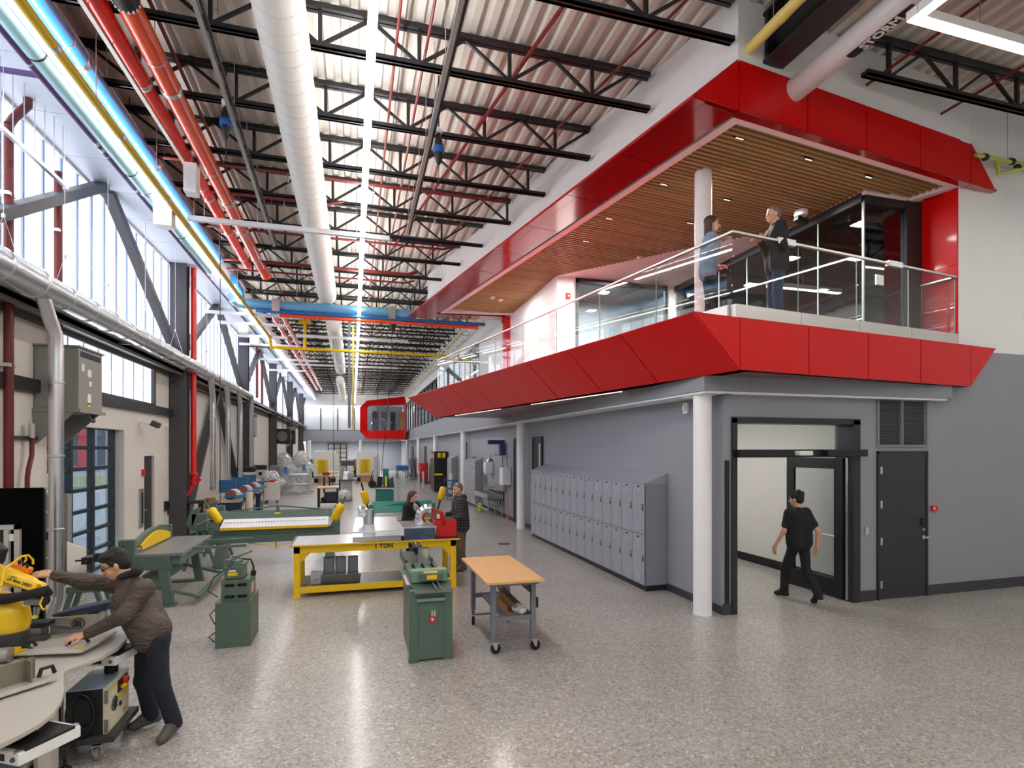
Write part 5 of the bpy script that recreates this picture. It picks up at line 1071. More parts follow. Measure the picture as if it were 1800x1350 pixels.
MB().tube([(-1.52, y0+.2, .95), (-1.66, y0+.12, .85), (-1.72, y0+.08, .7), (-1.60, y0+.05, .62)], .007, 8).tube([(-1.6, y0+.05, .5), (-1.68, y0, .42), (-1.62, y0, .3)], .007, 8).tube([(-1.62, y0, .2), (-1.69, y0-.0, .15), (-1.62, y0, .08)], .007, 8).build('power_cord', NBLK, t, smooth=True)
# --- big green hand brake
def weight(t, p, q, r=.10, m=YELLOW):
    d = (Vector(q)-Vector(p)); L_ = d.length; d.normalize(); P = [Vector(p)+d*(L_*k) for k in (0, .06, .15, .85, .94, 1)]
    MB().tube(P, [r*.5, r*.85, r, r, r*.85, r*.5], 18).build('counterweight', m, t, smooth=True)
def hand_brake(name, lab, cx, cy_, L_, h, gm, apron, wts, rz=0):
    t = thing(name, lab, 'machine', (cx, cy_, 0), rz)
    B = lambda mb, nm, m, bev=.004, sm=False: mb.build(nm, m, t, bev, sm, local=True)
    a = L_/2
    for s in (-1, 1):
        B(MB().hex([(s*a*.88-.10, -.30, .02), (s*a*.88+.10, -.30, .02), (s*a*.88+.10, .42, .02), (s*a*.88-.10, .42, .02), (s*a*.88-.05, -.12, h*.62), (s*a*.88+.05, -.12, h*.62), (s*a*.88+.05, .16, h*.62), (s*a*.88-.05, .16, h*.62)]), 'leg', gm)
        B(MB().bx(s*a*.88-.12, s*a*.88+.12, -.32, .44, 0, .025), 'foot', gm)
        B(MB().bx(s*a-.06, s*a+.06, -.26, .25, h*.44, h*.80).lathe((s*a-.07, -.14, h*.80), [(.09, 0), (.09, .14)], 14, 'X').lathe((s*a-.07, .1, h*.96), [(.12, 0), (.12, .1)], 14, 'X').bx(s*a-.05, s*a+.05, .0, .2, h*.7, h*1.12), 'end_casting', gm, .01)
    B(MB().bx(-a, a, -.22, -.06, h*.46, h*.60).bx(-a*.98, a*.98, -.18, -.04, h*.60, h*.72), 'bed', gm)
    B(MB().bx(-a*.86, a*.86, -.255, -.19, h*.715, h*.76), 'apron_bar', YELLOW)
    B(MB().hex([(-a*.86, -.25, h*.765), (a*.86, -.25, h*.765), (a*.86, -.2, h*.76), (-a*.86, -.2, h*.76), (-a*.84, .02, h*.90), (a*.86, .02, h*.90), (a*.86, .05, h*.88), (-a*.84, .05, h*.88)]), 'clamp_apron', apron)
    for k in range(34 if apron is not STEEL else 20):
        x = -a*.8+k*a*1.6/33; 
        if x > a*.85: break
        MB().box((x, -.118, h*.838+.012), (.02, .02, .012)).build('bolt', NBLK, t, local=True)
    B(MB().hex([(-a*.95, .05, h*.88), (a*.92, .05, h*.88), (a*.92, .2, h*.88), (-a*.95, .2, h*.88), (-a*.95, .14, h*1.04), (a*.92, .14, h*1.04), (a*.92, .2, h*1.04), (-a*.95, .2, h*1.04)]), 'top_beam', gm, .01)
    B(MB().bar((-a*.8, .16, h*1.03), (0, .16, h*1.13), .05, .03).bar((0, .16, h*1.13), (a*.8, .16, h*1.03), .05, .03).bx(-.03, .03, .13, .19, h*1.0, h*1.13), 'truss_rod', gm)
    B(MB().bx(-.06, .06, .10, .108, h*.96, h*1.0), 'yellow_plate', YELLOW)
    B(MB().bar((-a*.45, -.15, h*.45), (0, -.15, h*.36), .05, .012).bar((0, -.15, h*.36), (a*.45, -.15, h*.45), .05, .012).bx(-.02, .02, -.17, -.13, h*.33, h*.46), 'tie_truss', YELLOW)
    for (p, q, w0, w1) in wts:
        B(MB().tube([p, q], .018, 10), 'lever', gm if gm is GREEN else NBLK, 0, True); weight(t, lerp(p, q, w0), lerp(p, q, w1), .085)
        t.children[-1].data.transform(Matrix.Identity(4)) if 0 else None
    return t
_oldW = dict(W)
def local_weights(t, wts):
    for (p, q, w0, w1) in wts: pass
hb = hand_brake('hand_brake', 'large green hand brake with a white apron and yellow counterweights', -1.56, 12.75, 2.45, 1.08, GREEN, mat('apron_white', '#e9eaee', .4), [])
cxx, cyy = -1.56, 12.75
for (a, b, w0, w1) in (((-.92, -.12, .68), (-1.38, -.15, 1.42), .35, .74), ((1.03, -.12, .6), (1.41, -.25, 1.42), .36, .80)):
    A, B_ = Vector(a)+Vector((cxx, cyy, 0)), Vector(b)+Vector((cxx, cyy, 0))
    MB().tube([A, B_], .018, 10).build('lever', GREEN, hb, smooth=True); weight(hb, lerp(A, B_, w0), lerp(A, B_, w1), .095)
# --- teal brake behind the bench
tp = hand_brake('teal_brake', 'teal sheet metal brake behind the woman at the bench', 1.22, 14.2, 1.55, .94, TEAL, STEEL, [])
MB().hex([(.48, 14.2, .84), (1.97, 14.2, .84), (1.97, 14.26, .84), (.48, 14.26, .84), (.48, 14.42, 1.11), (1.97, 14.42, 1.11), (1.97, 14.46, 1.11), (.48, 14.46, 1.11)]).build('tilted_guard', TEAL, tp)
for (a, b, w0, w1) in (((.42, 14.05, .75), (.20, 13.95, 1.62), .40, .78), ((2.04, 14.0, .75), (2.28, 13.95, 1.75), .40, .74)):
    MB().tube([a, b], .02, 10).build('lever', NBLK, tp, smooth=True); weight(tp, lerp(a, b, w0), lerp(a, b, w1), .085)
# --- foot shear along the wall
t = thing('foot_shear', 'green foot shear with a yellow guard beside the garage door', 'machine', (-3.0, 10.5, 0))
ya, yb_ = 9.75, 11.5
for y in (ya, yb_):
    MB().bar((-3.42, y, 0), (-3.34, y, .78), .12, .09).bar((-2.74, y, 0), (-2.86, y, .78), .14, .09).bx(-3.42, -2.72, y-.05, y+.05, .58, .78).bx(-3.42, -3.2, y-.06, y+.06, .7, 1.06).build('end_frame', GREEN, t, .012)
    MB().bx(-3.5, -2.65, y-.09, y+.09, 0, .03).build('foot', GREEN, t)
MB().bx(-3.3, -2.55, ya-.05, yb_+.05, .78, .83).build('bed', mat('bed_steel', '#8f9390', .4, .5), t, .004); MB().bx(-3.3, -2.6, ya, yb_, .64, .78).bx(-3.2, -3.0, ya, yb_, .25, .45).build('cross_beam', GREEN, t)
arc = []
for k in range(11): q = k/10; arc.append((-3.28, ya+.05+(yb_-ya-.1)*q, 1.0+.13*math.sin(PI*q)))
MB().prism(arc+[(-3.28, yb_-.05, .9), (-3.28, ya+.05, .9)], (.07, 0, 0)).build('blade_beam', GREEN, t, .01)
arc2 = [(-3.2, p[1]*.86+.14*(ya+yb_)/2, p[2]-.06) for p in arc]
MB().prism(arc2+[(-3.2, yb_-.2, .86), (-3.2, ya+.2, .86)], (.03, 0, 0)).build('finger_guard', YELLOW, t)
for y in (ya+.5, yb_-.5): MB().bar((-2.6, y, .80), (-1.75, y+.1, .80), .05, .04).build('gauge_arm', GREEN, t)
MB().bar((-3.1, ya, .35), (-2.35, ya+.02, .12), .05, .05).bar((-3.1, yb_, .35), (-2.35, yb_-.02, .12), .05, .05).bar((-2.35, ya-.05, .12), (-2.35, yb_+.05, .12), .08, .05).build('treadle', GREEN, t, .004)
MB().tube([(-3.35, ya-.05, .98), (-3.35, ya-1.35, .98)], .012, 8).box((-3.35, ya-1.15, .98), (.12, .22, .09)).box((-3.28, ya-1.1, 1.0), (.08, .08, .1)).bar((-3.5, ya-1.2, .98), (-3.0, ya-1.2, .98), .02).build('stop_rod', DSTEEL, t)
t = thing('machine_stand', 'green steel trestle stand by the garage door behind the worker', 'stand', (-3.55, 9.2, 0))
for y in (9.0, 9.28):
    MB().bar((-3.86, y, 0), (-3.72, y, .50), .07, .05).bar((-3.30, y, 0), (-3.44, y, .50), .07, .05).bx(-3.78, -3.38, y-.03, y+.03, .46, .54).build('leg_frame', GREEN, t)
MB().bx(-3.72, -3.44, 8.98, 9.32, .54, .62).build('top_block', GREEN, t, .01)
# --- slip roll
t = thing('slip_roll', 'green slip roll with bright steel rollers beyond the foot shear', 'machine', (-2.9, 13.2, 0)); ya, yb_ = 12.45, 14.0
for y in (ya, yb_):
    MB().bx(-3.1, -2.82, y-.08, y+.08, .80, 1.15).hex([(-3.2, y-.08, .95), (-3.1, y-.08, .8), (-3.1, y+.08, .8), (-3.2, y+.08, .95), (-3.12, y-.08, 1.2), (-2.95, y-.08, 1.28), (-2.95, y+.08, 1.28), (-3.12, y+.08, 1.2)]).build('housing', GREEN, t, .01)
    MB().bar((-3.0, y, .8), (-3.25, y, 0), .07, .05).bar((-2.92, y, .8), (-2.66, y, 0), .07, .05).bar((-3.12, y, .35), (-2.78, y, .35), .05, .04).build('leg_frame', GREEN, t)
for dz in (0, .1): MB().tube([(-2.95, ya, .94+dz), (-2.95, yb_, .94+dz)], .042, 16).build('roller', mat('bright_roller', '#cfcdcb', .25, 1), t, smooth=True)
MB().bar((-2.96, ya, .78), (-2.96, yb_, .78), .14, .06).bar((-3.1, ya, .3), (-3.1, yb_, .3), .06, .05).build('tie_bar', GREEN, t); MB().tube([(-2.95, ya-.08, .94), (-2.95, ya-.25, .94), (-2.7, ya-.25, 1.06)], .014, 8).build('crank', STEEL, t, smooth=True)
# ================================================================ LOCKERS AND GREY WALL SIDE
def locker_bank(lab, xf, xb, y0, n, wd_, rows, ztop, rise, fine=True):
    t = thing('locker_bank', lab, 'lockers', ((xf+xb)/2, y0, 0)); y1 = y0+n*wd_; zb = .10
    MB().bx(xf+.015, xb, y0, y1, zb, ztop).build('carcass', LOCKS, t)
    MB().bx(xf+.03, xb, y0+.01, y1, 0, zb).build('plinth', NBLK, t)
    k = 0; cap = max(1, n//4)
    while k < n:
        a, b = y0+k*wd_, y0+min(k+cap, n)*wd_; MB().hex([(xf, a+.002, ztop), (xf, b-.002, ztop), (xb, b-.002, ztop), (xb, a+.002, ztop), (xf, a+.002, ztop+.012), (xf, b-.002, ztop+.012), (xb, b-.002, ztop+rise), (xb, a+.002, ztop+rise)]).build('sloped_top', LOCK, t); k += cap
    hgt = (ztop-zb)/rows
    dm = MB().bx(-.012, .0, .006, wd_-.006, .006, hgt-.006); dme = mesh('door', dm.v, dm.f, LOCK)
    hm = MB().bx(-.016, -.011, .035, .085, hgt*.47, hgt*.60); hme = mesh('handle', hm.v, hm.f, mat('handle_pocket', '#4a4a4a', .4, .5))
    h2 = MB().bx(-.022, -.015, .05, .068, hgt*.53, hgt*.59); h2e = mesh('latch', h2.v, h2.f, mat('latch_steel', '#d9d7cf', .3, 1))
    pm_ = MB().bx(-.0145, -.011, wd_*.44, wd_*.58, hgt*.955-.03, hgt*.955); pme = mesh('number_plate', pm_.v, pm_.f, NBLK)
    lm = MB()
    for z in [hgt*(.93-.03*q)-.03 for q in range(6)]+[hgt*(.08+.03*q) for q in range(6)]: lm.box((-.014, wd_*.5, z), (.008, wd_*.34, .006), tilt=Matrix.Rotation(.5, 3, 'Y'))
    lme = mesh('louvre', lm.v, lm.f, mat('louvre_light', '#b9bbc4', .45))
    for r in range(rows):
        for k in range(n):
            d = inst(dme, 'door', t, (xf-(xf+xb)/2, k*wd_, zb+r*hgt))
            if fine: inst(hme, 'handle', d, (0, 0, 0)); inst(h2e, 'latch', d, (0, 0, 0)); inst(pme, 'number_plate', d, (0, 0, 0)); tag(inst(lme, 'louvre', d, (0, 0, 0)), kind='stuff')
            elif r == 0 or 1: inst(hme, 'handle', d, (0, 0, 0))
    return t
locker_bank('long bank of grey two-tier lockers along the grey wall', 4.81, 5.24, 8.45, 15, .417, 2, 1.85, .17)
locker_bank('short grey locker bank beyond the steel sink', 4.93, 5.24, 22.6, 5, .46, 3, 1.92, .16, False)
locker_bank('narrow grey locker bank beside the black cabinet', 4.93, 5.24, 28.3, 3, .46, 2, 1.95, .16, False)
o = MB().ell((5.08, 23.6, 2.09), (.10, .16, .05)); tag(o.build('cap', mat('cap_red', '#c7786e', .7), None, smooth=True), 'pale red cap lying on top of the far lockers', 'cap')
# wash trough
t = thing('wash_trough', 'stainless steel wash trough with taps on the grey wall', 'sink', (5.0, 20.2, 0)); x0, x1, y0, y1 = 4.62, 5.22, 19.15, 21.3
STN = mat('stainless', '#b9bbbd', .3, 1, noise=.08, nscale=10)
MB().bx(x0, x1, y0, y1, .62, .64).bx(x0, x0+.015, y0, y1, .62, .82).bx(x1-.015, x1, y0, y1, .62, .86).bx(x0, x1, y0, y0+.015, .62, .82).bx(x0, x1, y1-.015, y1, .62, .82).build('basin', STN, t); MB().bx(x1-.015, x1, y0, y1, .82, 1.15).build('splashback', STN, t)
for x in (x0+.05, x1-.05):
    for y in (y0+.08, (y0+y1)/2, y1-.08): MB().tube([(x, y, 0), (x, y, .62)], .02, 8).build('leg', STN, t)
MB().tube([(x0+.05, y0+.08, .25), (x0+.05, y1-.08, .25)], .014, 6).tube([(x1-.1, y0+.1, .4), (x1-.1, y1-.1, .4)], .02, 8).build('lower_rail', STN, t)
for k in range(6):
    y = y0+.25+k*.33; MB().tube([(x1-.05, y, .98), (x1-.2, y, 1.02), (x1-.28, y, .96)], .014, 6).build('spout', ALU, t); MB().tube([(x1-.12, y, .62), (x1-.12, y, .4), (x1-.05, y, .35)], .025, 8).build('drain_pipe', ALU, t); MB().lathe((x1-.12, y, .98), [(.03, 0), (.03, .04)], 8).build('tap', ALU, t)
tag(MB().lathe((4.78, 21.0, .02), [(.10, 0), (.11, .03), (.10, .3), (.04, .34)], 12).build('yellow_canister', mat('dull_yellow', '#c9bd3c', .5), None, smooth=True), 'yellow canister on the floor under the wash trough', 'canister')
# emergency shower
t = thing('emergency_shower', 'orange emergency shower post with overhead rose', 'shower', (5.12, 18.3, 0)); OR2 = mat('shower_orange', '#e58a2f', .4)
MB().tube([(5.12, 18.3, .02), (5.12, 18.3, 2.22), (4.5, 18.3, 2.22), (4.5, 18.3, 2.14)], .028, 10).lathe((5.12, 18.3, 0), [(.09, 0), (.09, .02)], 14).build('post', OR2, t, smooth=True); MB().lathe((4.5, 18.3, 2.02), [(.13, 0), (.11, .05), (.04, .1), (.03, .13)], 16).build('shower_rose', STN, t, smooth=True)
MB().tube([(4.72, 18.3, 2.25), (4.66, 18.2, 2.33)], .012, 6).tube([(4.7, 18.28, 2.2), (4.7, 18.28, 1.6)], .006, 5).build('pull_rod', STN, t); MB().tube([(5.12, 18.3, .98), (4.85, 18.3, 1.0)], .02, 8).lathe((4.8, 18.3, .98), [(.05, 0), (.12, .05)], 14).build('eyewash_bowl', STN, t)
p = X(886, 780, 5.2); t = thing('purple_horn', 'purple hose bracket high on the grey wall above the shower', 'bracket', p); MB().bx(5.02, 5.2, p.y-.12, p.y+.12, p.z-.42, p.z+.05).bx(4.6, 5.2, p.y-.08, p.y+.08, p.z-.02, p.z+.13).build('arm', mat('deep_purple', '#4a3a78', .4), t, .02); MB().tube([(5.15, p.y, p.z-.42), (5.15, p.y, 1.3)], .012, 6).build('cord', NBLK, t)
for lab, u, v, w_, h_ in (('white dispenser cabinet above the far end of the wash trough', 861, 822, .4, .42), ('white wall cabinet behind the orange shower post', 891, 837, .45, .6)):
    p = X(u, v, 5.15); t = thing('wall_cabinet', lab, 'cabinet', p); MB().bx(4.95, 5.23, p.y-w_/2, p.y+w_/2, p.z-h_/2, p.z+h_/2).build('case', WPL, t, .01); MB().bx(4.935, 4.95, p.y-w_/2+.02, p.y+w_/2-.02, p.z-h_/2+.02, p.z+h_/2-.02).build('door', WPL, t)
tag(MB().bx(5.14, 5.23, 21.9, 22.3, .9, 1.35).build('steel_panel', STN), 'small steel wall panel over the wash trough', 'panel')
tag(MB().bx(5.14, 5.23, 18.9, 19.15, .95, 1.25).build('soap_box', STN), 'small steel box between shower post and trough', 'box')
# doors in the grey wall
def wall_door(n, y0, y1, z, lab, m):
    t = thing('door_%d' % n, lab, None, (5.25, y0, 0)); t['kind'] = 'structure'; MB().bx(5.19, 5.26, y0-.06, y0, 0, z).bx(5.19, 5.26, y1, y1+.06, 0, z).bx(5.19, 5.26, y0-.06, y1+.06, z, z+.06).build('frame', FRAME, t); MB().bx(5.21, 5.25, y0, y1, .01, z).build('door_leaf', m, t)
wall_door(7, 17.0, 17.75, 2.75, 'tall dark door behind the second round column', DOORB)
wall_door(8, 15.0, 15.75, 2.75, 'dark door with a pale strip beside the lockers', DOORB)
MB().bx(5.195, 5.21, 15.08, 15.2, .9, 2.6).build('glass_strip', mat('pale_strip', '#d8cfc0', .4), bpy.data.objects['door_8']); MB().bx(5.195, 5.21, 15.1, 15.7, .05, .85).build('kick_panel', mat('door_red', '#9e3436', .5), bpy.data.objects['door_8'])
wall_door(9, 26.0, 26.6, 2.7, 'dark narrow door with a red sign by the far lockers', DOORB); MB().bx(5.17, 5.19, 26.05, 26.55, 2.45, 2.62).build('red_sign', RED, bpy.data.objects['door_9'])
wall_door(10, 35.5, 36.6, 2.6, 'dark door just past the black cabinet', DOORB); wall_door(11, 41.0, 42.0, 2.6, 'dark door near the red bin rack', DOORB); wall_door(12, 50, 51.2, 2.6, 'farthest dark door in the grey wall', DOORB)
# black cabinet, rack, carts
t = thing('black_cabinet', 'tall black storage cabinet with yellow hazard labels', 'cabinet', (4.9, 32, 0)); MB().bx(4.45, 5.2, 31.2, 32.9, .05, 2.3).build('body', mat('cab_black', '#19191b', .4), t, .01)
for k in range(2):
    MB().bx(4.43, 4.45, 31.24+k*.84, 32.02+k*.84, .08, 2.27).build('door', mat('cab_black2', '#222225', .4), t, .004); MB().bx(4.418, 4.43, 31.45+k*.84, 31.8+k*.84, 1.9, 2.2).build('yellow_label', YELLOW, t)
    MB().bx(4.62+k*.26, 4.80+k*.26, 31.185, 31.2, 1.95, 2.22).build('yellow_label', YELLOW, t)
MB().bx(4.45, 4.9, 31.185, 31.2, .95, 1.05).build('yellow_strip', YELLOW, t)
t = thing('blue_cart', 'blue wire cart with a bottle before the far lockers', 'cart', (4.55, 27, 0)); cb = mat('cart_blue', '#1f4f86', .45); x0, x1, y0, y1 = 4.35, 4.85, 26.3, 27.3
for x in (x0, x1):
    for y in (y0, y1): MB().tube([(x, y, .12), (x, y, .95)], .018, 8).build('post', cb, t); caster(t, x, y, .05)
for z in (.15, .5, .9): MB().bx(x0, x1, y0, y1, z, z+.03).build('shelf', cb, t)
m = MB()
for k in range(7): m.tube([(x0+k*(x1-x0)/6, y0, .15), (x0+k*(x1-x0)/6, y0, .92)], .006, 5)
tag(m.build('wire_side', cb, t), kind='stuff'); tag(MB().lathe((4.6, 26.6, .935), [(.1, 0), (.1, .22), (.04, .28), (.04, .33)], 12).build('bottle', mat('bottle_pale', '#e6e3c2', .4), None, smooth=True), 'pale bottle standing on the blue wire cart', 'bottle')
tag(MB().hex([(4.42, 24.85, 0), (4.78, 24.85, 0), (4.78, 25.15, 0), (4.42, 25.15, 0), (4.44, 24.98, .72), (4.76, 24.98, .72), (4.76, 25.02, .72), (4.44, 25.02, .72)]).build('caution_sign', YELLOW, None, .01), 'yellow folding caution sign standing by the far lockers', 'sign')
t = thing('bin_rack', 'red parts bin rack by the far round column', 'rack', (4.6, 39, 0)); MB().bx(4.75, 5.0, 38.2, 39.6, .05, 1.5).build('back_panel', mat('rack_red', '#b3232d', .4), t)
for k in range(7):
    for q in range(2): MB().hex([(4.5, 38.25+q*.67, .15+k*.19), (4.76, 38.25+q*.67, .15+k*.19), (4.76, 38.85+q*.67, .15+k*.19), (4.5, 38.85+q*.67, .15+k*.19), (4.42, 38.25+q*.67, .28+k*.19), (4.76, 38.25+q*.67, .32+k*.19), (4.76, 38.85+q*.67, .32+k*.19), (4.42, 38.85+q*.67, .28+k*.19)]).build('bin', RED if k else mat('bin_blue', '#28458c', .4), t)
for j, y in enumerate((35.2, 37.6)): tag(MB().lathe((4.3, y, 0), [(.07, 0), (.07, .98), (.05, 1.02)], 14).build('bollard', mat('bollard_grey', '#b4b7ba', .4), None, smooth=True), ['pale bollard before the dark door', 'pale bollard beside the red bin rack'][j], 'bollard')
t = thing('blue_table', 'blue topped shop table under the far pod', 'table', (3.6, 47, 0)); a, b = Z(703, 822, 1.0), Z(726, 822, 1.0); MB().bx(a.x, b.x, 46.5, 48, .65, 1.05).build('blue_cover', mat('table_blue', '#2f74b5', .6, noise=.2), t, .05)
for x in (a.x+.1, b.x-.1):
    for y in (46.6, 47.9): MB().tube([(x, y, 0), (x, y, .66)], .03, 6).build('leg', NBLK, t)
t = thing('pipe_stand', 'cluttered metal rack by the far grey columns', 'rack', (4.6, 45, 0)); m = MB(); random.seed(5)
for k in range(14): m.tube([(4.4+random.random()*.5, 43.5+random.random()*2.5, .3), (4.4+random.random()*.5, 43.5+random.random()*2.5, 1.4+random.random()*.6)], .03, 6)
tag(m.build('pipes', DSTEEL, t), kind='stuff'); MB().bx(4.3, 5.0, 43.4, 46.2, .25, .3).bx(4.3, 4.35, 43.4, 43.45, 0, .3).bx(4.95, 5, 46.15, 46.2, 0, .3).build('frame', DSTEEL, t)
# floor drain, soffit devices
p = F(886, 956); tag(MB().lathe((p.x, p.y, 0), [(.17, 0), (.17, .004), (.14, .006), (.0, .006)], 24).build('floor_drain', mat('drain', '#6e665f', .5, .6)), 'round metal floor drain between bench and lockers', 'drain')
p = Z(1218, 697, ZS0-.03); t = thing('ceiling_speaker', 'white round device under the soffit by the doorway column', 'detector', p); MB().lathe((p.x, p.y, p.z-.04), [(.08, 0), (.14, .015), (.15, .04)], 20).build('dome', WPL, t, smooth=True)
p = X(1208, 718, 5.25); t = thing('wall_strobe', 'small white strobe on the grey wall behind the column', 'alarm', p); MB().bx(5.2, 5.25, p.y-.06, p.y+.06, p.z-.09, p.z+.09).build('case', WPL, t, .01); MB().bx(5.17, 5.2, p.y-.03, p.y+.03, p.z-.04, p.z+.05).build('lens', WPL, t, .01)
for j, (u, v) in enumerate(((899, 744), (797, 759), (776, 765))): p = Z(u, v, ZS0-.03); p.x = max(4.98, p.x); t = thing('soffit_detector', 'white dome under the hall soffit, %s past the locker end' % words_n[j], 'detector', p); MB().lathe((p.x, p.y, p.z-.05), [(.05, 0), (.13, .02), (.14, .05)], 16).build('dome', WPL, t, smooth=True)
p = Z(1408, 382, ZSF-.1); t = thing('dome_camera', 'white dome security camera under the slat ceiling by the dark glazing', 'camera', p); MB().lathe((p.x, p.y, p.z+.02), [(.10, 0), (.12, .03), (.12, .1), (.08, .12)], 18).build('mount', WPL, t, smooth=True); MB().box((p.x-.0, p.y, p.z-.06), (.26, .12, .10), tilt=Matrix.Rotation(.3, 3, 'Y')).build('camera_body', NBLK, t, .02); MB().tube([(p.x, p.y, p.z-.02), (p.x, p.y, ZSF+.1)], .03, 8).build('stem', WPL, t)
# ================================================================ FAR WORKSHOP
NAVY = mat('navy_cabinet', '#1d3357', .45); BLU2 = mat('hood_blue', '#2a6496', .45); MGREY = mat('machine_grey', '#b9bdbf', .45); BEIGE = mat('machine_beige', '#d9d3c6', .5)
def sander(x, y, lab):
    t = thing('sander', lab, 'machine', (x, y, 0)); MB().bx(x-.4, x+.35, y-.4, y+.4, .05, .75).build('cabinet', NAVY, t, .01); MB().bx(x-.38, x+.3, y-.42, y+.3, .75, 1.0).lathe((x+.1, y-.4, .95), [(.22, 0), (.22, .35)], 16, 'Y').build('body', BEIGE, t, .02)
    MB().bx(x-.35, x+.15, y-.1, y+.05, 1.05, 1.45).build('hood', BLU2, t, .01); MB().hex([(x-.1, y-.55, .92), (x+.4, y-.55, .92), (x+.45, y+.2, .92), (x-.1, y+.2, .92), (x-.1, y-.55, .97), (x+.55, y-.5, 1.0), (x+.55, y+.2, 1.0), (x-.1, y+.2, .97)]).build('table', BLU2, t, .005)
    MB().bx(x+.35, x+.36, y-.25, y-.05, .45, .62).build('yellow_label', YELLOW, t); MB().bx(x+.35, x+.36, y+.05, y+.2, .45, .7).build('paper_label', WPL, t); MB().lathe((x+.05, y-.42, 1.0), [(.16, -.02), (.16, 0)], 14, 'Y').build('disc', mat('disc_red', '#8d5a54', .7), t)
sander(-3.75, 19.6, 'navy and beige sander with a blue hood at the nearest duct drop'); sander(-3.75, 21.6, 'navy and beige sander with a blue hood at the second duct drop'); sander(-3.75, 23.3, 'navy and beige sander with a blue hood at the third duct drop')
def drill(x, y, lab):
    t = thing('drill_press', lab, 'machine', (x, y, 0)); MB().bx(x-.3, x+.3, y-.25, y+.25, 0, .08).build('base', MGREY, t, .01); MB().tube([(x-.1, y, .08), (x-.1, y, 1.5)], .05, 12).build('column', STEEL, t, smooth=True)
    MB().bx(x-.28, x+.4, y-.2, y+.2, 1.52, 1.72).build('belt_cover', NBLK, t, .05); MB().bx(x-.1, x+.35, y-.16, y+.16, 1.15, 1.52).build('head', BEIGE, t, .03); MB().bx(x+.08, x+.22, y-.17, y-.16, 1.25, 1.4).build('control_panel', NBLK, t)
    MB().tube([(x+.2, y, 1.15), (x+.2, y, .98)], .03, 10).build('spindle', STEEL, t); MB().bx(x-.05, x+.4, y-.22, y+.22, .85, .9).build('table', DSTEEL, t, .01)
    for a in range(3): MB().tube([(x+.35, y, 1.3), (x+.42, y+.2*math.cos(a*2.1), 1.3+.2*math.sin(a*2.1))], .01, 6).build('feed_handle', STEEL, t)
drill(-4.2, 24.6, 'drill press with a black belt cover beside the last duct drop'); drill(-4.15, 27.2, 'second drill press with a black belt cover by the white tool cart')
for j, (x, y, z) in enumerate(((-3.75, 25.4, .95), (-3.5, 21.0, .85))):
    t = thing('blue_side_table', ['tilted blue machine table beside the drill presses', 'tilted blue machine table beside the sanders'][j], 'table', (x, y, 0)); MB().hex([(x-.3, y-.2, z), (x+.3, y-.3, z+.1), (x+.3, y+.3, z+.1), (x-.3, y+.3, z), (x-.3, y-.2, z+.08), (x+.3, y-.3, z+.14), (x+.3, y+.3, z+.14), (x-.3, y+.3, z+.1)]).build('top', BLU2, t); MB().bar((x, y, 0), (x, y, z+.03), .12, .12).bx(x-.3, x+.3, y-.2, y+.2, 0, .05).build('pedestal', BEIGE, t)
# white tool cart
c = F(478, 884); x, y = c.x, c.y; t = thing('tool_cart', 'white rolling tool cart with red tray on top', 'cart', (x, y, 0)); MB().bx(x-.3, x+.3, y-.25, y+.3, .14, .95).build('body', mat('cart_white', '#e9e6df', .45), t, .01)
for k in range(5): d_ = MB().bx(x+.30, x+.312, y-.22, y+.27, .17+k*.155, .31+k*.155).build('drawer', mat('cart_white', '#e9e6df', .45), t); MB().bx(x+.312, x+.322, y-.1, y+.15, .27+k*.155, .285+k*.155).build('handle', ALU, d_)
for a in (-.22, .22):
    for b in (-.18, .22): caster(t, x+a, y+b, .06)
MB().bx(x-.2, x+.15, y-.2, y+.2, .95, 1.03).build('red_tray', RED, t, .01)
# wrapped milling machines
def wrapped(x, y, h, lab, s=1):
    random.seed(int(x*10+y)); t = thing('wrapped_mill', lab, 'machine', (x, y, 0)); m = MB()
    m.ell((x, y, h*.3), (.55*s, .5*s, h*.32), 26, 18).ell((x-.1, y, h*.72), (.5*s, .45*s, h*.28), 24, 16).ell((x+.3, y-.2, h*.5), (.4*s, .4*s, h*.2), 20, 14); m.v = [tuple(c+random.uniform(-.05, .05) for c in p) for p in m.v]
    m.build('plastic_wrap', mat('wrap_film', '#d5d8da', .12, coat=.8, noise=.25, nscale=5), t); MB().bx(x-.35, x+.35, y-.3, y+.3, 0, .3).bx(x-.2, x+.1, y-.1, y+.3, .3, h*.9).build('casting', MGREY, t); MB().bx(x+.0, x+.2, y-.62, y-.58, h*.45, h*.62).build('display', mat('display_blue', '#5a8fd0', .3), t)
wrapped(-4.0, 36.5, 2.2, 'milling machine wrapped in clear plastic by the far column'); wrapped(-3.2, 39.5, 2.3, 'second milling machine wrapped in clear plastic farther off'); wrapped(-4.0, 31.5, 1.3, 'low machine wrapped in clear plastic near the drill press', .8)
tag(MB().bx(-4.4, -3.9, 33, 34.2, 0, 1.5).build('grey_cabinet', mat('cabinet_grey', '#7d8285', .5), None, .01), 'grey steel cabinet beside the wrapped machines', 'cabinet')
t = thing('wire_rack', 'chrome wire stand before the wrapped machines', 'stand', (-2.7, 33, 0))
for x in (-3.3, -2.4):
    for y in (31.5, 33): MB().tube([(x, y, .05), (x, y, 1.1)], .02, 6).build('post', ALU, t); MB().bar((x-.3, y, .04), (x+.3, y, .04), .05, .04).build('foot', ALU, t)
for z in (.5, 1.05): MB().bx(-3.35, -2.35, 31.4, 33.1, z, z+.03).build('shelf', ALU, t)
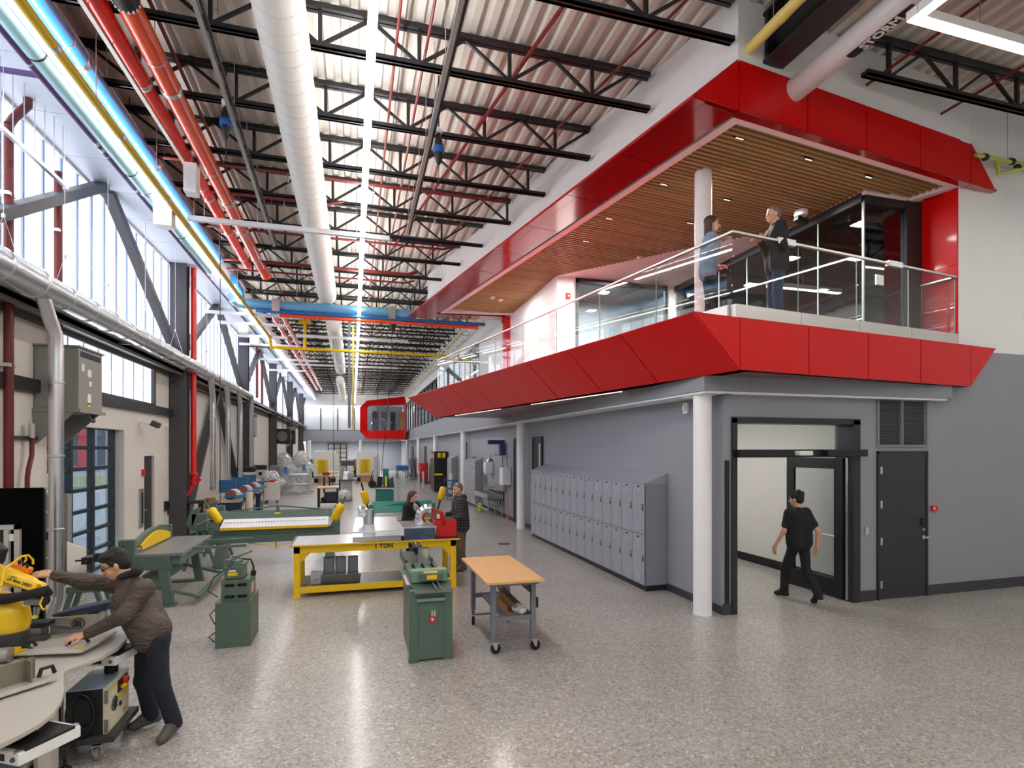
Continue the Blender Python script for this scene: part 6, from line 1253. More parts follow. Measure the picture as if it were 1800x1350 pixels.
# CNC machining centres
def cnc(x, y, lab):
    t = thing('machining_centre', lab, 'machine', (x, y, 0)); W_ = mat('cnc_white', '#eae7e1', .4)
    MB().bx(x-.78, x+.72, y, y+1.8, .42, 2.3).build('enclosure', W_, t, .03); MB().bx(x-.78, x+.72, y-.01, y+.02, .30, .48).build('lower_lip', mat('cnc_grey', '#9b9a97', .5), t)
    MB().bx(x-.55, x+.22, y-.035, y+.0, .62, 1.68).build('yellow_door', YELLOW, t, .02); m = MB()
    for i in range(12):
        for j in range(4): m.box((x-.35+j*.11, y-.04, .75+i*.075), (.05, .012, .035), tilt=Matrix.Rotation(.5 if j % 2 else -.5, 3, 'Y'))
    tag(m.build('perforation', NBLK, t), kind='stuff')
    MB().bx(x+.72, x+.92, y+.05, y+1.0, .3, 2.15).build('end_column', W_, t, .02); MB().bx(x-1.75, x-.8, y+.1, y+1.6, .0, .30).bx(x-1.35, x-.95, y+.2, y+1.2, .5, 1.75).build('chip_conveyor', W_, t, .03); MB().bx(x-1.0, x-.8, y+.15, y+1.5, .35, 1.65).build('side_opening', NBLK, t)
    MB().tube([(x-.86, y+.1, 1.6), (x-.88, y+.02, 1.1), (x-1.05, y, .7)], .03, 8).build('hose', YELLOW, t, smooth=True); MB().bx(x-.78, x+.72, y+.2, y+1.6, 0, .35).build('plinth', mat('cnc_dark', '#3b3a3a', .6), t); MB().bx(x-1.75, x-.75, y-.1, y+.3, 0, .28).build('tank', W_, t, .02)
cnc(-1.95, 42.3, 'white machining centre with a yellow grille door, the one toward the windows'); cnc(1.05, 42.9, 'white machining centre with a yellow grille door, the one toward the grey wall')
for j, (x, y) in enumerate(((-1.9, 41.9), (1.0, 42.5), (1.7, 42.6))): tag(MB().bx(x-.45+(.2 if j == 2 else 0), x+.35, y-.25, y+.2, 0, .34).build('cardboard_box', CARD, None, .01), 'cardboard box on the floor %s' % ['below the machining centre toward the windows', 'below the machining centre toward the grey wall', 'right beside that box, the smaller one'][j] if j < 2 else 'smaller cardboard box at the end of the machining centre toward the grey wall', 'box')
def shop_table(c, w_, d_, h, lab, topm, legm=NBLK):
    x, y = c.x, c.y; t = thing('shop_table', lab, 'table', (x, y, 0)); MB().bx(x-w_/2, x+w_/2, y, y+d_, h-.05, h).build('table_top', topm, t, .006)
    for a in (-w_/2+.06, w_/2-.06):
        for b in (.06, d_-.06): MB().bx(x+a-.03, x+a+.03, y+b-.03, y+b+.03, 0, h-.05).build('leg', legm, t)
    MB().bx(x-w_/2+.06, x+w_/2-.06, y+.06, y+d_-.06, .22, .25).build('shelf', legm, t); return t
c = F(576, 894); shop_table(c, .86, .9, .88, 'maple topped table before the grey saw', MAPLE); tag(MB().box((c.x+.1, c.y+.4, .45), (.5, .4, .4)).build('dark_parts', mat('dark_parts', '#3c3a44', .6), None, .03), 'dark parts box on the shelf of the maple table', 'box'); tag(MB().ell((c.x-.15, c.y+.35, .36), (.14, .2, .11)).build('motor', NBLK, None, smooth=True), 'black motor beside the parts box under the maple table', 'motor')
c = F(583, 866); shop_table(c, .95, .9, .95, 'second maple table with red vices, farther away', MAPLE); tag(MB().bx(c.x-.5, c.x-.15, c.y+.1, c.y+.4, .95, 1.15).build('bench_vice', mat('vice_red', '#a32c35', .5), None, .03), 'red bench vice on the second maple table', 'vice')
c = F(590, 858); shop_table(c, .9, .8, 1.0, 'third maple table behind the second', MAPLE)
# grey saw
c = F(607, 880); x, y = c.x, c.y; t = thing('panel_saw', 'grey upright saw with a black guard in mid hall', 'machine', (x, y, 0)); MB().bx(x-.22, x+.32, y, y+.6, 0, .95).build('pedestal', MGREY, t, .02); MB().bx(x-.35, x+.5, y-.15, y+.7, .95, 1.0).build('table', DSTEEL, t); MB().hex([(x-.3, y+.1, 1.0), (x-.12, y+.1, 1.0), (x-.12, y+.4, 1.0), (x-.3, y+.4, 1.0), (x-.22, y+.1, 1.85), (x+.0, y+.1, 1.85), (x, y+.4, 1.85), (x-.22, y+.4, 1.85)]).build('arm', MGREY, t, .03); MB().bx(x-.2, x+.45, y+.05, y+.4, 1.65, 1.9).build('head', mat('saw_plum', '#5b4a52', .5), t, .04); MB().bx(x+.1, x+.4, y+.05, y+.35, 1.0, 1.3).build('box', MGREY, t, .02)
tag(MB().bar((x+.5, y-.1, .9), (x+.5, y-.1, .75), .03).build('crank', DSTEEL, t))
random.seed(9); m = MB().ell((x-.05, y-.25, .27), (.34, .25, .28), 22, 14); m.v = [tuple(c_+random.uniform(-.03, .03) for c_ in p_) for p_ in m.v]; tag(m.build('plastic_bag', MATS['clear_bag']), 'crumpled plastic dust bag at the foot of the grey saw', 'bag')
# teal band saw
c = F(676, 897); x, y = c.x, c.y; t = thing('band_saw', 'teal metal band saw with grey mast beside the bench', 'machine', (x, y, 0)); MB().bx(x-.33, x+.02, y, y+.6, 0, .82).bx(x+.02, x+.36, y+.03, y+.6, 0, .80).build('pedestal', TEAL, t, .006); MB().bx(x-.38, x+.40, y-.1, y+.6, .90, .93).build('table', DSTEEL, t)
MB().bx(x-.05, x+.18, y+.2, y+.45, .93, 1.65).build('column', TEAL, t, .02); MB().hex([(x+.15, y, .93), (x+.38, y, .93), (x+.38, y+.4, .93), (x+.15, y+.4, .93), (x+.15, y, 1.2), (x+.34, y, 1.35), (x+.34, y+.4, 1.35), (x+.15, y+.4, 1.2)]).bx(x-.3, x-.1, y+.05, y+.3, .93, 1.25).build('frame', mat('dark_teal', '#1d5b53', .45), t, .01)
MB().bx(x-.40, x-.28, y+.05, y+.25, .93, 2.15).bx(x-.20, x-.17, y+.1, y+.2, .93, 1.95).build('mast', MGREY, t, .01); MB().lathe((x-.48, y-.02, 1.05), [(.15, 0), (.16, .02), (.15, .04)], 16, 'Y').bx(x-.28, x-.08, y-.05, y+.1, 1.0, 1.35).build('motor', NBLK, t, .02); MB().bx(x+.02, x+.10, y-.02, y+.05, .93, 1.35).build('yellow_lever', YELLOW, t, .01); MB().tube([(x-.45, y, 1.6), (x-.55, y-.1, 1.2), (x-.45, y-.1, .95), (x-.3, y, 1.0)], .015, 6).build('hose', NBLK, t, smooth=True)
# hanging cords, drops
t = thing('power_drop', 'long black power cord hanging down to the teal band saw', 'cord', (x, y, 4)); MB().tube([(x+.32, y, 8.2), (x+.25, y, 5.5), (x-.05, y, 2.4), (x-.12, y, 1.4)], .012, 6).build('cord', NBLK, t); MB().lathe((x+.32, y, 7.2), [(.1, 0), (.12, .2), (.03, .45)], 12).build('reel', NBLK, t)
p = Y(664, 700, 24); tag(MB().tube([(p.x, 24, 8.2), (p.x+.0, 24, 1.3)], .010, 6).build('hanging_cord', NBLK), 'straight black cord hanging left of the band saw cord', 'cord')
p = Y(620.5, 700, yy); t = thing('gas_drop', 'yellow gas drop pipe hanging from the yellow cross pipe', 'pipe', (p.x, yy, 5)); MB().tube([(p.x, yy, 7.7), (p.x, yy, Y(620, 756, yy).z)], .045, 10).build('pipe', mat('drop_yellow', '#e6d27a', .45), t, smooth=True); MB().bx(p.x-.05, p.x+.1, yy-.05, yy+.05, Y(620, 742, yy).z-.06, Y(620, 742, yy).z+.1).build('valve', STEEL, t)
p = Y(614.5, 700, yy); tag(MB().bx(p.x-.07, p.x+.05, yy-.05, yy+.05, Y(614, 752, yy).z, 7.9).build('service_pole', mat('pole_grey', '#77757a', .5)), 'grey service pole hanging beside the yellow gas drop', 'pole')
p = Y(586, 800, 24.5); tag(MB().tube([(p.x, 24.5, 8.2), (p.x, 24.5, .8)], .010, 6).build('hanging_cord', NBLK), 'black cord hanging above the maple table', 'cord')
p = Y(387, 600, 14); tag(MB().tube([(p.x, 14, 7.4), (p.x, 14, 1.2)], .008, 6).build('hanging_cord', NBLK), 'thin black cord hanging before the inverted V brace', 'cord')
# boxes near the sanders
for j, (u, v) in enumerate(((360, 928), (367, 917))): c = F(u, v); tag(MB().box((c.x, c.y+.2, .28 if j == 0 else .65), (.45, .4, .55 if j == 0 else .3)).build('cardboard_box', CARD, None, .01), ['cardboard box on the floor behind the green hand brake', 'second cardboard box stacked by the hand brake counterweight'][j], 'box')
t = thing('lift_frame', 'low black steel frame on the floor behind the hand brake', 'frame', (-3.5, 17, 0)); MB().bx(-4.3, -2.0, 17.1, 17.2, .03, .13).bx(-4.3, -4.2, 15.5, 17.2, .03, .13).bar((-3.6, 17.1, .9), (-2.9, 17.15, .1), .06, .06).bar((-2.2, 17.15, .1), (-1.9, 17.0, .35), .05).build('beam', BLACK, t); MB().bx(-4.4, -3.9, 16.9, 17.3, .95, 1.02).bx(-4.1, -4.0, 17.05, 17.2, .1, .95).build('stand', BLACK, t)
tag(MB().tube([(-2.9, 17.6, 1.2), (-2.88, 17.55, .6), (-2.7, 17.5, .2), (-2.75, 17.4, .02)], .10, 14).build('flex_hose', mat('hose_cream', '#cfc5b2', .7), None, smooth=True), 'cream flexible hose drooping from the duct drop behind the counterweight', 'hose')
tag(MB().hex([(-4.6, 56, 0), (-4.2, 56, 0), (-4.2, 56.1, 0), (-4.6, 56.1, 0), (-4.6, 56, 2.9), (-4.45, 56, 2.9), (-4.45, 56.1, 2.9), (-4.6, 56.1, 2.9)]).build('red_banner', RED), 'red banner hanging at the far left corner of the hall'.replace(' left', ''), 'banner')
for j, x in enumerate((-4.1,)): tag(MB().lathe((x, 57.5, 0), [(.15, 0), (.15, 3.28)], 16).build('round_column', WHITE, None, smooth=True), 'round white column under the far gallery', 'column')
tag(MB().lathe((.75, 57.5, 0), [(.13, 0), (.13, 3.28)], 16).build('round_column', WHITE, None, smooth=True), 'round white column under the far red pod', 'column')
# ================================================================ SMOOTH BODIES (distance field -> surface nets)
def nets(prims, h=.011, k=.03):
    P = []
    for q in prims:
        if q[0] == 'cap': a, b = np.array(q[1], float), np.array(q[2], float); r = max(q[3], q[4]); lo, hi = np.minimum(a, b)-r, np.maximum(a, b)+r
        else: c = np.array(q[1], float); r = max(q[2]); lo, hi = c-r, c+r
        P.append((lo, hi))
    L_ = np.min([p[0] for p in P], 0)-3*h-k*.5; H = np.max([p[1] for p in P], 0)+3*h+k*.5
    n = np.ceil((H-L_)/h).astype(int)+1
    G = np.full(n, .5, np.float32); ax = [L_[i]+h*np.arange(n[i]) for i in range(3)]
    for q, (lo, hi) in zip(prims, P):
        m = k+3*h; i0 = np.clip(((lo-m-L_)/h).astype(int), 0, n-1); i1 = np.clip(((hi+m-L_)/h).astype(int)+2, 1, n)
        X_, Y_, Z_ = np.meshgrid(*[ax[i][i0[i]:i1[i]] for i in range(3)], indexing='ij'); p = np.stack([X_, Y_, Z_], -1)
        if q[0] == 'cap':
            a, b = np.array(q[1], float), np.array(q[2], float); ab = b-a; t = np.clip(((p-a)@ab)/max(ab@ab, 1e-9), 0, 1)
            d = np.linalg.norm(p-(a+t[..., None]*ab), axis=-1)-(q[3]+(q[4]-q[3])*t)
        else:
            c = np.array(q[1], float); r = np.array(q[2], float); v = p-c
            if len(q) > 3 and q[3] is not None: v = v@np.array(q[3])          # q[3]: columns are the axes
            g = v/r; k0 = np.linalg.norm(g, axis=-1); k1 = np.linalg.norm(g/r, axis=-1); d = k0*(k0-1)/np.maximum(k1, 1e-6)
        s = tuple(slice(i0[i], i1[i]) for i in range(3)); o = G[s]; hh = np.clip(.5+.5*(o-d)/k, 0, 1)
        G[s] = o*(1-hh)+d*hh - k*hh*(1-hh)
    ins = G < 0
    c = np.zeros(np.array(n)-1, int); acc = np.zeros(tuple(np.array(n)-1)+(3,)); cnt = np.zeros(np.array(n)-1)
    def sl(o): return tuple(slice(o[i], n[i]-1+o[i]) for i in range(3))
    for axis in range(3):
        for u in (0, 1):
            for v in (0, 1):
                o0 = [0, 0, 0]; oth = [i for i in range(3) if i != axis]; o0[oth[0]] = u; o0[oth[1]] = v; o1 = list(o0); o1[axis] = 1
                A, B = G[sl(o0)], G[sl(o1)]; cr = (A < 0) != (B < 0); t = np.where(cr, A/np.where(np.abs(A-B) < 1e-9, 1, A-B), 0)
                q = np.zeros(cr.shape+(3,)); q[..., oth[0]] = u; q[..., oth[1]] = v; q[..., axis] = t
                acc += np.where(cr[..., None], q, 0); cnt += cr
    act = cnt > 0; idx = -np.ones(act.shape, int); idx[act] = np.arange(act.sum()); ijk = np.argwhere(act)
    V = (ijk + acc[act]/cnt[act][:, None])*h + L_
    Fs = []
    for axis in range(3):
        oth = [i for i in range(3) if i != axis]; A = ins; s0 = [slice(None)]*3; s1 = [slice(None)]*3; s0[axis] = slice(0, -1); s1[axis] = slice(1, None)
        cr = A[tuple(s0)] != A[tuple(s1)]; e = np.argwhere(cr); e = e[(e[:, oth[0]] > 0) & (e[:, oth[1]] > 0) & (e[:, oth[0]] < n[oth[0]]-1) & (e[:, oth[1]] < n[oth[1]]-1)]
        q = []
        for du, dv in ((-1, -1), (0, -1), (0, 0), (-1, 0)): f = e.copy(); f[:, oth[0]] += du; f[:, oth[1]] += dv; q.append(idx[f[:, 0], f[:, 1], f[:, 2]])
        Fs.append(np.stack(q, 1))
    return V, np.concatenate(Fs)
def np_mesh(name, parts, m, parent=None):
    vs = []; fs = []; o = 0
    for V, Fq in parts: vs.append(V); fs.append(Fq+o); o += len(V)
    V = np.concatenate(vs); Q = np.concatenate(fs); me = bpy.data.meshes.new(name)
    if parent is not None: iv = np.array(W[parent.name].inverted()); V = V@iv[:3, :3].T+iv[:3, 3]
    me.from_pydata(V.tolist(), [], Q.tolist()); bm_fix(me); me.polygons.foreach_set('use_smooth', [True]*len(me.polygons)); me.materials.append(m); me.update(); return me
def soft(name, prims, m, parent, h=.011, k=.03, smooth=0):
    o = obj(name, np_mesh(name, [nets(prims, h, k)], m, parent), parent)
    if smooth: md = o.modifiers.new('soften', 'SMOOTH'); md.iterations = smooth; md.factor = .5
    return o
V3 = Vector
def frame(fwd, up=(0, 0, 1)):
    f = V3(fwd).normalized(); s = V3(up).cross(f).normalized(); u = f.cross(s); return f, s, u       # forward, left, up
def cloth(name, col, bump=.5, sc=9, **kw): return mat(name, col, .85, bump=min(1, bump*1.6), bscale=sc, bdist=.03, noise=.12, nscale=18, **kw)
SKIN = mat('skin', '#d3a083', .5, noise=.06, nscale=20); SKIN2 = mat('skin_fair', '#dcae96', .5, noise=.06, nscale=20)
EYEW = mat('eye', '#2a211c', .2)
def hand_prims(w, d, nrm, curl=.6, thumb=1, sc=1.0):
    """palm along d from the wrist, nrm out of the back of the hand, thumb toward side*thumb"""
    d = V3(d).normalized(); n_ = V3(nrm); n_ = (n_-d*n_.dot(d)).normalized(); s = d.cross(n_)*thumb; P = []
    w = V3(w); pc = w+d*.045*sc
    for o in (-.026, -.009, .009, .026): P.append(('cap', w+s*o*.6*sc, w+d*.085*sc+s*o*sc, .014*sc, .0115*sc))
    for i, (o, ln) in enumerate(((.031, .066), (.010, .076), (-.011, .070), (-.031, .054))):
        k0 = w+d*.088*sc+s*o*sc; a1, a2, a3 = curl*.5, curl*1.2, curl*1.7
        p = k0
        for a, f in ((a1, .42), (a2, .32), (a3, .26)):
            q = p+(d*math.cos(a)-n_*math.sin(a))*ln*f*sc*1.05; P.append(('cap', p, q, .0085*sc, .0078*sc)); p = q
    t0 = w+d*.02*sc+s*.026*sc; t1 = t0+(d*.6+s*.65-n_*.25).normalized()*.045*sc; t2 = t1+(d*.85+s*.15-n_*.45*max(.4, curl)).normalized()*.036*sc
    P += [('cap', t0, t1, .0125*sc, .0105*sc), ('cap', t1, t2, .0100*sc, .0085*sc)]
    return P
def person(lab, loc, J, fwd, face, mats, hair='short', shoe=None, hands=(), sc=1.0, beard=None, glasses=False, fem=False, skirt=False, h=.012, collar=None, sleeve=True, group=None, shirt=None, hood=False, hem=1.02, ext=.05):
    """J: joints in world coordinates; fwd: where the chest faces; face: where the head looks"""
    t = thing('person', lab, 'person', loc); f, s, u_ = frame(fwd)
    J = {k_: V3(v) for k_, v in J.items()}
    skin, top, bot, hairm, shoem = mats
    hc = J['head']; ff, fs, fu = frame(face); R = np.array([[ff[i], fs[i], fu[i]] for i in range(3)])
    H = lambda a, b, c: hc+ff*a*sc+fs*b*sc+fu*c*sc
    # --- body: limbs, head, hands as one mesh
    bw = .075 if fem else .085
    B = [('cap', J['pelvis']+s*.07, J['chest']+s*.08, .10, .10), ('cap', J['pelvis']-s*.07, J['chest']-s*.08, .10, .10), ('cap', J['chest'], J['neck'], .08, .052)]
    for q in 'LR':
        B += [('cap', J['sh'+q], J['el'+q], .045, .036), ('cap', J['el'+q], J['wr'+q], .036, .025), ('cap', J['hip'+q], J['kn'+q], .07, .05), ('cap', J['kn'+q], J['an'+q], .048, .034), ('cap', J['an'+q], J['toe'+q], .032, .028), ('cap', J['chest'], J['sh'+q], .07, .05)]
    parts = [nets(B, .014, .04)]
    Hd = [('ell', H(-.012, 0, .03), (.098*sc, .076*sc, .098*sc), R), ('ell', H(.018, 0, -.035), (.070*sc, .060*sc, .082*sc), R), ('ell', H(.045, 0, -.085), (.036*sc, .036*sc, .026*sc), R),
          ('cap', H(.078, 0, .005), H(.104, 0, -.030), .010*sc, .0135*sc), ('ell', H(.098, 0, -.035), (.012*sc, .018*sc, .010*sc), R), ('cap', H(.078, .03, .025), H(.078, -.03, .025), .012*sc, .012*sc),
          ('ell', H(-.01, .078, -.01), (.018*sc, .010*sc, .030*sc), R), ('ell', H(-.01, -.078, -.01), (.018*sc, .010*sc, .030*sc), R), ('cap', H(.076, .02, -.062), H(.076, -.02, -.062), .011*sc, .011*sc),
          ('ell', H(.055, .035, -.03), (.025*sc, .022*sc, .025*sc), R), ('ell', H(.055, -.035, -.03), (.025*sc, .022*sc, .025*sc), R), ('cap', H(-.025, 0, -.06), J['neck']-V3((0, 0, .03)), .054*sc, .060)]
    parts.append(nets(Hd, .0055, .012))
    for (w, d, n_, curl, th) in hands: parts.append(nets(hand_prims(w, d, n_, curl, th), .0042, .006))
    o = obj('body', np_mesh('body', parts, skin, t), t)
    for e in (1, -1):
        MB().ell(H(.079, .03*e, .004), (.007*sc, .012*sc, .007*sc), 10, 6).build('eye', EYEW, t, smooth=True)
        MB().tube([H(.080, .014*e, .026), H(.084, .030*e, .031), H(.072, .048*e, .026)], .005*sc, 6).build('eyebrow', hairm, t)
    MB().tube([H(.083, .022, -.062), H(.088, .0, -.060), H(.083, -.022, -.062)], .0045*sc, 6).build('mouth', mat('lips', '#a8645a', .5), t)
    if glasses:
        m = MB()
        for e in (1, -1): m.tube([H(.092+.0*e, .03*e+.022*math.cos(a_*.785), .003+.016*math.sin(a_*.785)) for a_ in range(9)], .0025, 5).tube([H(.09, .053*e, .006), H(0, .082*e, .008)], .0025, 5)
        m.tube([H(.096, .01, .006), H(.096, -.01, .006)], .0025, 5); m.build('glasses', NBLK, t)
    # --- hair
    if hair == 'short': hp = [('ell', H(-.022, 0, .050), (.098*sc, .083*sc, .088*sc), R), ('ell', H(-.055, 0, .0), (.062*sc, .076*sc, .080*sc), R), ('cap', H(.06, .035, .088), H(.062, -.035, .088), .026*sc, .026*sc), ('cap', H(.015, .074, .03), H(.0, .076, .0), .013, .009), ('cap', H(.015, -.074, .03), H(0, -.076, .0), .013, .009)]
    if hair == 'short':
        rg = random.Random(2)
        for _ in range(26):
            th = rg.uniform(.15, 1.25); ph = rg.uniform(-2.6, 2.6); p_ = (-.022+.098*math.sin(th)*math.cos(ph), .084*math.sin(th)*math.sin(ph), .05+.088*math.cos(th)); hp.append(('cap', H(*p_), H(p_[0]+.028, p_[1]*1.05, p_[2]+.004), .011, .006))
    elif hair == 'crop': hp = [('ell', H(-.024, 0, .046), (.094*sc, .081*sc, .083*sc), R), ('ell', H(-.052, 0, .0), (.060*sc, .074*sc, .072*sc), R), ('cap', H(.052, .03, .090), H(.052, -.03, .090), .016*sc, .016*sc)]
    elif hair == 'curly': hp = [('ell', H(-.02, 0, .055), (.105*sc, .092*sc, .095*sc), R), ('ell', H(-.055, 0, .0), (.066*sc, .080*sc, .085*sc), R)]+[('ell', H(-.03+.075*math.cos(a_), .07*math.sin(a_), .09+.03*math.sin(3*a_)), (.035, .035, .035)) for a_ in np.linspace(0, 6.28, 9)[:-1]]
    else: hp = [('ell', H(-.022, 0, .045), (.100*sc, .086*sc, .092*sc), R)]+[('cap', H(a, b, .03), H(a-.005, b*1.06, -.17), .030*sc, .024*sc) for a, b in ((-.085, 0), (-.08, .04), (-.08, -.04), (-.05, .068), (-.05, -.068), (-.03, .078), (-.03, -.078))]+[('cap', H(.045, .03, .090), H(.0, .078, .02), .018, .016), ('cap', H(.045, -.03, .090), H(.0, -.078, .02), .018, .016)]
    soft('hair', hp, hairm, t, .007, .018)
    if beard: soft('beard', [('cap', H(.055, .0, -.093), H(.03, .05, -.07), .026, .020), ('cap', H(.055, 0, -.093), H(.03, -.05, -.07), .026, .020), ('cap', H(.083, .018, -.05), H(.083, -.018, -.05), .009, .009)], beard, t, .006, .012)
    # --- top
    tw = .118 if fem else .132; hw = .085 if fem else .095
    pv = J['pelvis']-(J['chest']-J['pelvis']).normalized()*(ext if sleeve else .0)
    T = [('cap', pv+s*hw*.95, J['chest']+s*hw*1.08, tw*hem, tw), ('cap', pv-s*hw*.95, J['chest']-s*hw*1.08, tw*hem, tw), ('cap', J['shL'], J['shR'], .075, .075), ('cap', J['chest']+(J['neck']-J['chest'])*.6, J['neck']-V3((0, 0, .025)), .10, .072)]
    if sleeve: T.append(('cap', J['hipL']+V3((0, 0, .09)), J['hipR']+V3((0, 0, .09)), .098, .098))
    if fem: T += [('ell', J['chest']+f*.085+s*.07-V3((0, 0, .04)), (.07, .07, .07)), ('ell', J['chest']+f*.085-s*.07-V3((0, 0, .04)), (.07, .07, .07))]
    for q in 'LR':
        e = J['el'+q]; wv = J['wr'+q]; lastw = wv if sleeve else None
        T += [('cap', J['sh'+q], e, .078, .062)] if sleeve else [('cap', J['sh'+q], J['sh'+q]*.35+e*.65, .075, .066)]
        if sleeve: T += [('cap', e, e*.12+wv*.88, .060, .046)]
    if hood: T += [('cap', J['neck']-f*.05+s*.07, J['neck']-f*.10-V3((0, 0, .02)), .045, .055), ('cap', J['neck']-f*.05-s*.07, J['neck']-f*.10-V3((0, 0, .02)), .045, .055)] if hood is True else []
    soft('jacket' if sleeve else 'shirt', T, top, t, h, .05)
    if hood and hood is not True: soft('hood', [('cap', J['neck']+s*.075+f*.02, J['neck']-f*.08+s*.03, .024, .04), ('cap', J['neck']-s*.07+f*.02, J['neck']-f*.08-s*.03, .024, .04)], hood, t, .009, .03)
    if shirt: soft('inner_shirt', [('cap', J['pelvis']+f*.085+V3((0, 0, .08)), J['chest']+f*.10+V3((0, 0, .07)), .06, .066), ('cap', J['chest']+f*.10+V3((0, 0, .07)), J['neck']+f*.03-V3((0, 0, .02)), .06, .05)], shirt, t, .01, .03)
    # --- trousers, shoes
    Tr = [('cap', J['hipL'], J['hipR'], .102, .102), ('cap', J['pelvis']+V3((0, 0, .0)), J['pelvis']-V3((0, 0, .02)), .115, .115)]
    for q in 'LR': Tr += [('cap', J['hip'+q], J['kn'+q], .092 if not fem else .085, .066 if not fem else .056), ('cap', J['kn'+q], J['an'+q]+V3((0, 0, .0)), .066 if not fem else .054, .064 if not fem else .05)]
    soft('trousers', Tr, bot, t, h, .04)
    for q in 'LR':
        a, b = J['an'+q], J['toe'+q]; d = V3((b.x-a.x, b.y-a.y, 0)).normalized(); sd = V3((-d.y, d.x, 0)); dz = V3((0, 0, 1)); hz = a.z
        soft('shoe', [('cap', a-d*.045+dz*-.035, a+d*.03-dz*.03, .040, .042), ('cap', a+d*.02-dz*.04, b, .042, .033), ('cap', a+dz*.02, a-dz*.02, .048, .048), ('cap', a+d*.03+dz*.005, b+dz*.012-d*.03, .046, .034), ('ell', b-d*.03, (.06, .042, .032), np.array([[d.x, sd.x, 0], [d.y, sd.y, 0], [0, 0, 1]]))], shoem, t, .008, .018)
    return t
def stand(base, rz, hgt=1.75, lean=0, step=.0, arms=None, spread=.10, turn=0):
    """upright figure: base point, heading, height -> joints"""
    f = V3((math.cos(rz), math.sin(rz), 0)); s = V3((-f.y, f.x, 0)); k = hgt/1.75; b = V3(base); U = V3((0, 0, 1))
    g = lambda a, l, z: b+f*a*k+s*l*k+U*z*k
    J = dict(pelvis=g(0, 0, .94), chest=g(lean*.5, 0, 1.30), neck=g(lean*.8, 0, 1.475), head=g(lean+.02, 0, 1.625))
    for q, e in (('L', 1), ('R', -1)):
        st_ = step*e
        J['sh'+q] = g(lean*.7, .165*e, 1.405); J['hip'+q] = g(0, .085*e, .92); J['kn'+q] = g(st_*.6+.03, spread*e, .49); J['an'+q] = g(st_, spread*1.05*e, .09); J['toe'+q] = g(st_+.16, spread*1.25*e, .034)
        J['el'+q] = g(-.03, .22*e, 1.12); J['wr'+q] = g(.05, .23*e, .87)
    return J, f, s, g
# ================================================================ ROBOT CELL
TZ = .85
TBL = mat('table_white', '#b9b4aa', .35, noise=.04, nscale=3); RY = mat('robot_yellow', '#f0c414', .35, coat=.4); GRPH = mat('graphite', '#37383a', .5)
def PD(u, v, D): d = proj_dir(u, v); return Vector((d.x*D, d.y*D, HC+d.z*D))
tt = thing('robot_table', 'curved off-white table carrying the yellow robot', 'table', (-2.4, 5, 0))
edge = [(-120, 1128), (41, 1094), (130, 1087), (190, 1090), (218, 1100), (226, 1110), (222, 1124), (206, 1139), (180, 1153), (150, 1165), (125, 1174), (113, 1180), (112, 1196), (114, 1212), (108, 1232), (94, 1252), (72, 1270), (40, 1288), (0, 1308), (-60, 1330), (-160, 1360)]
poly = [Z(u, v, TZ) for u, v in edge]
MB().prism([p-Vector((0, 0, .03)) for p in poly], (0, 0, .03)).build('table_top', TBL, tt, .004)
ap = [Z(u, v, TZ) for u, v in ((118, 1180), (112, 1196), (114, 1212), (106, 1235), (84, 1260))]
m = MB()
for a, b in zip(ap[:-1], ap[1:]): m.hex([(a.x-.06, a.y+.02, .17), (b.x-.06, b.y+.02, .17), (b.x-.09, b.y+.04, .17), (a.x-.09, a.y+.04, .17), (a.x-.06, a.y+.02, TZ-.03), (b.x-.06, b.y+.02, TZ-.03), (b.x-.09, b.y+.04, TZ-.03), (a.x-.09, a.y+.04, TZ-.03)])
m.build('curved_apron', TBL, tt)
MB().bx(-3.6, -2.55, 4.9, 5.9, .05, TZ-.04).build('pedestal', GRPH, tt, .01); MB().bx(-2.52, -2.46, 5.75, 5.8, 0, TZ-.03).build('post', GRPH, tt)
a, b = Z(-20, 1150, TZ+.001), Z(170, 1158, TZ+.001)
# pull-out trays
for j, (c0, lab) in enumerate((((178, 1150), 'white pull-out tray under the curved table beside the worker'), ((40, 1300), 'white pull-out tray at the near end of the curved table'))):
    p = Z(*c0, .74 if j == 0 else .72); t = thing('pull_out_tray', lab, 'tray', p); rz = -.25 if j == 0 else -.55; R3 = Matrix.Rotation(rz, 3, 'Z')
    MB().box(p, (.46, .34, .07), rz).build('tray_body', WPL, t, .006); q = p+R3 @ Vector((.03, 0, .04)); MB().box(q, (.40, .27, .015), rz).build('keyboard_deck', NBLK, t); q = p+R3 @ Vector((-.02, -.172, .0)); MB().box(q, (.28, .006, .035), rz).build('front_slot', NBLK, t); q = p+R3 @ Vector((.19, -.173, 0)); MB().lathe(q, [(.014, -.004), (.014, .004)], 10, 'Y').build('lock', DSTEEL, t)
    q = p+R3 @ Vector((.2, 0, .038)); MB().box(q, (.03, .34, .012), rz).build('metal_rim', ALU, t)
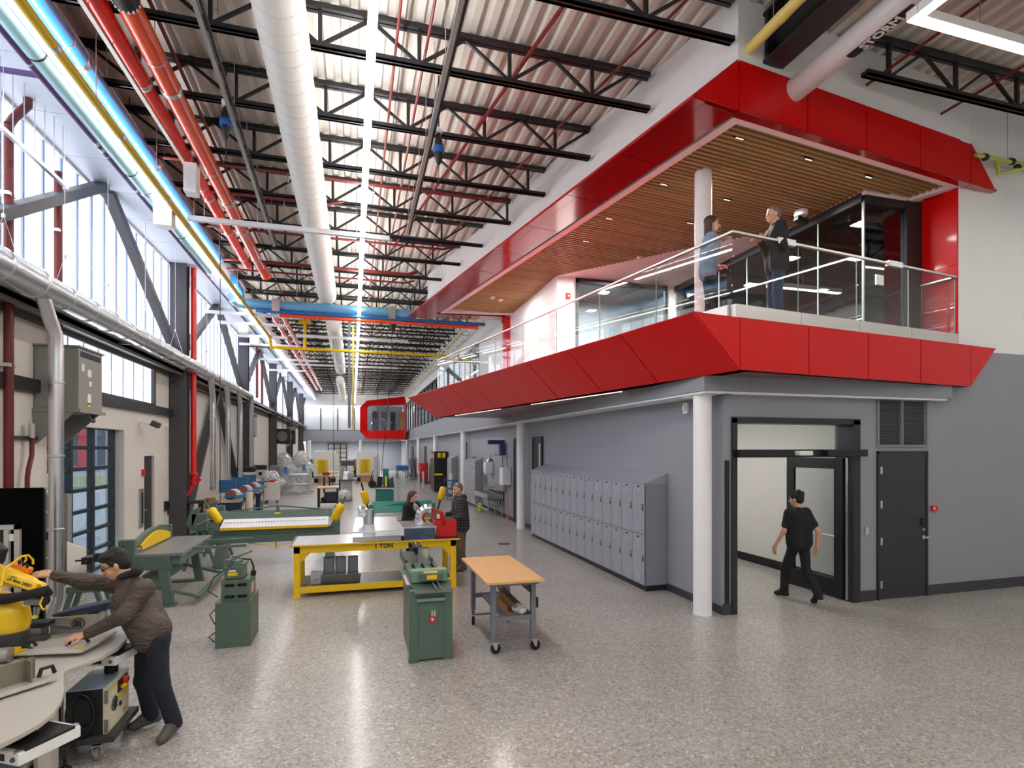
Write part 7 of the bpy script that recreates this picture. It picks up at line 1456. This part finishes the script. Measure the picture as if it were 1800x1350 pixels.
# controller carts
IV = mat('controller_ivory', '#ded8bd', .45); CB = mat('controller_black', '#2a2b2d', .45, spec=.3); CTOP = mat('controller_top', '#8fa3b5', .3)
def cart(x0, x1, y0, y1, z0, z1, lab, full=True):
    t = thing('controller_cart', lab, 'controller', ((x0+x1)/2, (y0+y1)/2, 0))
    MB().bx(x0, x1-.02, y0, y1, z0, z1).build('cabinet', CB, t, .006); MB().bx(x0+.01, x1-.01, y0+.0, y1, z1, z1+.008).build('top_sheet', CTOP, t); MB().bx(x1-.02, x1+.01, y0-.005, y1+.005, z0, z1+.004).build('door', IV, t, .004)
    W_ = y1-y0; Hh = z1-z0
    MB().bx(x1+.011, x1+.016, y0+W_*.45, y1-.04, z0+Hh*.66, z0+Hh*.94).build('control_recess', NBLK, t); MB().lathe((x1+.012, y0+W_*.72, z0+Hh*.86), [(.028, 0), (.028, .03), (.02, .04)], 14, 'X').build('stop_button', RED, t, smooth=True); MB().bx(x1+.014, x1+.05, y0+W_*.52, y0+W_*.70, z0+Hh*.72, z0+Hh*.80).build('rotary_switch', YELLOW, t, .015)
    MB().lathe((x1+.012, y0+W_*.30, z0+Hh*.52), [(.06, 0), (.06, .004)], 20, 'X').build('fan_grille', mat('fan_grey', '#8f8d86', .4, .5), t)
    for k in range(4): MB().bar((x1+.018, y0+W_*.30-.055*math.cos(k*.785), z0+Hh*.52-.055*math.sin(k*.785)), (x1+.018, y0+W_*.30+.055*math.cos(k*.785), z0+Hh*.52+.055*math.sin(k*.785)), .006).build('fan_spoke', NBLK, t)
    for dy, dz, w_, h_ in ((.5, .48, .18, .16), (.76, .5, .14, .14), (.10, .90, .26, .05), (.72, .12, .16, .05)): MB().bx(x1+.011, x1+.013, y0+W_*dy, y0+W_*(dy+w_), z0+Hh*dz, z0+Hh*(dz+h_)).build('yellow_label', mat('warn_yellow', '#e5c52e', .5), t)
    MB().bx(x1+.011, x1+.02, y0+W_*.52, y0+W_*.60, z0+Hh*.34, z0+Hh*.43).build('plug_socket', NBLK, t)
    for z in (z0+Hh*.82, z0+Hh*.18): MB().bx(x1-.01, x1+.015, y0-.012, y0+.0, z-.05, z+.05).build('hinge', STEEL, t)
    if full:
        m = MB()
        for k in range(6):
            r_ = .085+.005*k; m.tube([((x0+x1)/2-.02+r_*.85*math.cos(a*PI/12), y0-.02-.006*k, z0+Hh*.52+r_*1.5*math.sin(a*PI/12)) for a in range(25)], .007, 6)
        tag(m.build('coiled_cable', NBLK, t, smooth=True), kind='stuff'); MB().bx((x0+x1)/2-.05, (x0+x1)/2+.05, y0-.05, y0, z0+.06, z0+.10).build('cable_hook', NBLK, t)
        MB().lathe((x1-.09, y1-.08, z1+.008), [(.05, 0), (.05, .05), (.04, .06)], 16).build('lamp_base', NBLK, t, smooth=True); MB().bx(x1-.13, x1-.04, y1-.12, y1-.04, z1+.07, z1+.10).build('amber_cap', mat('amber', '#d98a1e', .4), t, .01)
        MB().tube([((x0+x1)/2, y0-.04, z0+.08), (x0+.05, y0-.1, .14), (x0+.0, y0-.05, .2), (x0+.1, y0-.02, .3)], .012, 8).build('floor_cable', NBLK, t, smooth=True)
        MB().bx(x0-.15, x1+.07, y0-.05, y1+.06, z0-.05, z0).bx(x0-.25, x1-.2, y0-.14, y0-.05, z0-.08, z0-.01).build('dolly', GRPH, t, .006)
        for (x, y) in ((x1-.06, y0+.02), (x1-.03, y1+.05), (x0-.1, y0+.05), (x0-.1, y1)): caster(t, x, y, .055, mat('caster_grey', '#8a8a88', .5))
        MB().tube([(x1-.24, y0-.08, .0), (x1-.24, y0-.08, z0-.06)], .012, 8).lathe((x1-.24, y0-.08, 0), [(.045, 0), (.045, .012), (.02, .03)], 14).build('levelling_foot', NBLK, t)
    return t
cart(-2.14, -1.87, 5.07, 5.50, .20, .56, 'black robot controller on casters with an ivory door beside the worker')
p = Z(60, 1345, .5); cart(-2.25, -1.88, 3.75, 4.2, .12, .56, 'second robot controller at the near edge of the table, partly out of view', False)
# robot arm
rb = thing('robot', 'yellow six-axis robot arm on the curved table', 'robot', tuple(Z(20, 1152, TZ))); b0 = Z(18, 1150, TZ); D0 = 4.36
MB().lathe(b0, [(.135, 0), (.135, .02), (.12, .03), (.12, .18), (.10, .20)], 28).build('base', GRPH, rb, .003, True)
MB().bx(b0.x+.05, b0.x+.13, b0.y-.15, b0.y-.125, TZ+.03, TZ+.09).build('yellow_label', YELLOW, rb); MB().lathe((b0.x-.02, b0.y-.2, TZ+.06), [(.055, 0), (.055, .12)], 18, 'X').build('motor_can', mat('can_grey', '#a4a5a6', .35, .6), rb, smooth=True)
q = lambda u, v, D=D0: PD(u, v, D)
soft('turret', [('cap', b0+V3((0, 0, .24)), b0+V3((0, 0, .32)), .125, .12), ('cap', b0+V3((0, 0, .30)), q(2, 1060), .11, .095), ('cap', q(36, 1085), q(28, 1062), .06, .055)], RY, rb, .011, .03)
soft('lower_arm', [('cap', q(-6, 1062), q(-30, 1012), .085, .075), ('cap', q(-30, 1012), q(-22, 985), .075, .07)], RY, rb, .011, .03)
soft('upper_arm', [('cap', q(-18, 1003), q(22, 1016), .072, .066), ('cap', q(22, 1016), q(66, 1031), .066, .040), ('cap', q(10, 1005), q(58, 1022), .045, .03), ('ell', q(70, 1033), (.045, .05, .045))], RY, rb, .009, .02)
MB().tube([q(-25, 1052, 4.2), q(8, 1053, 4.2), q(35, 1049, 4.2), (q(60, 1043, 4.2)), q(80, 1038, 4.22), q(86, 1044, 4.25)], [.035, .042, .036, .034, .042, .03], 12).build('cable_sleeve', mat('sleeve_black', '#17171a', .8), rb, smooth=True)
soft('wrist', [('cap', q(78, 1040, 4.3), q(80, 1056, 4.3), .034, .030), ('cap', q(78, 1058, 4.3), q(60, 1060, 4.3), .026, .02)], NBLK, rb, .007, .012)
MB().bar(q(45, 1058, 4.28), q(74, 1058, 4.28), .04, .045).bar(q(62, 1066, 4.28), q(62, 1086, 4.28), .02, .025).bar(q(70, 1066, 4.28), q(66, 1080, 4.28), .018, .02).build('gripper', mat('gripper_metal', '#8c8e90', .35, .8), rb, .003); MB().box(q(62, 1084, 4.27), (.03, .03, .025)).build('gripper_tip', mat('lime', '#c7d83a', .5), rb)
MB().tube([q(75, 1050, 4.26), q(70, 1062, 4.2), q(76, 1072, 4.2), q(84, 1066, 4.24)], .007, 6).build('yellow_hose', YELLOW, rb, smooth=True)
OB_ = mat('valve_orange', '#f0841e', .4)
MB().bar(q(24, 994, 4.4), q(54, 1004, 4.4), .05, .05).build('valve_block', OB_, rb, .006); MB().bar(q(28, 1003, 4.42), q(50, 1010, 4.42), .05, .05).build('bracket', DSTEEL, rb)
MB().tube([q(2, 1030, 4.2), q(8, 1000, 4.25), q(22, 990, 4.3), q(38, 978, 4.35), q(50, 976, 4.38), q(58, 984, 4.42), q(58, 992, 4.42)], .008, 8).tube([q(40, 992, 4.38), q(46, 984, 4.4), q(45, 978, 4.4)], .008, 8).build('yellow_cable', YELLOW, rb, smooth=True)
for k in range(3): MB().lathe(q(34+k*7, 992+k*3, 4.38), [(.01, 0), (.01, .03)], 8).build('fitting', NBLK, rb)
MB().tube([q(-4, 985, 4.3), q(2, 968, 4.3), q(-8, 960, 4.3)], .045, 10).build('black_motor', NBLK, rb, smooth=True)
# lettering on the upper arm, on its own small plate facing the room
pa, pb_ = q(14, 1016, 4.26), q(56, 1030, 4.26); dx = (pb_-pa).normalized(); nz = Vector((HC*0-.0, 0, 0)); vd = (cam.location-(pa+pb_)/2).normalized(); ny = vd.cross(dx).normalized(); nz = dx.cross(ny)
Mx = Matrix((dx, ny, nz)).transposed(); mid = (pa+pb_)/2
oc = W[rb.name].translation
MB().hex([mid+dx*a+ny*b+nz*c for c in (-.05, .0) for a, b in ((-.13, -.035), (.13, -.035), (.13, .03), (-.13, .03))]).build('arm_cover', RY, rb, .008)
text('lettering', 'LR Mate 200iD', .032, mat('letter_dark', '#3a3320', .5), rb, mid+nz*.0012-oc-ny*.004, Mx.to_euler(), .0006); text('lettering', 'ROBOT', .014, MATS['letter_dark'], rb, mid+nz*.0012-oc+ny*.018-dx*.06, Mx.to_euler(), .0006)
# fixture on the table
fx = thing('fixture_plate', 'light metal fixture plate with black handles and yellow blocks on the table', 'fixture', tuple(Z(100, 1140, TZ)))
def pl(pts, z, th, m, nm, bev=.002): MB().prism([Z(u, v, z) for u, v in pts], (0, 0, th)).build(nm, m, fx, bev)
pl([(25, 1146), (140, 1138), (165, 1128), (200, 1108), (205, 1112), (168, 1136), (143, 1148), (28, 1153)], TZ+.03, .015, mat('fixture_alu', '#d2cfc8', .4, .5), 'plate'); pl([(60, 1144), (128, 1140), (122, 1146), (64, 1151)], TZ+.004, .012, GRPH, 'shadow_plate')
for (u, v) in ((44, 1138), (137, 1131)):
    p = Z(u, v, TZ+.05); MB().tube([p+V3((-.06, 0, 0)), p+V3((-.05, 0, .035)), p+V3((.05, .01, .035)), p+V3((.07, .01, 0))], .013, 8).build('handle', NBLK, fx, smooth=True)
for (u, v) in ((40, 1147), (140, 1142)): p = Z(u, v, TZ+.03); MB().box(p+V3((0, 0, .0)), (.05, .04, .05)).build('yellow_block', mat('block_yellow', '#c9b52a', .4), fx, .004)
# instrument box with emblem, blue lid
p = Z(132, 1108, TZ); ib = thing('instrument_box', 'pale metal box with a round emblem and a dark blue lid on the table', 'box', p); rz = .12
MB().box(p+V3((0, .06, .07)), (.34, .22, .14), rz).build('case', mat('box_metal', '#b9b5ad', .35, .6), ib, .004)
ec = p+V3((.045, -.062, .075)); m = MB()
m.tube([ec+V3((.045*math.cos(a*PI/12), .004, .045*math.sin(a*PI/12))) for a in range(25)], .004, 6)
for k in (-1, 0, 1): m.bx(ec.x+k*.018-.004, ec.x+k*.018+.004, ec.y-.003, ec.y+.005, ec.z-.03, ec.z+.03)
m.build('emblem', NBLK, ib)
MB().hex([p+V3(v) for v in ((-.15, -.05, .145), (.24, -.02, .155), (.26, .16, .155), (-.10, .15, .145), (-.15, -.05, .165), (.26, -.01, .23), (.28, .16, .23), (-.10, .15, .17))]).build('blue_lid', mat('lid_navy', '#25334f', .5), ib, .006)
p = Z(62, 1122, TZ); sc_ = thing('vision_camera', 'black camera head on a metal block beside the robot base', 'camera', p); MB().box(p+V3((0, .02, .05)), (.13, .10, .09), -.15).build('block', mat('gripper_metal', '#8c8e90', .35, .8), sc_, .004); MB().box(p+V3((.01, .03, .12)), (.18, .12, .035), -.15).build('camera_head', NBLK, sc_, .006); MB().box(p+V3((.02, -.05, .02)), (.2, .07, .04), -.15).build('rail', DSTEEL, sc_, .004)
m = MB(); random.seed(4)
for k in range(4): a = p+V3((.08, .02, .1)); m.tube([a, a+V3((.05+.03*k, -.02, -.02)), a+V3((.12+.02*k, -.04+.03*k, -.06)), a+V3((.2, .02*k, -.05))], .006, 6)
tag(m.build('cables', mat('cable_grey', '#55565a', .5), sc_, smooth=True), kind='stuff'); MB().tube([p+V3((.12, .1, .03)), p+V3((.17, .12, .13)), p+V3((.3, .14, .15)), p+V3((.38, .14, .10))], .007, 6).build('yellow_cable', YELLOW, sc_, smooth=True)
p = Z(10, 1222, TZ); f2 = thing('angle_fixture', 'olive metal angle fixture with a black handle at the near side of the table', 'fixture', p); R3 = Matrix.Rotation(.75, 3, 'Z')
OL = mat('olive_metal', '#8d8672', .4, .5)
MB().box(p+V3((.0, .02, .025)), (.46, .16, .02), .85).build('plate', mat('fixture_alu', '#d2cfc8', .4, .5), f2, .003); MB().box(p+V3((-.02, .06, .10)), (.30, .012, .16), .85).box(p+V3((.05, .13, .10)), (.012, .14, .16), .85).build('angle_bracket', OL, f2, .003); MB().tube([p+V3((.12, .13, .05)), p+V3((.13, .14, .1)), p+V3((.17, .19, .1)), p+V3((.18, .2, .05))], .014, 8).build('handle', NBLK, f2, smooth=True)
# ================================================================ PEOPLE
DENIM = cloth('denim_dark', '#1d2231', .4, 14); JEAN = cloth('jeans_blue', '#2c3f5e', .4, 14)
HAIRB = mat('hair_black', '#191614', .6, bump=.5, bscale=90); HAIRBR = mat('hair_brown', '#4a3226', .55, bump=.5, bscale=90); HAIRG = mat('hair_grey', '#6f675f', .6, bump=.5, bscale=90)
BLKC = cloth('cloth_black', '#17171a', .4, 12); SHB = mat('shoe_black', '#161617', .55); SHG = mat('shoe_grey', '#5b5753', .75, noise=.1, nscale=40)
# worker at the robot
J = dict(pelvis=(-1.57, 5.50, .90), chest=(-1.76, 5.50, 1.22), neck=(-1.86, 5.50, 1.375), head=(-1.955, 5.48, 1.485),
  shL=(-1.75, 5.33, 1.305), elL=(-1.84, 5.13, 1.05), wrL=(-2.06, 5.17, .955), shR=(-1.86, 5.66, 1.30), elR=(-2.14, 5.66, 1.33), wrR=(-2.36, 5.60, 1.40),
  hipL=(-1.56, 5.415, .87), hipR=(-1.58, 5.59, .87), knL=(-1.58, 5.36, .47), knR=(-1.70, 5.60, .48), anL=(-1.47, 5.40, .10), anR=(-1.68, 5.66, .09), toeL=(-1.52, 5.24, .036), toeR=(-1.84, 5.58, .034))
J['wrR'] = V3(PD(92, 1010, 4.62)); J['elR'] = V3(PD(148, 1022, 4.72)); J['wrL'] = V3(PD(150, 1116, 4.42)); J['elL'] = V3(PD(218, 1082, 4.45)); J['head'] = V3(PD(203, 993, 4.66)); J['neck'] = V3(PD(222, 1010, 4.68)); J['shL'] = V3(PD(252, 1036, 4.60)); J['shR'] = V3(PD(205, 1026, 4.86)); J['chest'] = (J['shL']+J['shR'])/2+V3((.03, 0, -.10)); J['pelvis'] = V3(PD(267, 1112, 4.70)); J['hipL'] = V3(PD(275, 1122, 4.62)); J['hipR'] = V3(PD(258, 1122, 4.79)); J['knL'] = V3(PD(282, 1200, 4.60)); J['knR'] = V3(PD(252, 1196, 4.80))
p = F(306, 1290); J['anL'] = V3((p.x, p.y, .10)); p = F(283, 1308); J['toeL'] = V3((p.x, p.y, .036)); p = F(266, 1276); J['anR'] = V3((p.x, p.y, .10)); p = F(232, 1284); J['toeR'] = V3((p.x, p.y, .036))
wl_, wr_ = J['wrL'], J['wrR']
person('man in an olive brown quilted jacket reaching toward the yellow robot', (-1.6, 5.5, 0), J, (-1, -.05, -.25), (-1, -.22, -.42), (SKIN, mat('jacket_brown', '#4d4038', .55, noise=.1, nscale=20, bump=.9, bscale=16, bdist=.035, stretch=(1, 1, 2.2)), DENIM, HAIRB, SHG), 'short',
  hem=.98, ext=.005, hands=((wl_, (-1, -.12, -.12), (-.1, -.35, 1), .95, -1), (wr_, (-1, -.10, .12), (0, -.5, .8), .55, 1)), glasses=True, h=.009, hood=BLKC)
# woman at the bench
base = F(722, 998); J, f, s, g = stand((base.x, base.y, 0), -.75, 1.58, .04)
J['elL'] = g(.06, .20, 1.12); J['wrL'] = g(.26, .12, 1.08); J['elR'] = g(.02, -.24, 1.13); J['wrR'] = g(.22, -.14, 1.06)
person('woman in a black jacket and grey shirt standing behind the yellow bench', base, J, f, (f.x+.1, f.y, -.22), (SKIN2, BLKC, BLKC, HAIRBR, SHB), 'long', fem=True, hands=((J['wrL'], f, (0, 0, 1), .4, -1), (J['wrR'], f+s*.2, (0, 0, 1), .5, 1)), h=.012, shirt=cloth('grey_knit', '#a9a6a4', .3, 30), sc=.95)
# man in plaid
base = F(811, 1002); J, f, s, g = stand((base.x, base.y, 0), PI+.15, 1.76, .06)
J['elL'] = g(.05, .22, 1.10); J['wrL'] = g(.27, .16, 1.08); J['elR'] = g(.08, -.22, 1.12); J['wrR'] = g(.30, -.12, 1.12)
def plaid():
    m = mat('plaid_jacket', '#262c30', .85, bump=.3, bscale=20); nt = m.node_tree; b = nt.nodes['Principled BSDF']; tc = nt.nodes.new('ShaderNodeTexCoord'); w_ = []
    for ax, scl, ph in (('X', 5.5, 0), ('Z', 5.5, 1)):
        wv = nt.nodes.new('ShaderNodeTexWave'); wv.bands_direction = ax; wv.inputs['Scale'].default_value = scl; nt.links.new(tc.outputs['Object'], wv.inputs['Vector']); gt = nt.nodes.new('ShaderNodeMath'); gt.operation = 'GREATER_THAN'; gt.inputs[1].default_value = .9; nt.links.new(wv.outputs['Fac'], gt.inputs[0]); w_.append(gt.outputs[0])
    c1 = nt.nodes.new('ShaderNodeMix'); c1.data_type = 'RGBA'; c1.inputs[6].default_value = srgb('#1d2227'); c1.inputs[7].default_value = srgb('#5e3234'); nt.links.new(w_[0], c1.inputs[0])
    c2 = nt.nodes.new('ShaderNodeMix'); c2.data_type = 'RGBA'; c2.inputs[7].default_value = srgb('#465553'); nt.links.new(c1.outputs[2], c2.inputs[6]); nt.links.new(w_[1], c2.inputs[0]); nt.links.new(c2.outputs[2], b.inputs['Base Color']); return m
person('grey-bearded man in a dark plaid jacket by the red toolbox', base, J, f, (f.x, f.y-.1, -.18), (SKIN, plaid(), cloth('khaki', '#6b5a46', .4, 12), HAIRG, mat('boot', '#5d5146', .7)), 'crop', hands=((J['wrL'], f-s*.3, (0, 0, 1), .5, -1), (J['wrR'], f+s*.2, (0, 0, 1), .5, 1)), beard=mat('beard_grey', '#8d8178', .7, bump=.4, bscale=90), hood=True)
# woman on the balcony
hp = PD(1246, 390, 8.05); base = V3((hp.x+.02, hp.y+.05, FL)); J, f, s, g = stand(base, -.5, 1.66, .04)
rl = V3((RC.x+.02, RC.y+.06, RZ)); J['wrR'] = V3(PD(1266, 408, 7.72)); J['elR'] = g(.02, -.26, 1.14); J['shR'] = g(.03, -.17, 1.36); J['elL'] = g(-.02, .2, 1.08); J['wrL'] = g(.15, .15, 1.02); J['wrR'].z = RZ+.03
person('woman in a denim jacket resting a hand on the balcony handrail', base, J, f, (.85, -.50, -.0), (SKIN2, cloth('denim_jacket', '#8598ad', .6, 16), BLKC, HAIRBR, SHB), 'long', fem=True, hands=((J['wrR'], (.9, -.35, -.05), (0, 0, 1), .45, 1), (J['wrL'], f, (0, 0, 1), .5, -1)), sc=1.0)
# man on the balcony
hp = PD(1364, 372, 8.0); base = V3((hp.x+.06, hp.y+.05, FL)); J, f, s, g = stand(base, PI-.35, 1.80, .03)
J['elL'] = g(.02, .24, 1.10); J['wrL'] = g(.26, .10, 1.12); J['elR'] = g(.02, -.22, 1.10); J['wrR'] = g(.27, -.05, 1.10); J['wrL'] = V3(PD(1342, 418, 7.75)); J['wrR'] = J['wrL']+V3((.03, .12, .02))
person('man in a black zip jacket leaning on the balcony handrail', base, J, f, (-.93, .30, -.08), (SKIN, cloth('zip_black', '#232327', .4, 12), JEAN, HAIRG, SHB), 'crop', hands=((J['wrL'], (-.9, -.2, .1), (0, 0, 1), .9, -1), (J['wrR'], (-.9, -.2, .1), (0, 0, 1), .9, 1)))
# man walking through the doorway
base = F(1403, 1060); J, f, s, g = stand((base.x+.12, base.y+.1, 0), PI/2+.05, 1.76, .05)
J['knL'] = g(.20, .09, .50); J['anL'] = g(.22, .09, .11); J['toeL'] = g(.38, .10, .045); J['knR'] = g(-.05, -.09, .48); J['anR'] = g(-.28, -.09, .16); J['toeR'] = g(-.16, -.10, .036)
J['elL'] = g(.05, .27, 1.12); J['wrL'] = g(.16, .33, .88); J['elR'] = g(-.14, -.24, 1.12); J['wrR'] = g(-.10, -.25, .87)
person('man in a black t-shirt walking away through the double doorway', base, J, f, (f.x-.45, f.y, -.12), (SKIN, BLKC, BLKC, HAIRB, SHB), 'curly', sleeve=False, hands=((J['wrL'], (0, .25, -1), (-1, 0, 0), .4, 1), (J['wrR'], (0, .1, -1), (1, 0, 0), .4, -1)))
